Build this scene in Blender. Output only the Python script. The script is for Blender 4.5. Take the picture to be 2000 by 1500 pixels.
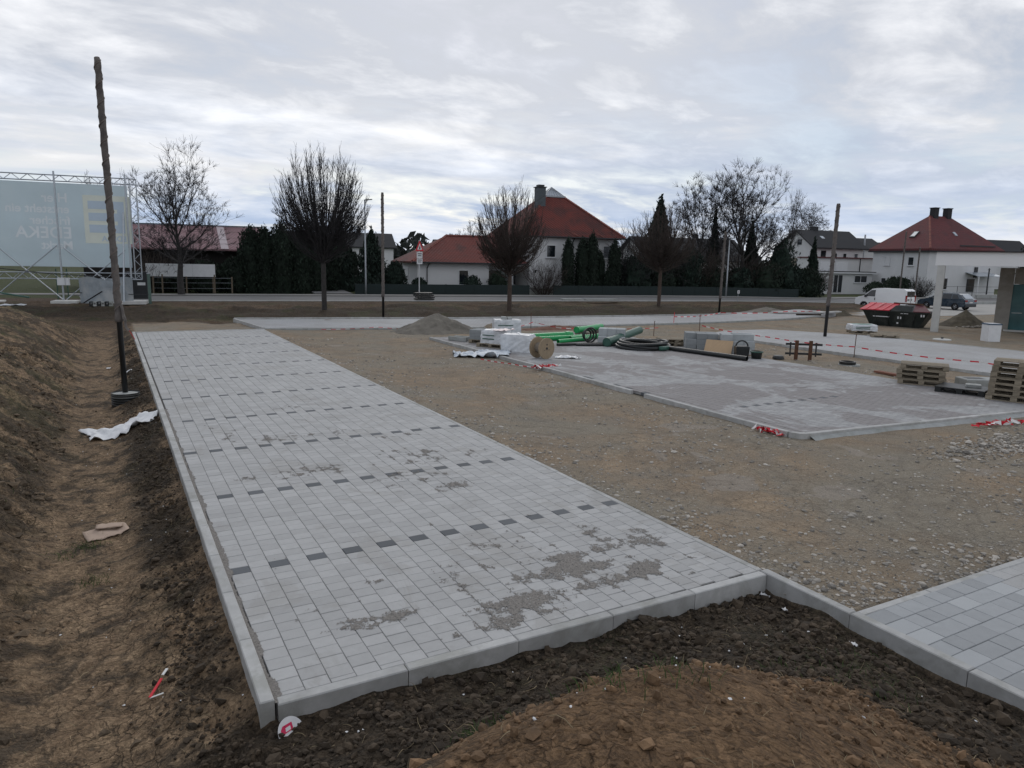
import bpy, math, random
import numpy as np
from mathutils import Vector, Matrix

for _o in list(bpy.data.objects):
    bpy.data.objects.remove(_o)
sc = bpy.context.scene
COL = sc.collection
random.seed(7)
RNG = np.random.default_rng(7)
PI = math.pi

# ------------------------------------------------------------------ camera
cam = bpy.data.objects.new('camera', bpy.data.cameras.new('camera'))
COL.objects.link(cam)
cam.data.sensor_fit = 'HORIZONTAL'
cam.data.sensor_width = 36
cam.data.lens = 1394.4 * 36 / 2000
cam.data.clip_start = 0.05
cam.data.clip_end = 6000
_r = Vector((0.8720007, -0.48908279, 0.02031784))
_u = Vector((0.06552508, 0.15775879, 0.98530129))
_f = Vector((0.48509922, 0.85785208, -0.16961296))
cam.matrix_world = Matrix(((_r.x, _u.x, -_f.x, -1.012), (_r.y, _u.y, -_f.y, -7.485),
                           (_r.z, _u.z, -_f.z, 3.241), (0, 0, 0, 1)))
sc.camera = cam

# ------------------------------------------------------------------ sky
SUN_EL, SUN_AZ = 34.0, 62.0          # degrees; azimuth counted from +X towards +Y
w = bpy.data.worlds.new('World')
sc.world = w
w.use_nodes = True
nt = w.node_tree
nt.nodes.clear()


class NT:
    def __init__(s, t):
        s.t = t

    def n(s, typ, **kw):
        nd = s.t.nodes.new(typ)
        for k, v in kw.items():
            if k.startswith('i_'):
                key = k[2:]
                key = int(key) if key.isdigit() else key.replace('_', ' ')
                nd.inputs[key].default_value = v
            else:
                setattr(nd, k, v)
        return nd

    def l(s, a, b):
        s.t.links.new(a, b)

    def math(s, op, a, b=None, clamp=False):
        nd = s.t.nodes.new('ShaderNodeMath')
        nd.operation = op
        nd.use_clamp = clamp
        for i, v in enumerate((a, b)):
            if v is None:
                continue
            if isinstance(v, (int, float)):
                nd.inputs[i].default_value = v
            else:
                s.l(v, nd.inputs[i])
        return nd.outputs[0]

    def ramp(s, fac, stops, interp='LINEAR'):
        nd = s.t.nodes.new('ShaderNodeValToRGB')
        cr = nd.color_ramp
        cr.interpolation = interp
        while len(cr.elements) < len(stops):
            cr.elements.new(0.5)
        for e, (p, c) in zip(cr.elements, stops):
            e.position = p
            e.color = (c, c, c, 1) if isinstance(c, (int, float)) else (*c, 1)
        s.l(fac, nd.inputs[0])
        return nd.outputs[0]

    def mix(s, fac, a, b, blend='MIX'):
        nd = s.t.nodes.new('ShaderNodeMix')
        nd.data_type = 'RGBA'
        nd.blend_type = blend
        for i, v in ((0, fac), (6, a), (7, b)):
            if isinstance(v, (int, float)):
                nd.inputs[i].default_value = v if i == 0 else (v, v, v, 1)
            elif isinstance(v, tuple):
                nd.inputs[i].default_value = (*v, 1)
            else:
                s.l(v, nd.inputs[i])
        return nd.outputs[2]

    def noise(s, vec, scale, detail=3, rough=.55, dist=0.0, dims='3D'):
        nd = s.t.nodes.new('ShaderNodeTexNoise')
        nd.noise_dimensions = dims
        nd.inputs['Scale'].default_value = scale
        nd.inputs['Detail'].default_value = detail
        nd.inputs['Roughness'].default_value = rough
        nd.inputs['Distortion'].default_value = dist
        if vec is not None:
            s.l(vec, nd.inputs['Vector'])
        return nd.outputs['Fac']


k = NT(nt)
tc = k.n('ShaderNodeTexCoord')
sep = k.n('ShaderNodeSeparateXYZ')
k.l(tc.outputs['Generated'], sep.inputs[0])
X, Y, Z = sep.outputs
zc = k.math('ADD', k.math('MAXIMUM', Z, 0.0), 0.16)
cmb = k.n('ShaderNodeCombineXYZ')
k.l(k.math('DIVIDE', X, zc), cmb.inputs[0])
k.l(k.math('DIVIDE', Y, zc), cmb.inputs[1])
mp = k.n('ShaderNodeMapping')
mp.inputs['Rotation'].default_value = (0, 0, math.radians(-38))
mp.inputs['Scale'].default_value = (0.85, 1.2, 1)
mp.inputs['Location'].default_value = (1.3, 0.4, 0)
k.l(cmb.outputs[0], mp.inputs[0])
big = k.noise(mp.outputs[0], 0.55, 3, .5, .3)
med = k.noise(mp.outputs[0], 2.5, 9, .60, .25)
fac = k.math('ADD', k.math('MULTIPLY', big, .52), k.math('MULTIPLY', med, .52))
cloud = k.ramp(fac, [(.38, (.29, .315, .37)), (.465, (.39, .415, .47)), (.54, (.545, .565, .61)), (.67, (.84, .845, .865))])
# bands of bluer, thinner cloud low over the horizon
mb_ = k.n('ShaderNodeMapping')
mb_.inputs['Scale'].default_value = (1.9, 1.9, 13)
k.l(tc.outputs['Generated'], mb_.inputs[0])
band = k.noise(mb_.outputs[0], 1.25, 7, .6, .4)
sky = k.n('ShaderNodeTexSky')
sky.sky_type = 'NISHITA'
sky.sun_disc = False
sky.sun_elevation = math.radians(SUN_EL)
sky.sun_rotation = math.radians(90 - SUN_AZ)
skyc = k.mix(1.0, sky.outputs[0], .10, 'MULTIPLY')
bandc = k.ramp(band, [(.34, (.28, .38, .56)), (.46, (.42, .50, .64)), (.55, (.66, .69, .745)), (.66, (.86, .84, .80))])
low = k.ramp(Z, [(.0, 1.0), (.04, .92), (.12, .45), (.24, 0.0)], 'EASE')
c1 = k.mix(k.math('MULTIPLY', low, .88), cloud, bandc)
gap = k.math('MULTIPLY', k.ramp(fac, [(.40, 1.0), (.52, 0.0)]), .35)
c2 = k.mix(gap, c1, skyc)
bg = k.n('ShaderNodeBackground')
bg.inputs['Strength'].default_value = 1.0
k.l(c2, bg.inputs[0])
out = k.n('ShaderNodeOutputWorld')
k.l(bg.outputs[0], out.inputs[0])

# ------------------------------------------------------------------ sun (overcast: weak, very soft)
sl = bpy.data.lights.new('sun', 'SUN')
sl.energy = 0.6
sl.angle = math.radians(35)
sl.color = (1.0, .96, .90)
sun = bpy.data.objects.new('sun', sl)
COL.objects.link(sun)
_a, _e = math.radians(SUN_AZ), math.radians(SUN_EL)
_sd = Vector((math.cos(_a) * math.cos(_e), math.sin(_a) * math.cos(_e), math.sin(_e)))
sun.rotation_euler = (-_sd).to_track_quat('-Z', 'Y').to_euler()
sun.location = (20, 20, 40)

vs = sc.view_settings
sc.display_settings.display_device = 'sRGB'
vs.view_transform = 'Standard'
vs.look = 'None'
vs.exposure = 0.38
vs.gamma = 1.0
vs.use_curve_mapping = False


# ------------------------------------------------------------------ helpers
def sstep(a, b, x):
    t = np.clip((x - a) / (b - a), 0, 1)
    return t * t * (3 - 2 * t)


def vnoise(x, y, seed=0):
    x = np.asarray(x, float)
    y = np.asarray(y, float)
    xi = np.floor(x).astype(np.int64)
    yi = np.floor(y).astype(np.int64)
    xf, yf = x - xi, y - yi
    ux, uy = xf * xf * (3 - 2 * xf), yf * yf * (3 - 2 * yf)

    def h(a, b):
        n = (a * 374761393 + b * 668265263 + seed * 97471133) & 0xffffffff
        n = ((n ^ (n >> 13)) * 1274126177) & 0xffffffff
        return ((n ^ (n >> 16)) & 0xffff) / 65535.0
    return (h(xi, yi) * (1 - ux) + h(xi + 1, yi) * ux) * (1 - uy) + (h(xi, yi + 1) * (1 - ux) + h(xi + 1, yi + 1) * ux) * uy


def fbm(x, y, oct=4, seed=0, gain=.5):
    s, a, t = 0, 1.0, 0
    for i in range(oct):
        s = s + a * vnoise(x * 2 ** i, y * 2 ** i, seed + i * 17)
        t += a
        a *= gain
    return s / t


class MB:
    """collects geometry for ONE mesh"""

    def __init__(s):
        s.v, s.f, s.m = [], [], []

    def add(s, vs, fs, mi=0):
        o = len(s.v)
        s.v.extend([tuple(map(float, p)) for p in vs])
        for f in fs:
            s.f.append(tuple(i + o for i in f))
            s.m.append(mi)
        return s

    def box(s, c, d, rz=0.0, bev=0.0, mi=0, top=None, rot=None):
        """box of size d centred on c; top=(fx,fy) scales the top face"""
        x, y, z = d[0] / 2, d[1] / 2, d[2] / 2
        tx, ty = top if top else (1, 1)
        if bev > 0:
            b = min(bev, x * .9, y * .9, z * .9)
            P = []
            for zz, k_ in ((-z, 0), (z - b, 0), (z, 1)):
                e = b if k_ else 0
                q = (tx, ty) if zz > -z else (1, 1)
                P += [(-(x - e) * q[0], -(y - e) * q[1], zz), ((x - e) * q[0], -(y - e) * q[1], zz),
                      ((x - e) * q[0], (y - e) * q[1], zz), (-(x - e) * q[0], (y - e) * q[1], zz)]
            F = [(3, 2, 1, 0), (8, 9, 10, 11)]
            for L in (0, 4):
                for i in range(4):
                    j = (i + 1) % 4
                    F.append((L + i, L + j, L + 4 + j, L + 4 + i))
        else:
            P = [(-x, -y, -z), (x, -y, -z), (x, y, -z), (-x, y, -z),
                 (-x * tx, -y * ty, z), (x * tx, -y * ty, z), (x * tx, y * ty, z), (-x * tx, y * ty, z)]
            F = [(3, 2, 1, 0), (4, 5, 6, 7), (0, 1, 5, 4), (1, 2, 6, 5), (2, 3, 7, 6), (3, 0, 4, 7)]
        if rot is not None:
            P = [tuple(rot @ Vector(p)) for p in P]
        elif rz:
            c_, s_ = math.cos(rz), math.sin(rz)
            P = [(p[0] * c_ - p[1] * s_, p[0] * s_ + p[1] * c_, p[2]) for p in P]
        return s.add([(p[0] + c[0], p[1] + c[1], p[2] + c[2]) for p in P], F, mi)

    def beam(s, a, b, w_, h_=None, mi=0):
        """rectangular bar from a to b"""
        a, b = Vector(a), Vector(b)
        h_ = w_ if h_ is None else h_
        d = b - a
        L = d.length
        if L < 1e-6:
            return s
        q = d.to_track_quat('X', 'Z').to_matrix()
        return s.box((a + b) / 2, (L, w_, h_), rot=q, mi=mi)

    def tube(s, pts, rad, n=8, cap=True, mi=0):
        pts = [Vector(p) for p in pts]
        m = len(pts)
        if not hasattr(rad, '__len__'):
            rad = [rad] * m
        V, F = [], []
        t0 = (pts[1] - pts[0]).normalized()
        up = Vector((0, 0, 1)) if abs(t0.z) < .9 else Vector((1, 0, 0))
        sx = t0.cross(up).normalized()
        for i in range(m):
            t = (pts[min(i + 1, m - 1)] - pts[max(i - 1, 0)])
            t = t.normalized() if t.length > 1e-9 else t0
            sx = (sx - t * sx.dot(t))
            sx = sx.normalized() if sx.length > 1e-6 else t.orthogonal().normalized()
            sy = t.cross(sx)
            for j in range(n):
                a = 2 * PI * j / n
                V.append(pts[i] + (sx * math.cos(a) + sy * math.sin(a)) * rad[i])
        for i in range(m - 1):
            for j in range(n):
                k_ = (j + 1) % n
                F.append((i * n + j, i * n + k_, (i + 1) * n + k_, (i + 1) * n + j))
        if cap:
            F.append(tuple(range(n - 1, -1, -1)))
            F.append(tuple((m - 1) * n + j for j in range(n)))
        return s.add(V, F, mi)

    def lathe(s, prof, n=16, c=(0, 0, 0), mi=0, close=True):
        V, F = [], []
        for r_, z_ in prof:
            for j in range(n):
                a = 2 * PI * j / n
                V.append((c[0] + r_ * math.cos(a), c[1] + r_ * math.sin(a), c[2] + z_))
        m = len(prof)
        for i in range(m - 1):
            for j in range(n):
                k_ = (j + 1) % n
                F.append((i * n + j, i * n + k_, (i + 1) * n + k_, (i + 1) * n + j))
        if close:
            F.append(tuple(range(n - 1, -1, -1)))
            F.append(tuple((m - 1) * n + j for j in range(n)))
        return s.add(V, F, mi)

    def prism(s, poly, z0, z1, mi=0):
        n = len(poly)
        V = [(p[0], p[1], z0) for p in poly] + [(p[0], p[1], z1) for p in poly]
        F = [tuple(range(n - 1, -1, -1)), tuple(range(n, 2 * n))]
        F += [(i, (i + 1) % n, n + (i + 1) % n, n + i) for i in range(n)]
        return s.add(V, F, mi)

    def mesh(s, name, mats, smooth=False):
        me = bpy.data.meshes.new(name)
        me.from_pydata(s.v, [], s.f)
        if not isinstance(mats, (list, tuple)):
            mats = [mats]
        for m_ in mats:
            me.materials.append(m_)
        if len(mats) > 1:
            me.polygons.foreach_set('material_index', s.m)
        me.polygons.foreach_set('use_smooth', [bool(smooth)] * len(me.polygons))
        me.update()
        return me


def fast_mesh(name, V, F, mats, smooth=False, mi=None):
    """numpy mesh: V (n,3), F (m,k) with constant k"""
    me = bpy.data.meshes.new(name)
    V = np.asarray(V, np.float32)
    F = np.asarray(F, np.int32)
    me.vertices.add(len(V))
    me.vertices.foreach_set('co', V.ravel())
    kf = F.shape[1]
    me.loops.add(F.size)
    me.loops.foreach_set('vertex_index', F.ravel())
    me.polygons.add(len(F))
    me.polygons.foreach_set('loop_start', np.arange(0, F.size, kf, dtype=np.int32))
    me.polygons.foreach_set('loop_total', np.full(len(F), kf, np.int32))
    for m_ in (mats if isinstance(mats, (list, tuple)) else [mats]):
        me.materials.append(m_)
    if mi is not None:
        me.polygons.foreach_set('material_index', np.asarray(mi, np.int32))
    me.polygons.foreach_set('use_smooth', np.full(len(F), bool(smooth)))
    me.update(calc_edges=True)
    return me


def link(name, data, parent=None, loc=None, rz=None):
    o = bpy.data.objects.new(name, data)
    COL.objects.link(o)
    if parent is not None:
        o.parent = parent
    if loc is not None:
        o.location = loc
    if rz is not None:
        o.rotation_euler = (0, 0, rz)
    return o


def part(name, mb, mat, parent=None, smooth=False, label=None, kind=None):
    o = link(name, mb.mesh(name, mat, smooth), parent)
    if label:
        o['label'] = label
    if kind:
        o['kind'] = kind
    return o


LABELS = {}


def tag(o, label, cat, group=None):
    if label in LABELS and not group:
        print('DUP LABEL', label)
    LABELS[label] = 1
    o['label'] = label
    o['category'] = cat
    if group:
        o['group'] = group
    return o


def thing(name, label, cat, loc=(0, 0, 0), rz=0.0, group=None):
    return tag(link(name, None, None, loc, rz), label, cat, group)


def copy_tree(o, parent=None):
    c = o.copy()
    COL.objects.link(c)
    c.parent = parent
    for ch in list(o.children):
        copy_tree(ch, c)
    return c


# street frame: s along the street, t away from the camera
SA = math.radians(-9.5)
SV, NV = (math.cos(SA), math.sin(SA)), (-math.sin(SA), math.cos(SA))


def st(s, t, z=0.0):
    return (s * SV[0] + t * NV[0], s * SV[1] + t * NV[1], z)


# ------------------------------------------------------------------ materials
def mat(name, col, rough=.8, var=.18, scale=4.0, bump=0.0, bscale=40.0, metal=0.0, spec=.35, col2=None,
        f2=None, rnd=0.0, island=0.0, coat=0.0, stretch=None, trans=0.0, world=False):
    m = bpy.data.materials.new(name)
    m.use_nodes = True
    t = m.node_tree
    k = NT(t)
    b = t.nodes['Principled BSDF']
    b.inputs['Roughness'].default_value = rough
    b.inputs['Metallic'].default_value = metal
    b.inputs['Specular IOR Level'].default_value = spec
    b.inputs['Coat Weight'].default_value = coat
    b.inputs['Transmission Weight'].default_value = trans
    if world:
        vec = k.n('ShaderNodeNewGeometry').outputs['Position']
    else:
        vec = k.n('ShaderNodeTexCoord').outputs['Object']
    if stretch:
        mpn = k.n('ShaderNodeMapping')
        mpn.inputs['Scale'].default_value = stretch
        k.l(vec, mpn.inputs[0])
        vec = mpn.outputs[0]
    n1 = k.noise(vec, scale, 5, .6)
    c = k.mix(k.ramp(n1, [(.3, 0.0), (.7, 1.0)]), tuple(x * (1 - var) for x in col), tuple(min(1, x * (1 + var)) for x in col))
    if col2:
        n2 = k.noise(vec, f2 or scale * .4, 6, .65, .4)
        c = k.mix(k.ramp(n2, [(.48, 0.0), (.62, 1.0)]), c, col2)
    if rnd or island:
        r = k.n('ShaderNodeObjectInfo').outputs['Random'] if rnd else k.n('ShaderNodeNewGeometry').outputs['Random Per Island']
        a = rnd or island
        v = k.math('ADD', k.math('MULTIPLY', r, 2 * a), 1 - a)
        cv = k.n('ShaderNodeCombineColor')
        for i in range(3):
            k.l(v, cv.inputs[i])
        c = k.mix(1.0, c, cv.outputs[0], 'MULTIPLY')
    k.l(c, b.inputs['Base Color'])
    rr = k.ramp(n1, [(.2, max(0, rough - .08)), (.8, min(1, rough + .08))])
    k.l(rr, b.inputs['Roughness'])
    if bump:
        bn = k.n('ShaderNodeBump', i_Strength=1.0, i_Distance=bump)
        k.l(k.noise(vec, bscale, 4, .6), bn.inputs['Height'])
        k.l(bn.outputs[0], b.inputs['Normal'])
    return m


MAT = {}


def mm(name, *a, **kw):
    MAT[name] = mat(name, *a, **kw)
    return MAT[name]


mm('kerb', (.415, .415, .405), .88, .14, 5, .003, 150, col2=(.33, .33, .31), f2=2.6, rnd=.10, world=True)
mm('concrete', (.36, .37, .36), .88, .14, 3, .003, 90, col2=(.28, .29, .27), f2=1.5)
mm('concrete_light', (.50, .50, .48), .85, .1, 2, .002, 90)
mm('black_metal', (.012, .013, .014), .45, .25, 8, spec=.5)
mm('black_plastic', (.012, .014, .014), .42, .3, 6, spec=.5)
mm('grey_metal', (.32, .34, .36), .42, .12, 6, metal=.6)
mm('galv', (.42, .45, .48), .38, .12, 12, metal=.75)
mm('rust', (.10, .05, .03), .9, .3, 12, .002, 120)
mm('white_plaster', (.60, .605, .61), .92, .04, .9, .002, 60, col2=(.575, .58, .585), f2=.35)
mm('fascia_white', (.76, .76, .76), .7, .03, .6)
mm('white_paint', (.74, .745, .75), .35, .03, 2, coat=.4)
mm('white_plastic', (.68, .69, .70), .4, .06, 4)
mm('white_foil', (.62, .64, .66), .32, .14, 5, .01, 12, spec=.6)
mm('glass_dark', (.012, .016, .02), .07, .2, 2, spec=.6)
mm('glass_green', (.05, .13, .14), .08, .25, .8, spec=.6, col2=(.08, .17, .18))
mm('glass_roof', (.38, .42, .46), .15, .1, 2, spec=.6)
mm('frame_white', (.62, .63, .64), .5, .05, 4)
mm('frame_dark', (.03, .032, .035), .5, .1, 4)
mm('wood_pallet', (.235, .20, .15), .9, .25, 6, .002, 60, stretch=(1, 8, 8), rnd=.22)
mm('wood_grey', (.23, .20, .165), .9, .25, 6, .002, 60, stretch=(1, 8, 8), rnd=.2)
mm('wood_reel', (.29, .225, .15), .85, .2, 5, .002, 60, stretch=(1, 9, 1))
mm('plywood', (.44, .31, .19), .8, .08, 5, stretch=(1, 6, 1))
mm('wood_dark', (.045, .033, .025), .9, .3, 6, .002, 60)
mm('post_wood', (.13, .105, .075), .9, .25, 8, .004, 40, stretch=(6, 6, 1))
mm('green_pipe', (.01, .30, .085), .35, .12, 4, spec=.5)
mm('dkgreen_pipe', (.035, .10, .075), .42, .15, 4, spec=.45)
mm('tape_red', (.62, .02, .035), .45, .15, 10)
mm('tape_white', (.72, .72, .70), .45, .08, 10)
mm('red_lid', (.58, .012, .035), .38, .1, 3, spec=.5, col2=(.45, .012, .03))
mm('skip_black', (.012, .017, .015), .5, .35, 4, col2=(.03, .034, .03))
mm('paper', (.70, .70, .70), .8, .08, 6)
mm('cardboard', (.42, .32, .25), .9, .12, 6)
mm('tyre', (.012, .012, .013), .85, .2, 10)
mm('rim', (.45, .47, .5), .35, .1, 6, metal=.7)
mm('car_blue', (.018, .035, .055), .28, .08, 2, coat=.8, spec=.5)
mm('lamp_red', (.25, .01, .01), .2, .1, 4)
mm('lamp_clear', (.6, .62, .64), .15, .05, 4)
mm('plate', (.6, .6, .58), .5, .05, 4)
mm('bark', (.045, .042, .040), .95, .3, 6, .01, 25)
mm('bark_brown', (.075, .055, .045), .95, .3, 6, .01, 25)
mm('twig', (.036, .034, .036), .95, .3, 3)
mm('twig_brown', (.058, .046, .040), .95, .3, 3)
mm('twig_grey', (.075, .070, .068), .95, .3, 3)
mm('thuja', (.013, .022, .014), .9, .45, 1.6, island=.65)
mm('conifer', (.014, .025, .018), .9, .45, 1.6, island=.65)
mm('bush_green', (.018, .030, .018), .9, .35, 2.5, island=.5)
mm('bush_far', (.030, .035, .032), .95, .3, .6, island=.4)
mm('dark_wood_wall', (.018, .016, .015), .9, .3, 3, stretch=(6, 6, .5))
mm('fence_green', (.014, .024, .024), .75, .2, 5, .003, 60)
mm('roof_dark', (.030, .031, .034), .85, .2, 3)
mm('banner', (.655, .725, .76), .6, .04, .5, spec=.3, col2=(.675, .74, .77), f2=.35)
mm('banner_text', (.77, .81, .83), .6, .04, 2)
mm('banner_yellow', (.70, .74, .66), .6, .04, 2)
mm('banner_blue', (.50, .60, .69), .6, .04, 2)
mm('banner_pink', (.63, .65, .69), .6, .04, 2)
def make_translucent(name, f=.5):
    m = MAT[name]
    k_ = NT(m.node_tree)
    b_ = m.node_tree.nodes['Principled BSDF']
    o_ = [n for n in m.node_tree.nodes if n.type == 'OUTPUT_MATERIAL'][0]
    tr_ = k_.n('ShaderNodeBsdfTranslucent')
    k_.l(b_.inputs['Base Color'].links[0].from_socket, tr_.inputs[0])
    mx = k_.n('ShaderNodeMixShader')
    mx.inputs[0].default_value = f
    k_.l(b_.outputs[0], mx.inputs[1])
    k_.l(tr_.outputs[0], mx.inputs[2])
    k_.l(mx.outputs[0], o_.inputs[0])


make_translucent('banner', .85)
mm('wrap', (.135, .12, .11), .95, .3, 5, .012, 22, col2=(.085, .075, .072), f2=2.5)
mm('sand', (.17, .155, .13), .95, .2, 3, .02, 30, col2=(.11, .10, .085), f2=1.3)
mm('sand_light', (.23, .19, .14), .95, .2, 3, .02, 30)
mm('earth_pile', (.10, .085, .06), .95, .25, 3, .03, 22, col2=(.065, .055, .04), f2=1.3)
mm('tarmac', (.155, .155, .155), .9, .12, .6, .003, 80, col2=(.13, .13, .13), f2=.2)
mm('path_pale', (.34, .33, .31), .9, .1, .5)
mm('bitumen', (.13, .13, .13), .9, .2, 2, .004, 60)
mm('pavement_grey', (.21, .205, .195), .9, .1, .5)
mm('paper_red', (.60, .02, .09), .6, .05, 4)
# ================================================================== the ground
BAY_A = (-0.14, 5.01, -2.53, 26.05)
W_LINE = 2.5396
B_LEN = W_LINE / 15.5


def ground_parts(x, y):
    """height of the terrain without small relief, plus zone weights"""
    t = x * NV[0] + y * NV[1]
    s = x * SV[0] + y * SV[1]
    yard = -0.10 - .22 * sstep(33, 55, x)
    yard = yard + .07 * sstep(6.6, 5.2, x) * sstep(3.5, 4.9, x) * sstep(28, 25, y)
    yard = yard + .08 * sstep(18.4, 19.2, x) * sstep(21.6, 19.8, x) * sstep(12, 9, y)
    # swale and bank along the left side
    xs = [-60, -9, -6.5, -4.4, -3.2, -2.15, -1.75, -1.1, -0.55, -0.24, 0]
    zs = [.75, .95, 1.08, 1.0, .42, -.34, -.46, -.44, -.22, -.09, -.09]
    sw = np.interp(x, xs, zs)
    # far bank and everything beyond the strip of far bays
    zst = .28 - .38 * sstep(36, 70, s)
    tb = t - 4.5 * sstep(44, 53, s)
    far = np.interp(tb, [30, 31.6, 32.4, 33.3, 35.0, 37.2, 39.0, 42, 55], [-.1, -.1, -.22, -.42, -.36, .02, .92, 1, 1])
    far = np.where(far > 0, far * zst, far)
    es = sstep(38, 46, s)
    far = np.where(far <= 0, far * (1 - es) + yard * es, far)
    fw = sstep(29.5, 31.5, t)
    left = sstep(-0.02, -0.30, x)
    h = yard * (1 - left) + sw * left
    lf = sstep(26, 33, y)                                   # left bank eases into the far bank
    far_left = np.where(x < 0, far * .9 + .10 * sstep(0, -5, x), far)
    h = np.where(x < 0, h * (1 - lf) + far_left * lf, h * (1 - fw) + far * fw)
    # planting bed and the heap of topsoil the picture is taken from
    bed = sstep(-2.40, -2.56, y) * sstep(5.02, 4.90, x)
    bedz = -.13 - .05 * sstep(2, 4.9, x) * sstep(-3.3, -2.6, y)
    inn = sstep(-.9, .0, x)
    h = h * (1 - bed) + (bedz * inn + np.minimum(h, .6) * (1 - inn)) * bed
    q = (x - 1.2) * .995 + (y + 4.95) * .10
    p = -(x - 1.2) * .10 + (y + 4.95) * .995
    heap = 1.2 * np.exp(-.5 * ((np.where(q < 0, q / 2.7, q / 1.45)) ** 2 + np.where(p > 0, (p / .70) ** 2, (p / 1.6) ** 2)))
    heap = heap + 1.55 * np.exp(-.5 * (((x + .9) / 2.3) ** 2 + ((y + 8.6) / 1.5) ** 2))
    hm = bed * sstep(4.95, 4.2, x)
    h = h + heap * hm
    return h, t, s, heap * hm, bed, left * (1 - lf), fw


PADS = [(-0.14, 5.01, -2.53, 26.05), (5.02, 14, -12, -3.53)]


def H(x, y, detail=True):
    x = np.asarray(x, float)
    y = np.asarray(y, float)
    h, t, s, heap, bed, left, fw = ground_parts(x, y)
    if detail:
        near = sstep(60, 25, np.hypot(x + 1, y + 7))
        crumb = fbm(x * 7, y * 7, 4, 3) - .5
        lump = fbm(x * 2.2, y * 2.2, 4, 11) - .5
        darkbed = bed * np.clip(1 - heap * 1.3, .25, 1)
        h = h + bed * (.075 * crumb * (.35 + .65 * darkbed) + .13 * lump * darkbed + .05 * lump)
        edge = left * np.exp(-((x + .55) / .28) ** 2)
        h = h + edge * (.10 * crumb + .10 * lump + .05 * (fbm(x * 15, y * 15, 3, 33) - .5))
        bank = left * sstep(-1.7, -2.4, x)
        streak = fbm((x * .55 + y * .9) * 3.2, (x * .9 - y * .55) * .7, 4, 23) - .5
        h = h + bank * (.06 * streak + .22 * (.5 - np.abs(2 * fbm(x * 3.4, y * 3.4, 4, 27, .6) - 1)) + .09 * (fbm(x * 14, y * 14, 3, 29) - .5)) + left * .05 * crumb + left * .05 * lump
        h = h + fw * (.42 * (fbm(x * .55, y * .9, 5, 31, .6) - .5) * sstep(42.5, 40, t) * (1 - sstep(42, 46, s)) + .05 * lump * sstep(42.5, 40, t))
        yard = (1 - bed) * (1 - left) * (1 - fw)
        h = h + yard * near * (.020 * (fbm(x * 4, y * 4, 4, 41) - .5) + .05 * (fbm(x * .5, y * .5, 3, 47) - .5) * sstep(5.4, 7, x))
    for x0, x1, y0, y1 in PADS:
        ins = sstep(x0 - .01, x0 + .05, x) * sstep(x1 + .01, x1 - .05, x) * sstep(y0 - .01, y0 + .05, y) * sstep(y1 + .01, y1 - .05, y)
        h = np.where(ins > 0, np.minimum(h, h * (1 - ins) - .17 * ins), h)
    return h


def Hz(x, y):
    return float(H(np.array([x]), np.array([y]))[0])


def lines(*segs):
    out_ = []
    for a, b, d in segs:
        out_.append(np.arange(a, b - d * .3, d))
    return np.concatenate(out_ + [np.array([segs[-1][1]])])


gx = np.concatenate([-np.geomspace(4000, 32, 14), lines((-30, -7, .45), (-7, -3.2, .06), (-3.2, 5.3, .042), (5.3, 9, .08), (9, 24, .2),
                                                        (24, 48, .45), (48, 110, 1.5)), np.geomspace(112, 4000, 16)])
gy = np.concatenate([-np.geomspace(4000, 30, 10), lines((-28, -9, 1.2), (-9, -6.6, .15), (-6.6, 1.5, .042), (1.5, 8, .062), (8, 16, .11),
                                                        (16, 30, .2), (30, 44, .22), (44, 60, .8), (60, 130, 4)), np.geomspace(135, 4000, 14)])
GX, GY = np.meshgrid(gx, gy)
GZ = H(GX, GY)
nx, ny = len(gx), len(gy)
ii = (np.arange(ny - 1)[:, None] * nx + np.arange(nx - 1)[None, :]).ravel()
gF = np.stack([ii, ii + 1, ii + nx + 1, ii + nx], 1)
gV = np.stack([GX.ravel(), GY.ravel(), GZ.ravel()], 1)


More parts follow.
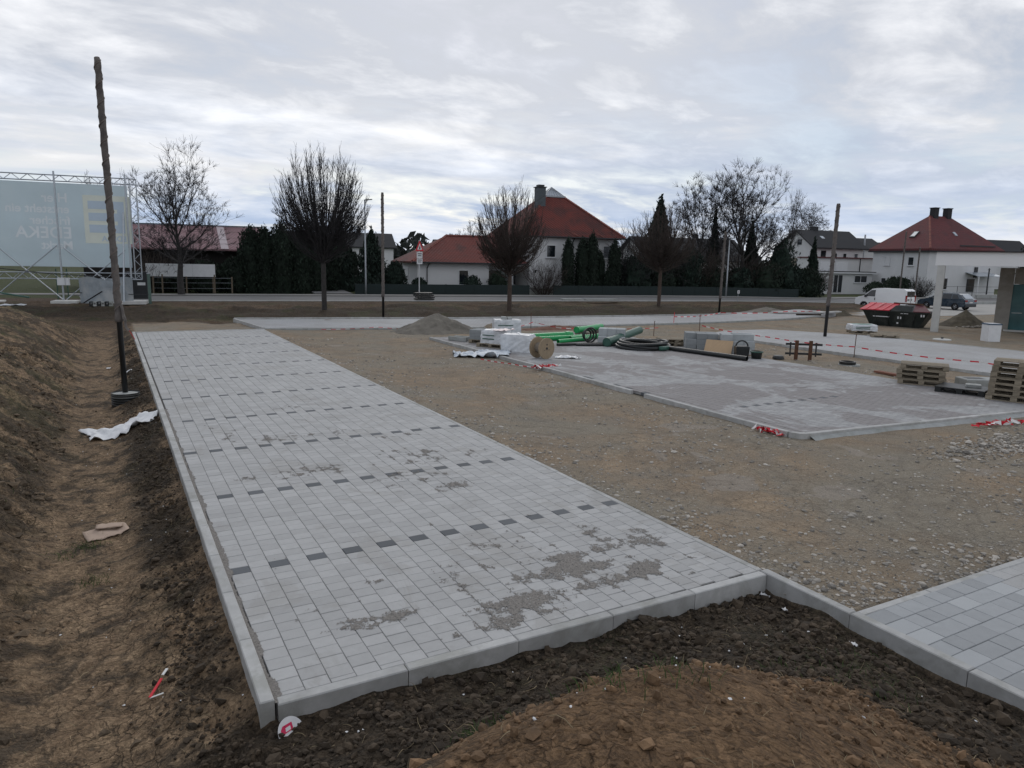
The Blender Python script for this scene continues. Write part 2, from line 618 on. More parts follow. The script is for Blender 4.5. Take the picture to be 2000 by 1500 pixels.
def ground_material():
    m = bpy.data.materials.new('ground')
    m.use_nodes = True
    t = m.node_tree
    k = NT(t)
    b = t.nodes['Principled BSDF']
    b.inputs['Specular IOR Level'].default_value = .2
    pos = k.n('ShaderNodeNewGeometry').outputs['Position']

    def attr(nm):
        a = k.n('ShaderNodeAttribute')
        a.attribute_name = nm
        return a.outputs['Fac']
    fine = k.noise(pos, 28, 5, .7)
    mid = k.noise(pos, 5, 6, .65, .3)
    big = k.noise(pos, .9, 5, .6, .4)
    # tan subsoil
    sub = k.mix(k.ramp(mid, [(.35, 0.0), (.65, 1.0)]), (.19, .127, .076), (.335, .238, .148))
    sub = k.mix(k.ramp(fine, [(.3, .55), (.55, 0.0)]), sub, (.045, .034, .026))
    vc = k.n('ShaderNodeTexVoronoi', feature='DISTANCE_TO_EDGE', i_Scale=5.5)
    wn = k.n('ShaderNodeVectorMath', operation='MULTIPLY_ADD')
    nz = k.n('ShaderNodeTexNoise', i_Scale=7.0, i_Detail=4.0)
    k.l(pos, nz.inputs['Vector'])
    k.l(nz.outputs['Color'], wn.inputs[0])
    wn.inputs[1].default_value = (.18, .18, .18)
    k.l(pos, wn.inputs[2])
    k.l(wn.outputs[0], vc.inputs['Vector'])
    crack = k.math('MULTIPLY', k.ramp(vc.outputs['Distance'], [(.0, 1.0), (.035, 0.0)]), k.ramp(big, [(.42, 0.0), (.55, 1.0)]))
    sub = k.mix(k.math('MULTIPLY', crack, .75), sub, (.04, .031, .024))
    blot = k.ramp(k.noise(pos, 2.3, 6, .72, .5), [(.50, 0.0), (.62, .85)])
    sub = k.mix(blot, sub, (.060, .047, .034))
    # dark crumbly topsoil
    top = k.mix(k.ramp(mid, [(.3, 0.0), (.7, 1.0)]), (.028, .022, .0155), (.068, .050, .033))
    top = k.mix(k.ramp(fine, [(.5, 0.0), (.75, .6)]), top, (.085, .063, .044))
    top = k.mix(k.ramp(big, [(.52, 0.0), (.68, .35)]), top, (.040, .044, .020))
    # orange-brown loam of the heap
    loam = k.mix(k.ramp(mid, [(.3, 0.0), (.7, 1.0)]), (.105, .063, .034), (.20, .126, .069))
    loam = k.mix(k.ramp(fine, [(.3, .6), (.5, 0.0)]), loam, (.036, .024, .016))
    # gravel yard
    gr = k.mix(k.ramp(big, [(.35, 0.0), (.65, 1.0)]), (.225, .178, .128), (.345, .262, .178))
    gr2 = k.mix(k.ramp(k.noise(pos, .33, 4, .6, .3), [(.42, 0.0), (.60, 1.0)]), gr, (.265, .232, .18))
    vor = k.n('ShaderNodeTexVoronoi', i_Scale=38.0)
    k.l(pos, vor.inputs['Vector'])
    sc_ = k.n('ShaderNodeSeparateColor')
    k.l(vor.outputs['Color'], sc_.inputs[0])
    peb = k.math('MULTIPLY', k.ramp(sc_.outputs[0], [(.72, 0.0), (.80, 1.0)]), k.ramp(vor.outputs['Distance'], [(.25, 1.0), (.42, 0.0)]))
    peb = k.math('MULTIPLY', peb, k.ramp(mid, [(.38, .25), (.58, 1.0)]))
    gr3 = k.mix(k.math('MULTIPLY', peb, .75), gr2, (.42, .395, .355))
    gr3 = k.mix(k.ramp(fine, [(.28, .55), (.46, 0.0)]), gr3, (.12, .10, .083))
    pud = k.ramp(k.noise(pos, .75, 3, .5, .6), [(.635, 0.0), (.665, 1.0)])
    gr3 = k.mix(k.math('MULTIPLY', pud, .8), gr3, (.31, .27, .225))
    rut = k.ramp(k.noise(pos, .55, 3, .5, 1.2), [(.47, 0.0), (.50, 1.0), (.53, 0.0)])
    gr3 = k.mix(k.math('MULTIPLY', rut, .35), gr3, (.13, .105, .08))
    gp_ = k.ramp(k.noise(pos, 1.4, 5, .65, .3), [(.52, 0.0), (.68, .5)])
    speck = k.mix(k.ramp(k.noise(pos, 55, 3, .7), [(.38, 0.0), (.62, 1.0)]), (.10, .09, .075), (.34, .315, .275))
    gr3 = k.mix(gp_, gr3, speck)
    # grass / weeds
    gs = k.mix(k.ramp(mid, [(.3, 0.0), (.7, 1.0)]), (.030, .042, .014), (.072, .082, .030))
    gs = k.mix(k.ramp(fine, [(.55, 0.0), (.75, .5)]), gs, (.120, .105, .060))
    # dry winter verge
    vg = k.mix(k.ramp(mid, [(.3, 0.0), (.7, 1.0)]), (.055, .036, .023), (.125, .083, .052))
    vg = k.mix(k.ramp(fine, [(.3, .6), (.55, 0.0)]), vg, (.030, .023, .016))
    # crumbs: small cells of lighter and darker earth give the soil its broken grain
    def crumbs(scale):
        v_ = k.n('ShaderNodeTexVoronoi', i_Scale=scale)
        k.l(wn.outputs[0], v_.inputs['Vector'])
        q_ = k.n('ShaderNodeSeparateColor')
        k.l(v_.outputs['Color'], q_.inputs[0])
        return q_.outputs[0], v_.outputs['Distance']
    g1, d1 = crumbs(24.0)
    g2, d2 = crumbs(60.0)
    gg = k.math('ADD', k.math('MULTIPLY', g1, .55), k.math('MULTIPLY', g2, .45))
    gain = k.math('ADD', k.math('MULTIPLY', gg, 1.25), .38)
    gcol = k.n('ShaderNodeCombineColor')
    for i in range(3):
        k.l(gain, gcol.inputs[i])
    sub = k.mix(.8, sub, gcol.outputs[0], 'MULTIPLY')
    top = k.mix(1.0, top, gcol.outputs[0], 'MULTIPLY')
    loam = k.mix(.9, loam, gcol.outputs[0], 'MULTIPLY')
    vg = k.mix(.9, vg, gcol.outputs[0], 'MULTIPLY')
    c = k.mix(attr('a_top'), sub, top)
    c = k.mix(attr('a_loam'), c, loam)
    c = k.mix(attr('a_verge'), c, vg)
    c = k.mix(attr('a_grass'), c, gs)
    c = k.mix(attr('a_gravel'), c, gr3)
    k.l(c, b.inputs['Base Color'])
    k.l(k.ramp(mid, [(.3, .82), (.7, .98)]), b.inputs['Roughness'])
    bn = k.n('ShaderNodeBump', i_Strength=1.0, i_Distance=.034)
    k.l(k.math('SUBTRACT', k.math('ADD', k.math('MULTIPLY', fine, .6), k.math('MULTIPLY', k.noise(pos, 70, 4, .65), .4)), k.math('ADD', k.math('MULTIPLY', crack, .5), k.math('MULTIPLY', d1, .9))), bn.inputs['Height'])
    k.l(bn.outputs[0], b.inputs['Normal'])
    return m


MAT['ground'] = ground_material()
gme = fast_mesh('ground', gV, gF, MAT['ground'], smooth=True)
_h, _t, _s, _heap, _bed, _left, _fw = [a.ravel() for a in ground_parts(GX, GY)]
_x, _y = GX.ravel(), GY.ravel()
n_b = fbm(_x * 1.1, _y * 1.1, 4, 61)
n_s = fbm((_x * .55 + _y * .9) * 2.4, (_x * .9 - _y * .55) * .6, 4, 67)
n_f = fbm(_x * 5, _y * 5, 4, 71)
edge_top = _left * np.exp(-((_x + .58) / .34) ** 4)
bankz = _left * sstep(-1.7, -2.3, _x)
a_top = np.clip(_bed * 1.0 + edge_top * sstep(.30, .52, n_b + .25 * (n_f - .5)) + bankz * sstep(.40, .56, .5 * n_s + .5 * n_f + .25 * (n_b - .5)) * .85
                + _left * (1 - bankz) * sstep(.56, .66, n_b * .5 + n_f * .5) * .8, 0, 1)
a_top = np.where(_bed > .5, np.clip(a_top, 0, 1), a_top)
a_loam = np.clip(sstep(.17, .34, _heap + .24 * (n_b - .5) + .2 * (n_f - .5)), 0, 1) * (1 - .75 * sstep(.50, .62, fbm(_x * 1.6 + 9, _y * 1.6, 4, 73)))
trough = np.exp(-((_t - 36.7) / 2.3) ** 2)
a_verge = np.clip(_fw + (_left > 0) * sstep(26, 33, _y), 0, 1)
a_top = np.clip(np.where(_fw > .5, sstep(.25, .6, trough + 1.1 * (fbm(_x * .5, _y * .8, 4, 63) - .5)), a_top), 0, 1)
a_verge = a_verge * (1 - .9 * a_top * (_fw > .5))
a_grass = np.clip(sstep(44, 46, _t) * sstep(300, 50, _t) + sstep(50, 51, _t) + bankz * sstep(.54, .70, fbm(_x * .8 + 40, _y * .8, 4, 79)) * .30
                  + (_fw > .5) * sstep(.56, .68, n_b) * .35 * sstep(43, 41, _t), 0, 1)
a_gravel = np.clip((1 - _bed) * (1 - sstep(-.02, -.2, _x)) * (1 - sstep(30.6, 31.6, _t)), 0, 1)
a_gravel = np.clip(a_gravel + sstep(40, 45, _s) * sstep(37.4, 36.6, _t - 4.5 * sstep(44, 53, _s)) * (1 - _bed), 0, 1)
for nm, v in (('a_top', a_top), ('a_loam', a_loam), ('a_verge', a_verge), ('a_grass', a_grass), ('a_gravel', a_gravel)):
    at_ = gme.attributes.new(nm, 'FLOAT', 'POINT')
    at_.data.foreach_set('value', np.asarray(v, np.float32))
ground = link('ground', gme)
ground['kind'] = 'structure'

# ------------------------------------------------------------------ loose stuff on the ground
_p = (1 + 5 ** .5) / 2
ICO_V = np.array([(-1, _p, 0), (1, _p, 0), (-1, -_p, 0), (1, -_p, 0), (0, -1, _p), (0, 1, _p), (0, -1, -_p), (0, 1, -_p),
                  (_p, 0, -1), (_p, 0, 1), (-_p, 0, -1), (-_p, 0, 1)]) / math.sqrt(1 + _p * _p)
ICO_F = np.array([(0, 11, 5), (0, 5, 1), (0, 1, 7), (0, 7, 10), (0, 10, 11), (1, 5, 9), (5, 11, 4), (11, 10, 2), (10, 7, 6), (7, 1, 8),
                  (3, 9, 4), (3, 4, 2), (3, 2, 6), (3, 6, 8), (3, 8, 9), (4, 9, 5), (2, 4, 11), (6, 2, 10), (8, 6, 7), (9, 8, 1)])


OCT_V = np.array([(1, 0, 0), (0, 1, 0), (-1, 0, 0), (0, -1, 0), (0, 0, 1), (0, 0, -1)], float)
OCT_F = np.array([(0, 1, 4), (1, 2, 4), (2, 3, 4), (3, 0, 4), (1, 0, 5), (2, 1, 5), (3, 2, 5), (0, 3, 5)])


def scatter(name, xs, ys, size, mat_, flat=.7, rough_=.25, sink=.3, kind='stuff', zs=None, smooth=False, oct_=False):
    n = len(xs)
    BV, BF = (OCT_V, OCT_F) if oct_ else (ICO_V, ICO_F)
    nb_ = len(BV)
    zs = H(xs, ys) if zs is None else zs
    sc3 = size[:, None] * RNG.uniform(.65, 1.35, (n, 3))
    sc3[:, 2] *= flat
    jit = 1 + rough_ * RNG.normal(0, 1, (n, nb_, 1)).clip(-1.5, 1.5)
    V = BV[None] * jit * sc3[:, None, :]
    a = RNG.uniform(0, 2 * PI, n)
    c, s_ = np.cos(a)[:, None], np.sin(a)[:, None]
    Vx = V[..., 0] * c - V[..., 1] * s_
    Vy = V[..., 0] * s_ + V[..., 1] * c
    V = np.stack([Vx + xs[:, None], Vy + ys[:, None], V[..., 2] + (zs + sc3[:, 2] * (1 - sink * 2) * .6)[:, None]], -1)
    F = (BF[None] + (np.arange(n) * nb_)[:, None, None]).reshape(-1, 3)
    o = link(name, fast_mesh(name, V.reshape(-1, 3), F, mat_, smooth))
    o['kind'] = kind
    return o


mm('clod', (.058, .043, .029), .97, .3, 9, .006, 60, island=.5, world=True)
mm('clod_loam', (.155, .096, .053), .97, .3, 9, .006, 60, island=.4, world=True)
mm('pebble', (.32, .295, .26), .85, .15, 12, island=.55, world=True)
mm('straw', (.24, .19, .115), .9, .2, 4, island=.4)
mm('weed', (.045, .075, .02), .9, .2, 4, island=.4)

# clods of topsoil in the bed and along the outer kerb
cx = RNG.uniform(-2.0, 4.88, 60000)
cy = RNG.uniform(-6.6, -2.6, 60000)
hp = ground_parts(cx, cy)[3]
dn = fbm(cx * 1.3, cy * 1.3, 4, 83)
keep = (RNG.uniform(0, 1, len(cx)) < np.clip(.19 * (1.25 - hp * 1.2) + .55 * (dn - .5), .05, .4)) & ~((cx < -.25) & (cy > -2.9))
cx, cy, hp = cx[keep], cy[keep], hp[keep]
sz = np.clip(RNG.lognormal(math.log(.014), .55, len(cx)), .005, .062)
scatter('soil_clods', cx[hp < .33], cy[hp < .33], sz[hp < .33], MAT['clod'], .8, .22, .25)
scatter('loam_clods', cx[hp >= .33], cy[hp >= .33], sz[hp >= .33] * .85, MAT['clod_loam'], .8, .22, .25)
cx = -RNG.uniform(.27, 1.1, 22000)
cy = RNG.uniform(-4.5, 24, 22000)
wgt = np.exp(-((cx + .52) / .24) ** 2) * np.clip((fbm(cx * 2, cy * 2, 3, 91) - .3) * 3, .1, 1)
keep = RNG.uniform(0, 1, len(cx)) < wgt * np.clip(1.3 - cy / 26, .25, 1)
cx, cy = cx[keep], cy[keep]
sz = np.clip(RNG.lognormal(math.log(.0115), .5, len(cx)), .005, .04)
scatter('ditch_clods', cx, cy, sz, MAT['clod'], .75, .22, .25)
mm('clod_tan', (.115, .085, .056), .97, .3, 9, .006, 60, island=.5, world=True)
cx = -RNG.uniform(.6, 5.0, 26000)
cy = -4.5 + 22 * RNG.uniform(0, 1, 26000) ** 1.3
wgt = np.clip((fbm(cx * 1.7, cy * 1.7, 4, 93) - .42) * 3.2, .04, .8) * np.where(cx < -1.9, 1.0, .45)
keep = RNG.uniform(0, 1, len(cx)) < wgt
cx, cy = cx[keep], cy[keep]
sz = np.clip(RNG.lognormal(math.log(.011), .6, len(cx)), .004, .05) * np.where(cx < -1.9, 1.5, .8)
scatter('bank_clods', cx, cy, sz, MAT['clod_tan'], .6, .25, .42)
# gravel of the yard
N_ = 90000
cx = RNG.uniform(4.95, 24.0, N_)
cy = -3.5 + 26 * RNG.uniform(0, 1, N_) ** 1.5
pd = fbm(cx * .55, cy * .55, 4, 97)
edge = np.exp(-((cx - 5.2) / .35) ** 2) * .8 + np.exp(-((cx - 10.3) / .3) ** 2) * .4
dist = np.hypot(cx + 1, cy + 7.5)
keep = (RNG.uniform(0, 1, N_) < np.clip((pd - .36) * 1.6 + edge, .05, .8) * np.clip(9 / dist, .2, 1)) & ~((cx > 10.5) & (cx < 19.4) & (cy > .6)) & ~((cx > 5.0) & (cy < -3.5))
cx, cy, pd, dist = cx[keep], cy[keep], pd[keep], dist[keep]
sz = np.clip(RNG.lognormal(math.log(.0115), .55, len(cx)) * (1 + .03 * np.clip(dist - 8, 0, 12)), .005, .042)
big_ = sz > .017
scatter('gravel_stones', cx[big_], cy[big_], sz[big_], MAT['pebble'], .55, .16, .25)
scatter('gravel_grit', cx[~big_], cy[~big_], sz[~big_] * 1.15, MAT['pebble'], .6, .2, .25, oct_=True)
# chips of plastic and stone in the soil
cx = np.concatenate([RNG.uniform(.2, 4.8, 70), RNG.uniform(-1.9, -.3, 90)])
cy = np.concatenate([RNG.uniform(-5.2, -2.7, 70), RNG.uniform(-3.5, 20, 90)])
scatter('pale_chips', cx, cy, RNG.uniform(.004, .011, 160), MAT['paper'], .5, .3, .0)
# rubble heap by the right end of the yard
cx = RNG.normal(14.0, 1.2, 900)
cy = RNG.normal(-.45, .34, 900)
scatter('rubble_stones', cx, cy, np.clip(RNG.lognormal(math.log(.02), .5, 900), .008, .06), MAT['pebble'], .65, .18, .1)


def blades(name, xs, ys, length, width, mat_, lean=1.0, seg=3):
    n = len(xs)
    zs = H(xs, ys)
    a = RNG.uniform(0, 2 * PI, n)
    L = length * RNG.uniform(.5, 1.4, n)
    le = lean * RNG.uniform(.4, 1.2, n)
    V = np.zeros((n, (seg + 1) * 2, 3))
    bend = RNG.normal(0, .5, n)
    for i in range(seg + 1):
        f = i / seg
        ang = a + bend * f
        r_ = L * f * np.clip(le, 0, 1)
        zz = L * f * np.clip(1 - le * .75 * f, .02, 1) * np.where(le > 1, .25, 1.0)
        wv = width * (1 - .8 * f)
        px, py = xs + np.cos(ang) * r_, ys + np.sin(ang) * r_
        V[:, 2 * i] = np.stack([px - np.sin(ang) * wv, py + np.cos(ang) * wv, zs + zz + .006], -1)
        V[:, 2 * i + 1] = np.stack([px + np.sin(ang) * wv, py - np.cos(ang) * wv, zs + zz + .008], -1)
    base = np.array([(2 * i, 2 * i + 1, 2 * i + 3, 2 * i + 2) for i in range(seg)])
    F = (base[None] + (np.arange(n) * (seg + 1) * 2)[:, None, None]).reshape(-1, 4)
    o = link(name, fast_mesh(name, V.reshape(-1, 3), F, mat_))
    o['kind'] = 'stuff'


cx = np.concatenate([RNG.uniform(-.2, 4.8, 420), RNG.uniform(-1.9, -.3, 420)])
cy = np.concatenate([RNG.uniform(-5.8, -2.7, 420), RNG.uniform(-4, 9, 420)])
blades('dry_straw', cx, cy, .10, .0022, MAT['straw'], 1.3)
tx, ty = [], []
for (gx_, gy_, n_, r_) in ((.95, -3.55, 60, .06), (.62, -4.35, 60, .1), (1.1, -4.75, 60, .12), (1.5, -4.9, 40, .1), (-1.45, 2.6, 120, .1), (-1.35, 1.4, 90, .09),
                           (-1.7, 2.4, 60, .1), (3.6, -3.9, 40, .12), (4.2, -4.2, 60, .2), (3.9, -4.6, 60, .2)):
    tx.append(RNG.normal(gx_, r_, n_))
    ty.append(RNG.normal(gy_, r_, n_))
blades('weed_tufts', np.concatenate(tx), np.concatenate(ty), .075, .003, MAT['weed'], .7)
cx, cy = RNG.uniform(-5.5, -2.2, 900), RNG.uniform(2, 22, 900)
blades('bank_weeds', cx, cy, .09, .004, MAT['weed'], .8)
# ================================================================== paving
def paver_mat(name, col, rnd, island, col2=None, sandy=0.0, rough=.82, sandcol=(.13, .115, .105), sscale=1.5, thr=.6):
    m = bpy.data.materials.new(name)
    m.use_nodes = True
    t = m.node_tree
    k = NT(t)
    b = t.nodes['Principled BSDF']
    b.inputs['Specular IOR Level'].default_value = .3
    geo = k.n('ShaderNodeNewGeometry')
    pos = geo.outputs['Position']
    fine = k.noise(pos, 160, 3, .7)
    mid = k.noise(pos, 9, 5, .6)
    big = k.noise(pos, .7, 4, .6, .3)
    c = k.mix(k.ramp(mid, [(.3, 0.0), (.7, 1.0)]), tuple(x * .93 for x in col), tuple(x * 1.06 for x in col))
    c = k.mix(k.ramp(big, [(.35, .0), (.7, .5)]), c, tuple(x * .88 for x in col))
    r = k.n('ShaderNodeObjectInfo').outputs['Random'] if rnd else geo.outputs['Random Per Island']
    a = rnd or island
    v = k.math('ADD', k.math('MULTIPLY', r, 2 * a), 1 - a)
    cv = k.n('ShaderNodeCombineColor')
    for i in range(3):
        k.l(v, cv.inputs[i])
    c = k.mix(1.0, c, cv.outputs[0], 'MULTIPLY')
    if col2:
        c = k.mix(k.ramp(r, [(.86, 0.0), (.9, .7)]), c, col2)
    if sandy:
        mpn = k.n('ShaderNodeMapping')
        mpn.inputs['Scale'].default_value = (sscale, sscale * .8, 1)
        k.l(pos, mpn.inputs[0])
        sn = k.noise(mpn.outputs[0], 1.0, 6, .68, .8)
        c = k.mix(k.math('MULTIPLY', k.ramp(sn, [(thr - .03, 0.0), (thr + .03, 1.0)]), sandy), c, sandcol)
    c = k.mix(k.ramp(fine, [(.25, .35), (.45, 0.0)]), c, tuple(x * .6 for x in col))
    k.l(c, b.inputs['Base Color'])
    k.l(k.ramp(mid, [(.2, rough - .08), (.8, min(1, rough + .08))]), b.inputs['Roughness'])
    bn = k.n('ShaderNodeBump', i_Strength=.8, i_Distance=.002)
    k.l(fine, bn.inputs['Height'])
    k.l(bn.outputs[0], b.inputs['Normal'])
    MAT[name] = m
    return m


paver_mat('paver_one', (.40, .40, .395), .09, 0, sandy=.4, sandcol=(.29, .28, .262), sscale=1.1, thr=.57)
paver_mat('paver_many', (.40, .40, .395), 0, .09, sandy=.4, sandcol=(.29, .28, .262), sscale=1.1, thr=.57)
paver_mat('paver_dark', (.105, .113, .122), .12, 0)
paver_mat('paver_dark_many', (.105, .113, .122), 0, .12)
paver_mat('pad_one', (.335, .335, .335), .12, 0, sandy=.75, sandcol=(.205, .187, .183), sscale=.55, thr=.50)
paver_mat('pad_many', (.335, .335, .335), 0, .12, sandy=.75, sandcol=(.205, .187, .183), sscale=.55, thr=.50)
paver_mat('walk_one', (.33, .342, .35), .11, 0, col2=(.41, .425, .43))
mm('joint', (.085, .08, .075), .95, .2, 30, .004, 90, world=True)
mm('grit', (.215, .20, .183), .95, .25, 40, .004, 150, world=True)


def paver_vf(lx, ly, gap=.004, depth=.075, bev=.004):
    x, y = lx / 2 - gap / 2, ly / 2 - gap / 2
    V = np.array([(-x, -y, -depth), (x, -y, -depth), (x, y, -depth), (-x, y, -depth),
                  (-x, -y, -bev), (x, -y, -bev), (x, y, -bev), (-x, y, -bev),
                  (-x + bev, -y + bev, 0), (x - bev, -y + bev, 0), (x - bev, y - bev, 0), (-x + bev, y - bev, 0)])
    F = [(8, 9, 10, 11)]
    for L in (0, 4):
        for i in range(4):
            j = (i + 1) % 4
            F.append((L + i, L + j, L + 4 + j, L + 4 + i))
    return V, np.array(F)


CAMXY = np.array([-1.01, -7.49])


def lay(parent, stones, m_one, m_many, md_one, md_many, n_one=300, jitter=.0012):
    """stones: list of (x, y, lx, ly, dark). The nearest n_one become parts of their own, the rest one part."""
    S = np.array(stones, float)
    d = np.hypot(S[:, 0] - CAMXY[0], S[:, 1] - CAMXY[1])
    order = np.argsort(d)
    near, rest = order[:n_one], order[n_one:]
    cache = {}
    for i in near:
        x, y, lx, ly, dk = S[i]
        key = (round(lx, 3), round(ly, 3), dk > .5)
        if key not in cache:
            V, F = paver_vf(lx, ly)
            cache[key] = fast_mesh('paving_stone', V, F, (md_one if dk > .5 else m_one))
        o = link('paving_stone', cache[key], parent, (x, y, random.gauss(0, jitter)))
        o.rotation_euler = (random.gauss(0, .004), random.gauss(0, .004), random.gauss(0, .003))
        if dk > .5:
            o['label'] = 'dark anthracite stone marking a bay line'
    if len(rest):
        R_ = S[rest]
        V0, F0 = paver_vf(1, 1, 0, .075, 0)
        n = len(R_)
        hx, hy, bev = R_[:, 2] / 2 - .002, R_[:, 3] / 2 - .002, .004
        V = np.zeros((n, 12, 3))
        sg = np.array([(-1, -1), (1, -1), (1, 1), (-1, 1)])
        z = RNG.normal(0, jitter, n)
        for L, (e, zz) in enumerate(((0, -.075), (0, -bev), (bev, 0))):
            for c in range(4):
                V[:, L * 4 + c, 0] = R_[:, 0] + sg[c, 0] * (hx - e)
                V[:, L * 4 + c, 1] = R_[:, 1] + sg[c, 1] * (hy - e)
                V[:, L * 4 + c, 2] = z + zz + sg[c, 0] * RNG.normal(0, .0004, n)
        F = (F0[None] + (np.arange(n) * 12)[:, None, None]).reshape(-1, 4)
        mi = np.repeat((R_[:, 4] > .5).astype(int), 9)
        o = link('distant_paving', fast_mesh('distant_paving', V.reshape(-1, 3), F, [m_many, md_many], mi=mi), parent)
        o['kind'] = 'stuff'


def kerb_run(parent, a, b, w_, h_, top, L=1.0, gap=.007, mat_=None, name='kerb_stone', side=0, skip=()):
    """kerb stones of length L from a to b (xy); w_ wide to the left (+) of the direction when side=1"""
    a, b = Vector((a[0], a[1])), Vector((b[0], b[1]))
    d = (b - a)
    T = d.length
    d.normalize()
    nrm = Vector((-d.y, d.x))
    ang = math.atan2(d.y, d.x)
    n = max(1, int(round(T / L)))
    Lr = T / n
    mb = MB().box((0, 0, -h_ / 2), (Lr - gap, w_, h_), bev=.009)
    me = mb.mesh(name, mat_ or MAT['kerb'])
    for i in range(n):
        if i in skip:
            continue
        c = a + d * (Lr * (i + .5)) + nrm * (w_ / 2 * side)
        o = link(name, me, parent, (c.x, c.y, top + random.gauss(0, .0018)), ang + random.gauss(0, .0016))


# ---- the long parking bay in the foreground
mb = MB()
mb.box((2.43, 11.76, -.080), (5.12, 28.52, .13))
bay = part('parking_bay', mb, MAT['joint'])
bay['kind'] = 'structure'
stones = []
Y0, Y1 = -2.425, 25.93
for i in range(25):
    off = 0.0 if i % 2 == 0 else W_LINE
    n0 = math.floor((Y0 - off) / B_LEN) - 1
    for q in range(n0, n0 + 178):
        yc = off + q * B_LEN
        lo, hi = max(yc - B_LEN / 2, Y0 - .065 * (.2 * i + .1) / 5), min(yc + B_LEN / 2, Y1)
        if hi - lo < .03:
            continue
        kk = (yc) / W_LINE
        dark = abs(kk - round(kk)) < 1e-3 and 0 <= round(kk) <= 9 and (round(kk) % 2 == i % 2)
        stones.append((.2 * i, (lo + hi) / 2, .2, hi - lo, 1.0 if dark else 0.0))
lay(bay, stones, MAT['paver_one'], MAT['paver_many'], MAT['paver_dark'], MAT['paver_dark_many'])
kerb_run(bay, (-.245, -2.50), (-.245, 26.06), .105, .28, .028, side=-1)            # left, along the ditch
kerb_run(bay, (-.125, -2.535), (4.925, -2.60), .105, .34, .004, side=1)              # front
kerb_run(bay, (-.135, 26.06), (5.0, 25.93), .105, .28, .020, side=-1)              # far end
kerb_run(bay, (4.908, -2.48), (4.908, 25.9), .085, .25, -.001, side=-1)           # right edging
kerb_run(bay, (4.93, -2.50), (4.93, -9.0), .105, .36, .012, side=1)                # down beside the walk
# jointing sand left lying on the stones: thin, granular, with its own outline
cell = .010


def grit_sheet(name, parent, x0, x1, y0, y1, maskf, zoff=.003):
    xs_ = np.arange(x0, x1, cell)
    ys_ = np.arange(y0, y1, cell)
    gx_, gy_ = np.meshgrid(xs_, ys_)
    kf = maskf(gx_ + cell / 2, gy_ + cell / 2)
    iy, ix = np.nonzero(kf)
    px, py = xs_[ix], ys_[iy]
    V, F = [], []
    idx = {}
    for a_, b_ in zip(ix, iy):
        q = []
        for da, db in ((0, 0), (1, 0), (1, 1), (0, 1)):
            key = (a_ + da, b_ + db)
            if key not in idx:
                idx[key] = len(V)
                V.append((x0 + key[0] * cell + random.uniform(-.005, .005), y0 + key[1] * cell + random.uniform(-.005, .005), zoff + random.uniform(-.0015, .0045)))
            q.append(idx[key])
        F.append(q)
    if F:
        o = link(name, fast_mesh(name, V, F, MAT['grit']), parent)
        o['kind'] = 'stuff'


def m_a(x, y):
    reg = np.zeros_like(x)
    for (cx_, cy_, rx, ry, amp) in ((2.35, -1.95, .45, .25, 1.0), (2.95, -1.55, .75, .22, 1.05), (3.3, -1.95, .35, .2, .75), (3.55, -1.25, .8, .2, .8),
                                    (3.9, -1.9, .6, .25, .75), (4.3, -1.2, .6, .35, .68), (1.0, -1.65, .4, .18, .7), (2.6, -.6, .9, .2, .45), (3.0, -1.0, 1.6, .9, .42),
                                    (1.3, -.9, .5, .25, .5), (1.4, 3.2, 1.4, .35, .52), (3.2, 1.6, .35, .25, .85), (3.4, 3.3, .9, .5, .6), (2.8, 2.2, .9, .5, .45),
                                    (3.6, 4.7, 1.0, .3, .55), (1.7, 5.6, 1.2, .6, .35), (.6, 6.4, .5, .6, .4), (2.2, 8.2, 1.0, .5, .35), (2.0, -2.2, 1.0, .15, .5)):
        reg = np.maximum(reg, amp * np.exp(-(((x - cx_) / rx) ** 2 + ((y - cy_) / ry) ** 2)))
    nz = fbm(x * 3.1, y * 3.1, 5, 101, .6)
    # grit gathers along the joints
    jx = np.abs((x / .2 + .5) % 1 - 0.0)
    jx = np.minimum(jx, 1 - jx) * .2
    near_j = np.exp(-(jx / .02) ** 2) * .06
    nz2 = fbm(x * 9, y * 9, 4, 103, .65)
    val = reg * .72 + (nz - .5) * .85 + (nz2 - .5) * .75 + near_j * 1.6
    sp = RNG.uniform(0, 1, x.shape)
    return (sp < np.clip((val - .38) / .20, 0, .96)) & (x > -.08) & (x < 4.88)


grit_sheet('jointing_sand', bay, -.1, 4.9, -2.42, 9.5, m_a)


def m_b(x, y):
    wv = .010 + .055 * np.clip(fbm(x * .01, y * 2.6, 4, 107, .6) - .42, 0, 1) * 2.2
    return (x > -.139) & (x < -.118 + wv)


grit_sheet('edge_sand', bay, -.14, .12, -2.5, 9, m_b, .002)

# ---- the paved walk at the right edge of the picture
mb = MB()
mb.box((9.5, -6.9, -.080), (8.8, 6.3, .13))
walk = part('walkway', mb, MAT['joint'])
walk['kind'] = 'structure'
stones = []
r_ = 0
y = -3.66
while y > -9.6:
    x = 5.045
    first = True
    while x < 12.5:
        L = random.choice((.20, .20, .25, .30, .30, .40)) if not first else random.choice((.12, .2, .28))
        stones.append((x + L / 2, y - .1, L, .2, 0.0))
        x += L
        first = False
    y -= .2
lay(walk, stones, MAT['walk_one'], MAT['paver_many'], MAT['paver_dark'], MAT['paver_dark_many'])
kerb_run(walk, (5.045, -3.655), (12.5, -3.80), .085, .25, .002, side=1)

# ---- the storage bay in the middle (pipes, blocks and pallets stand on it)
PX0, PX1 = 10.72, 19.30


def pad_front(x):
    return 1.60 - .095 * (x - 10.6)


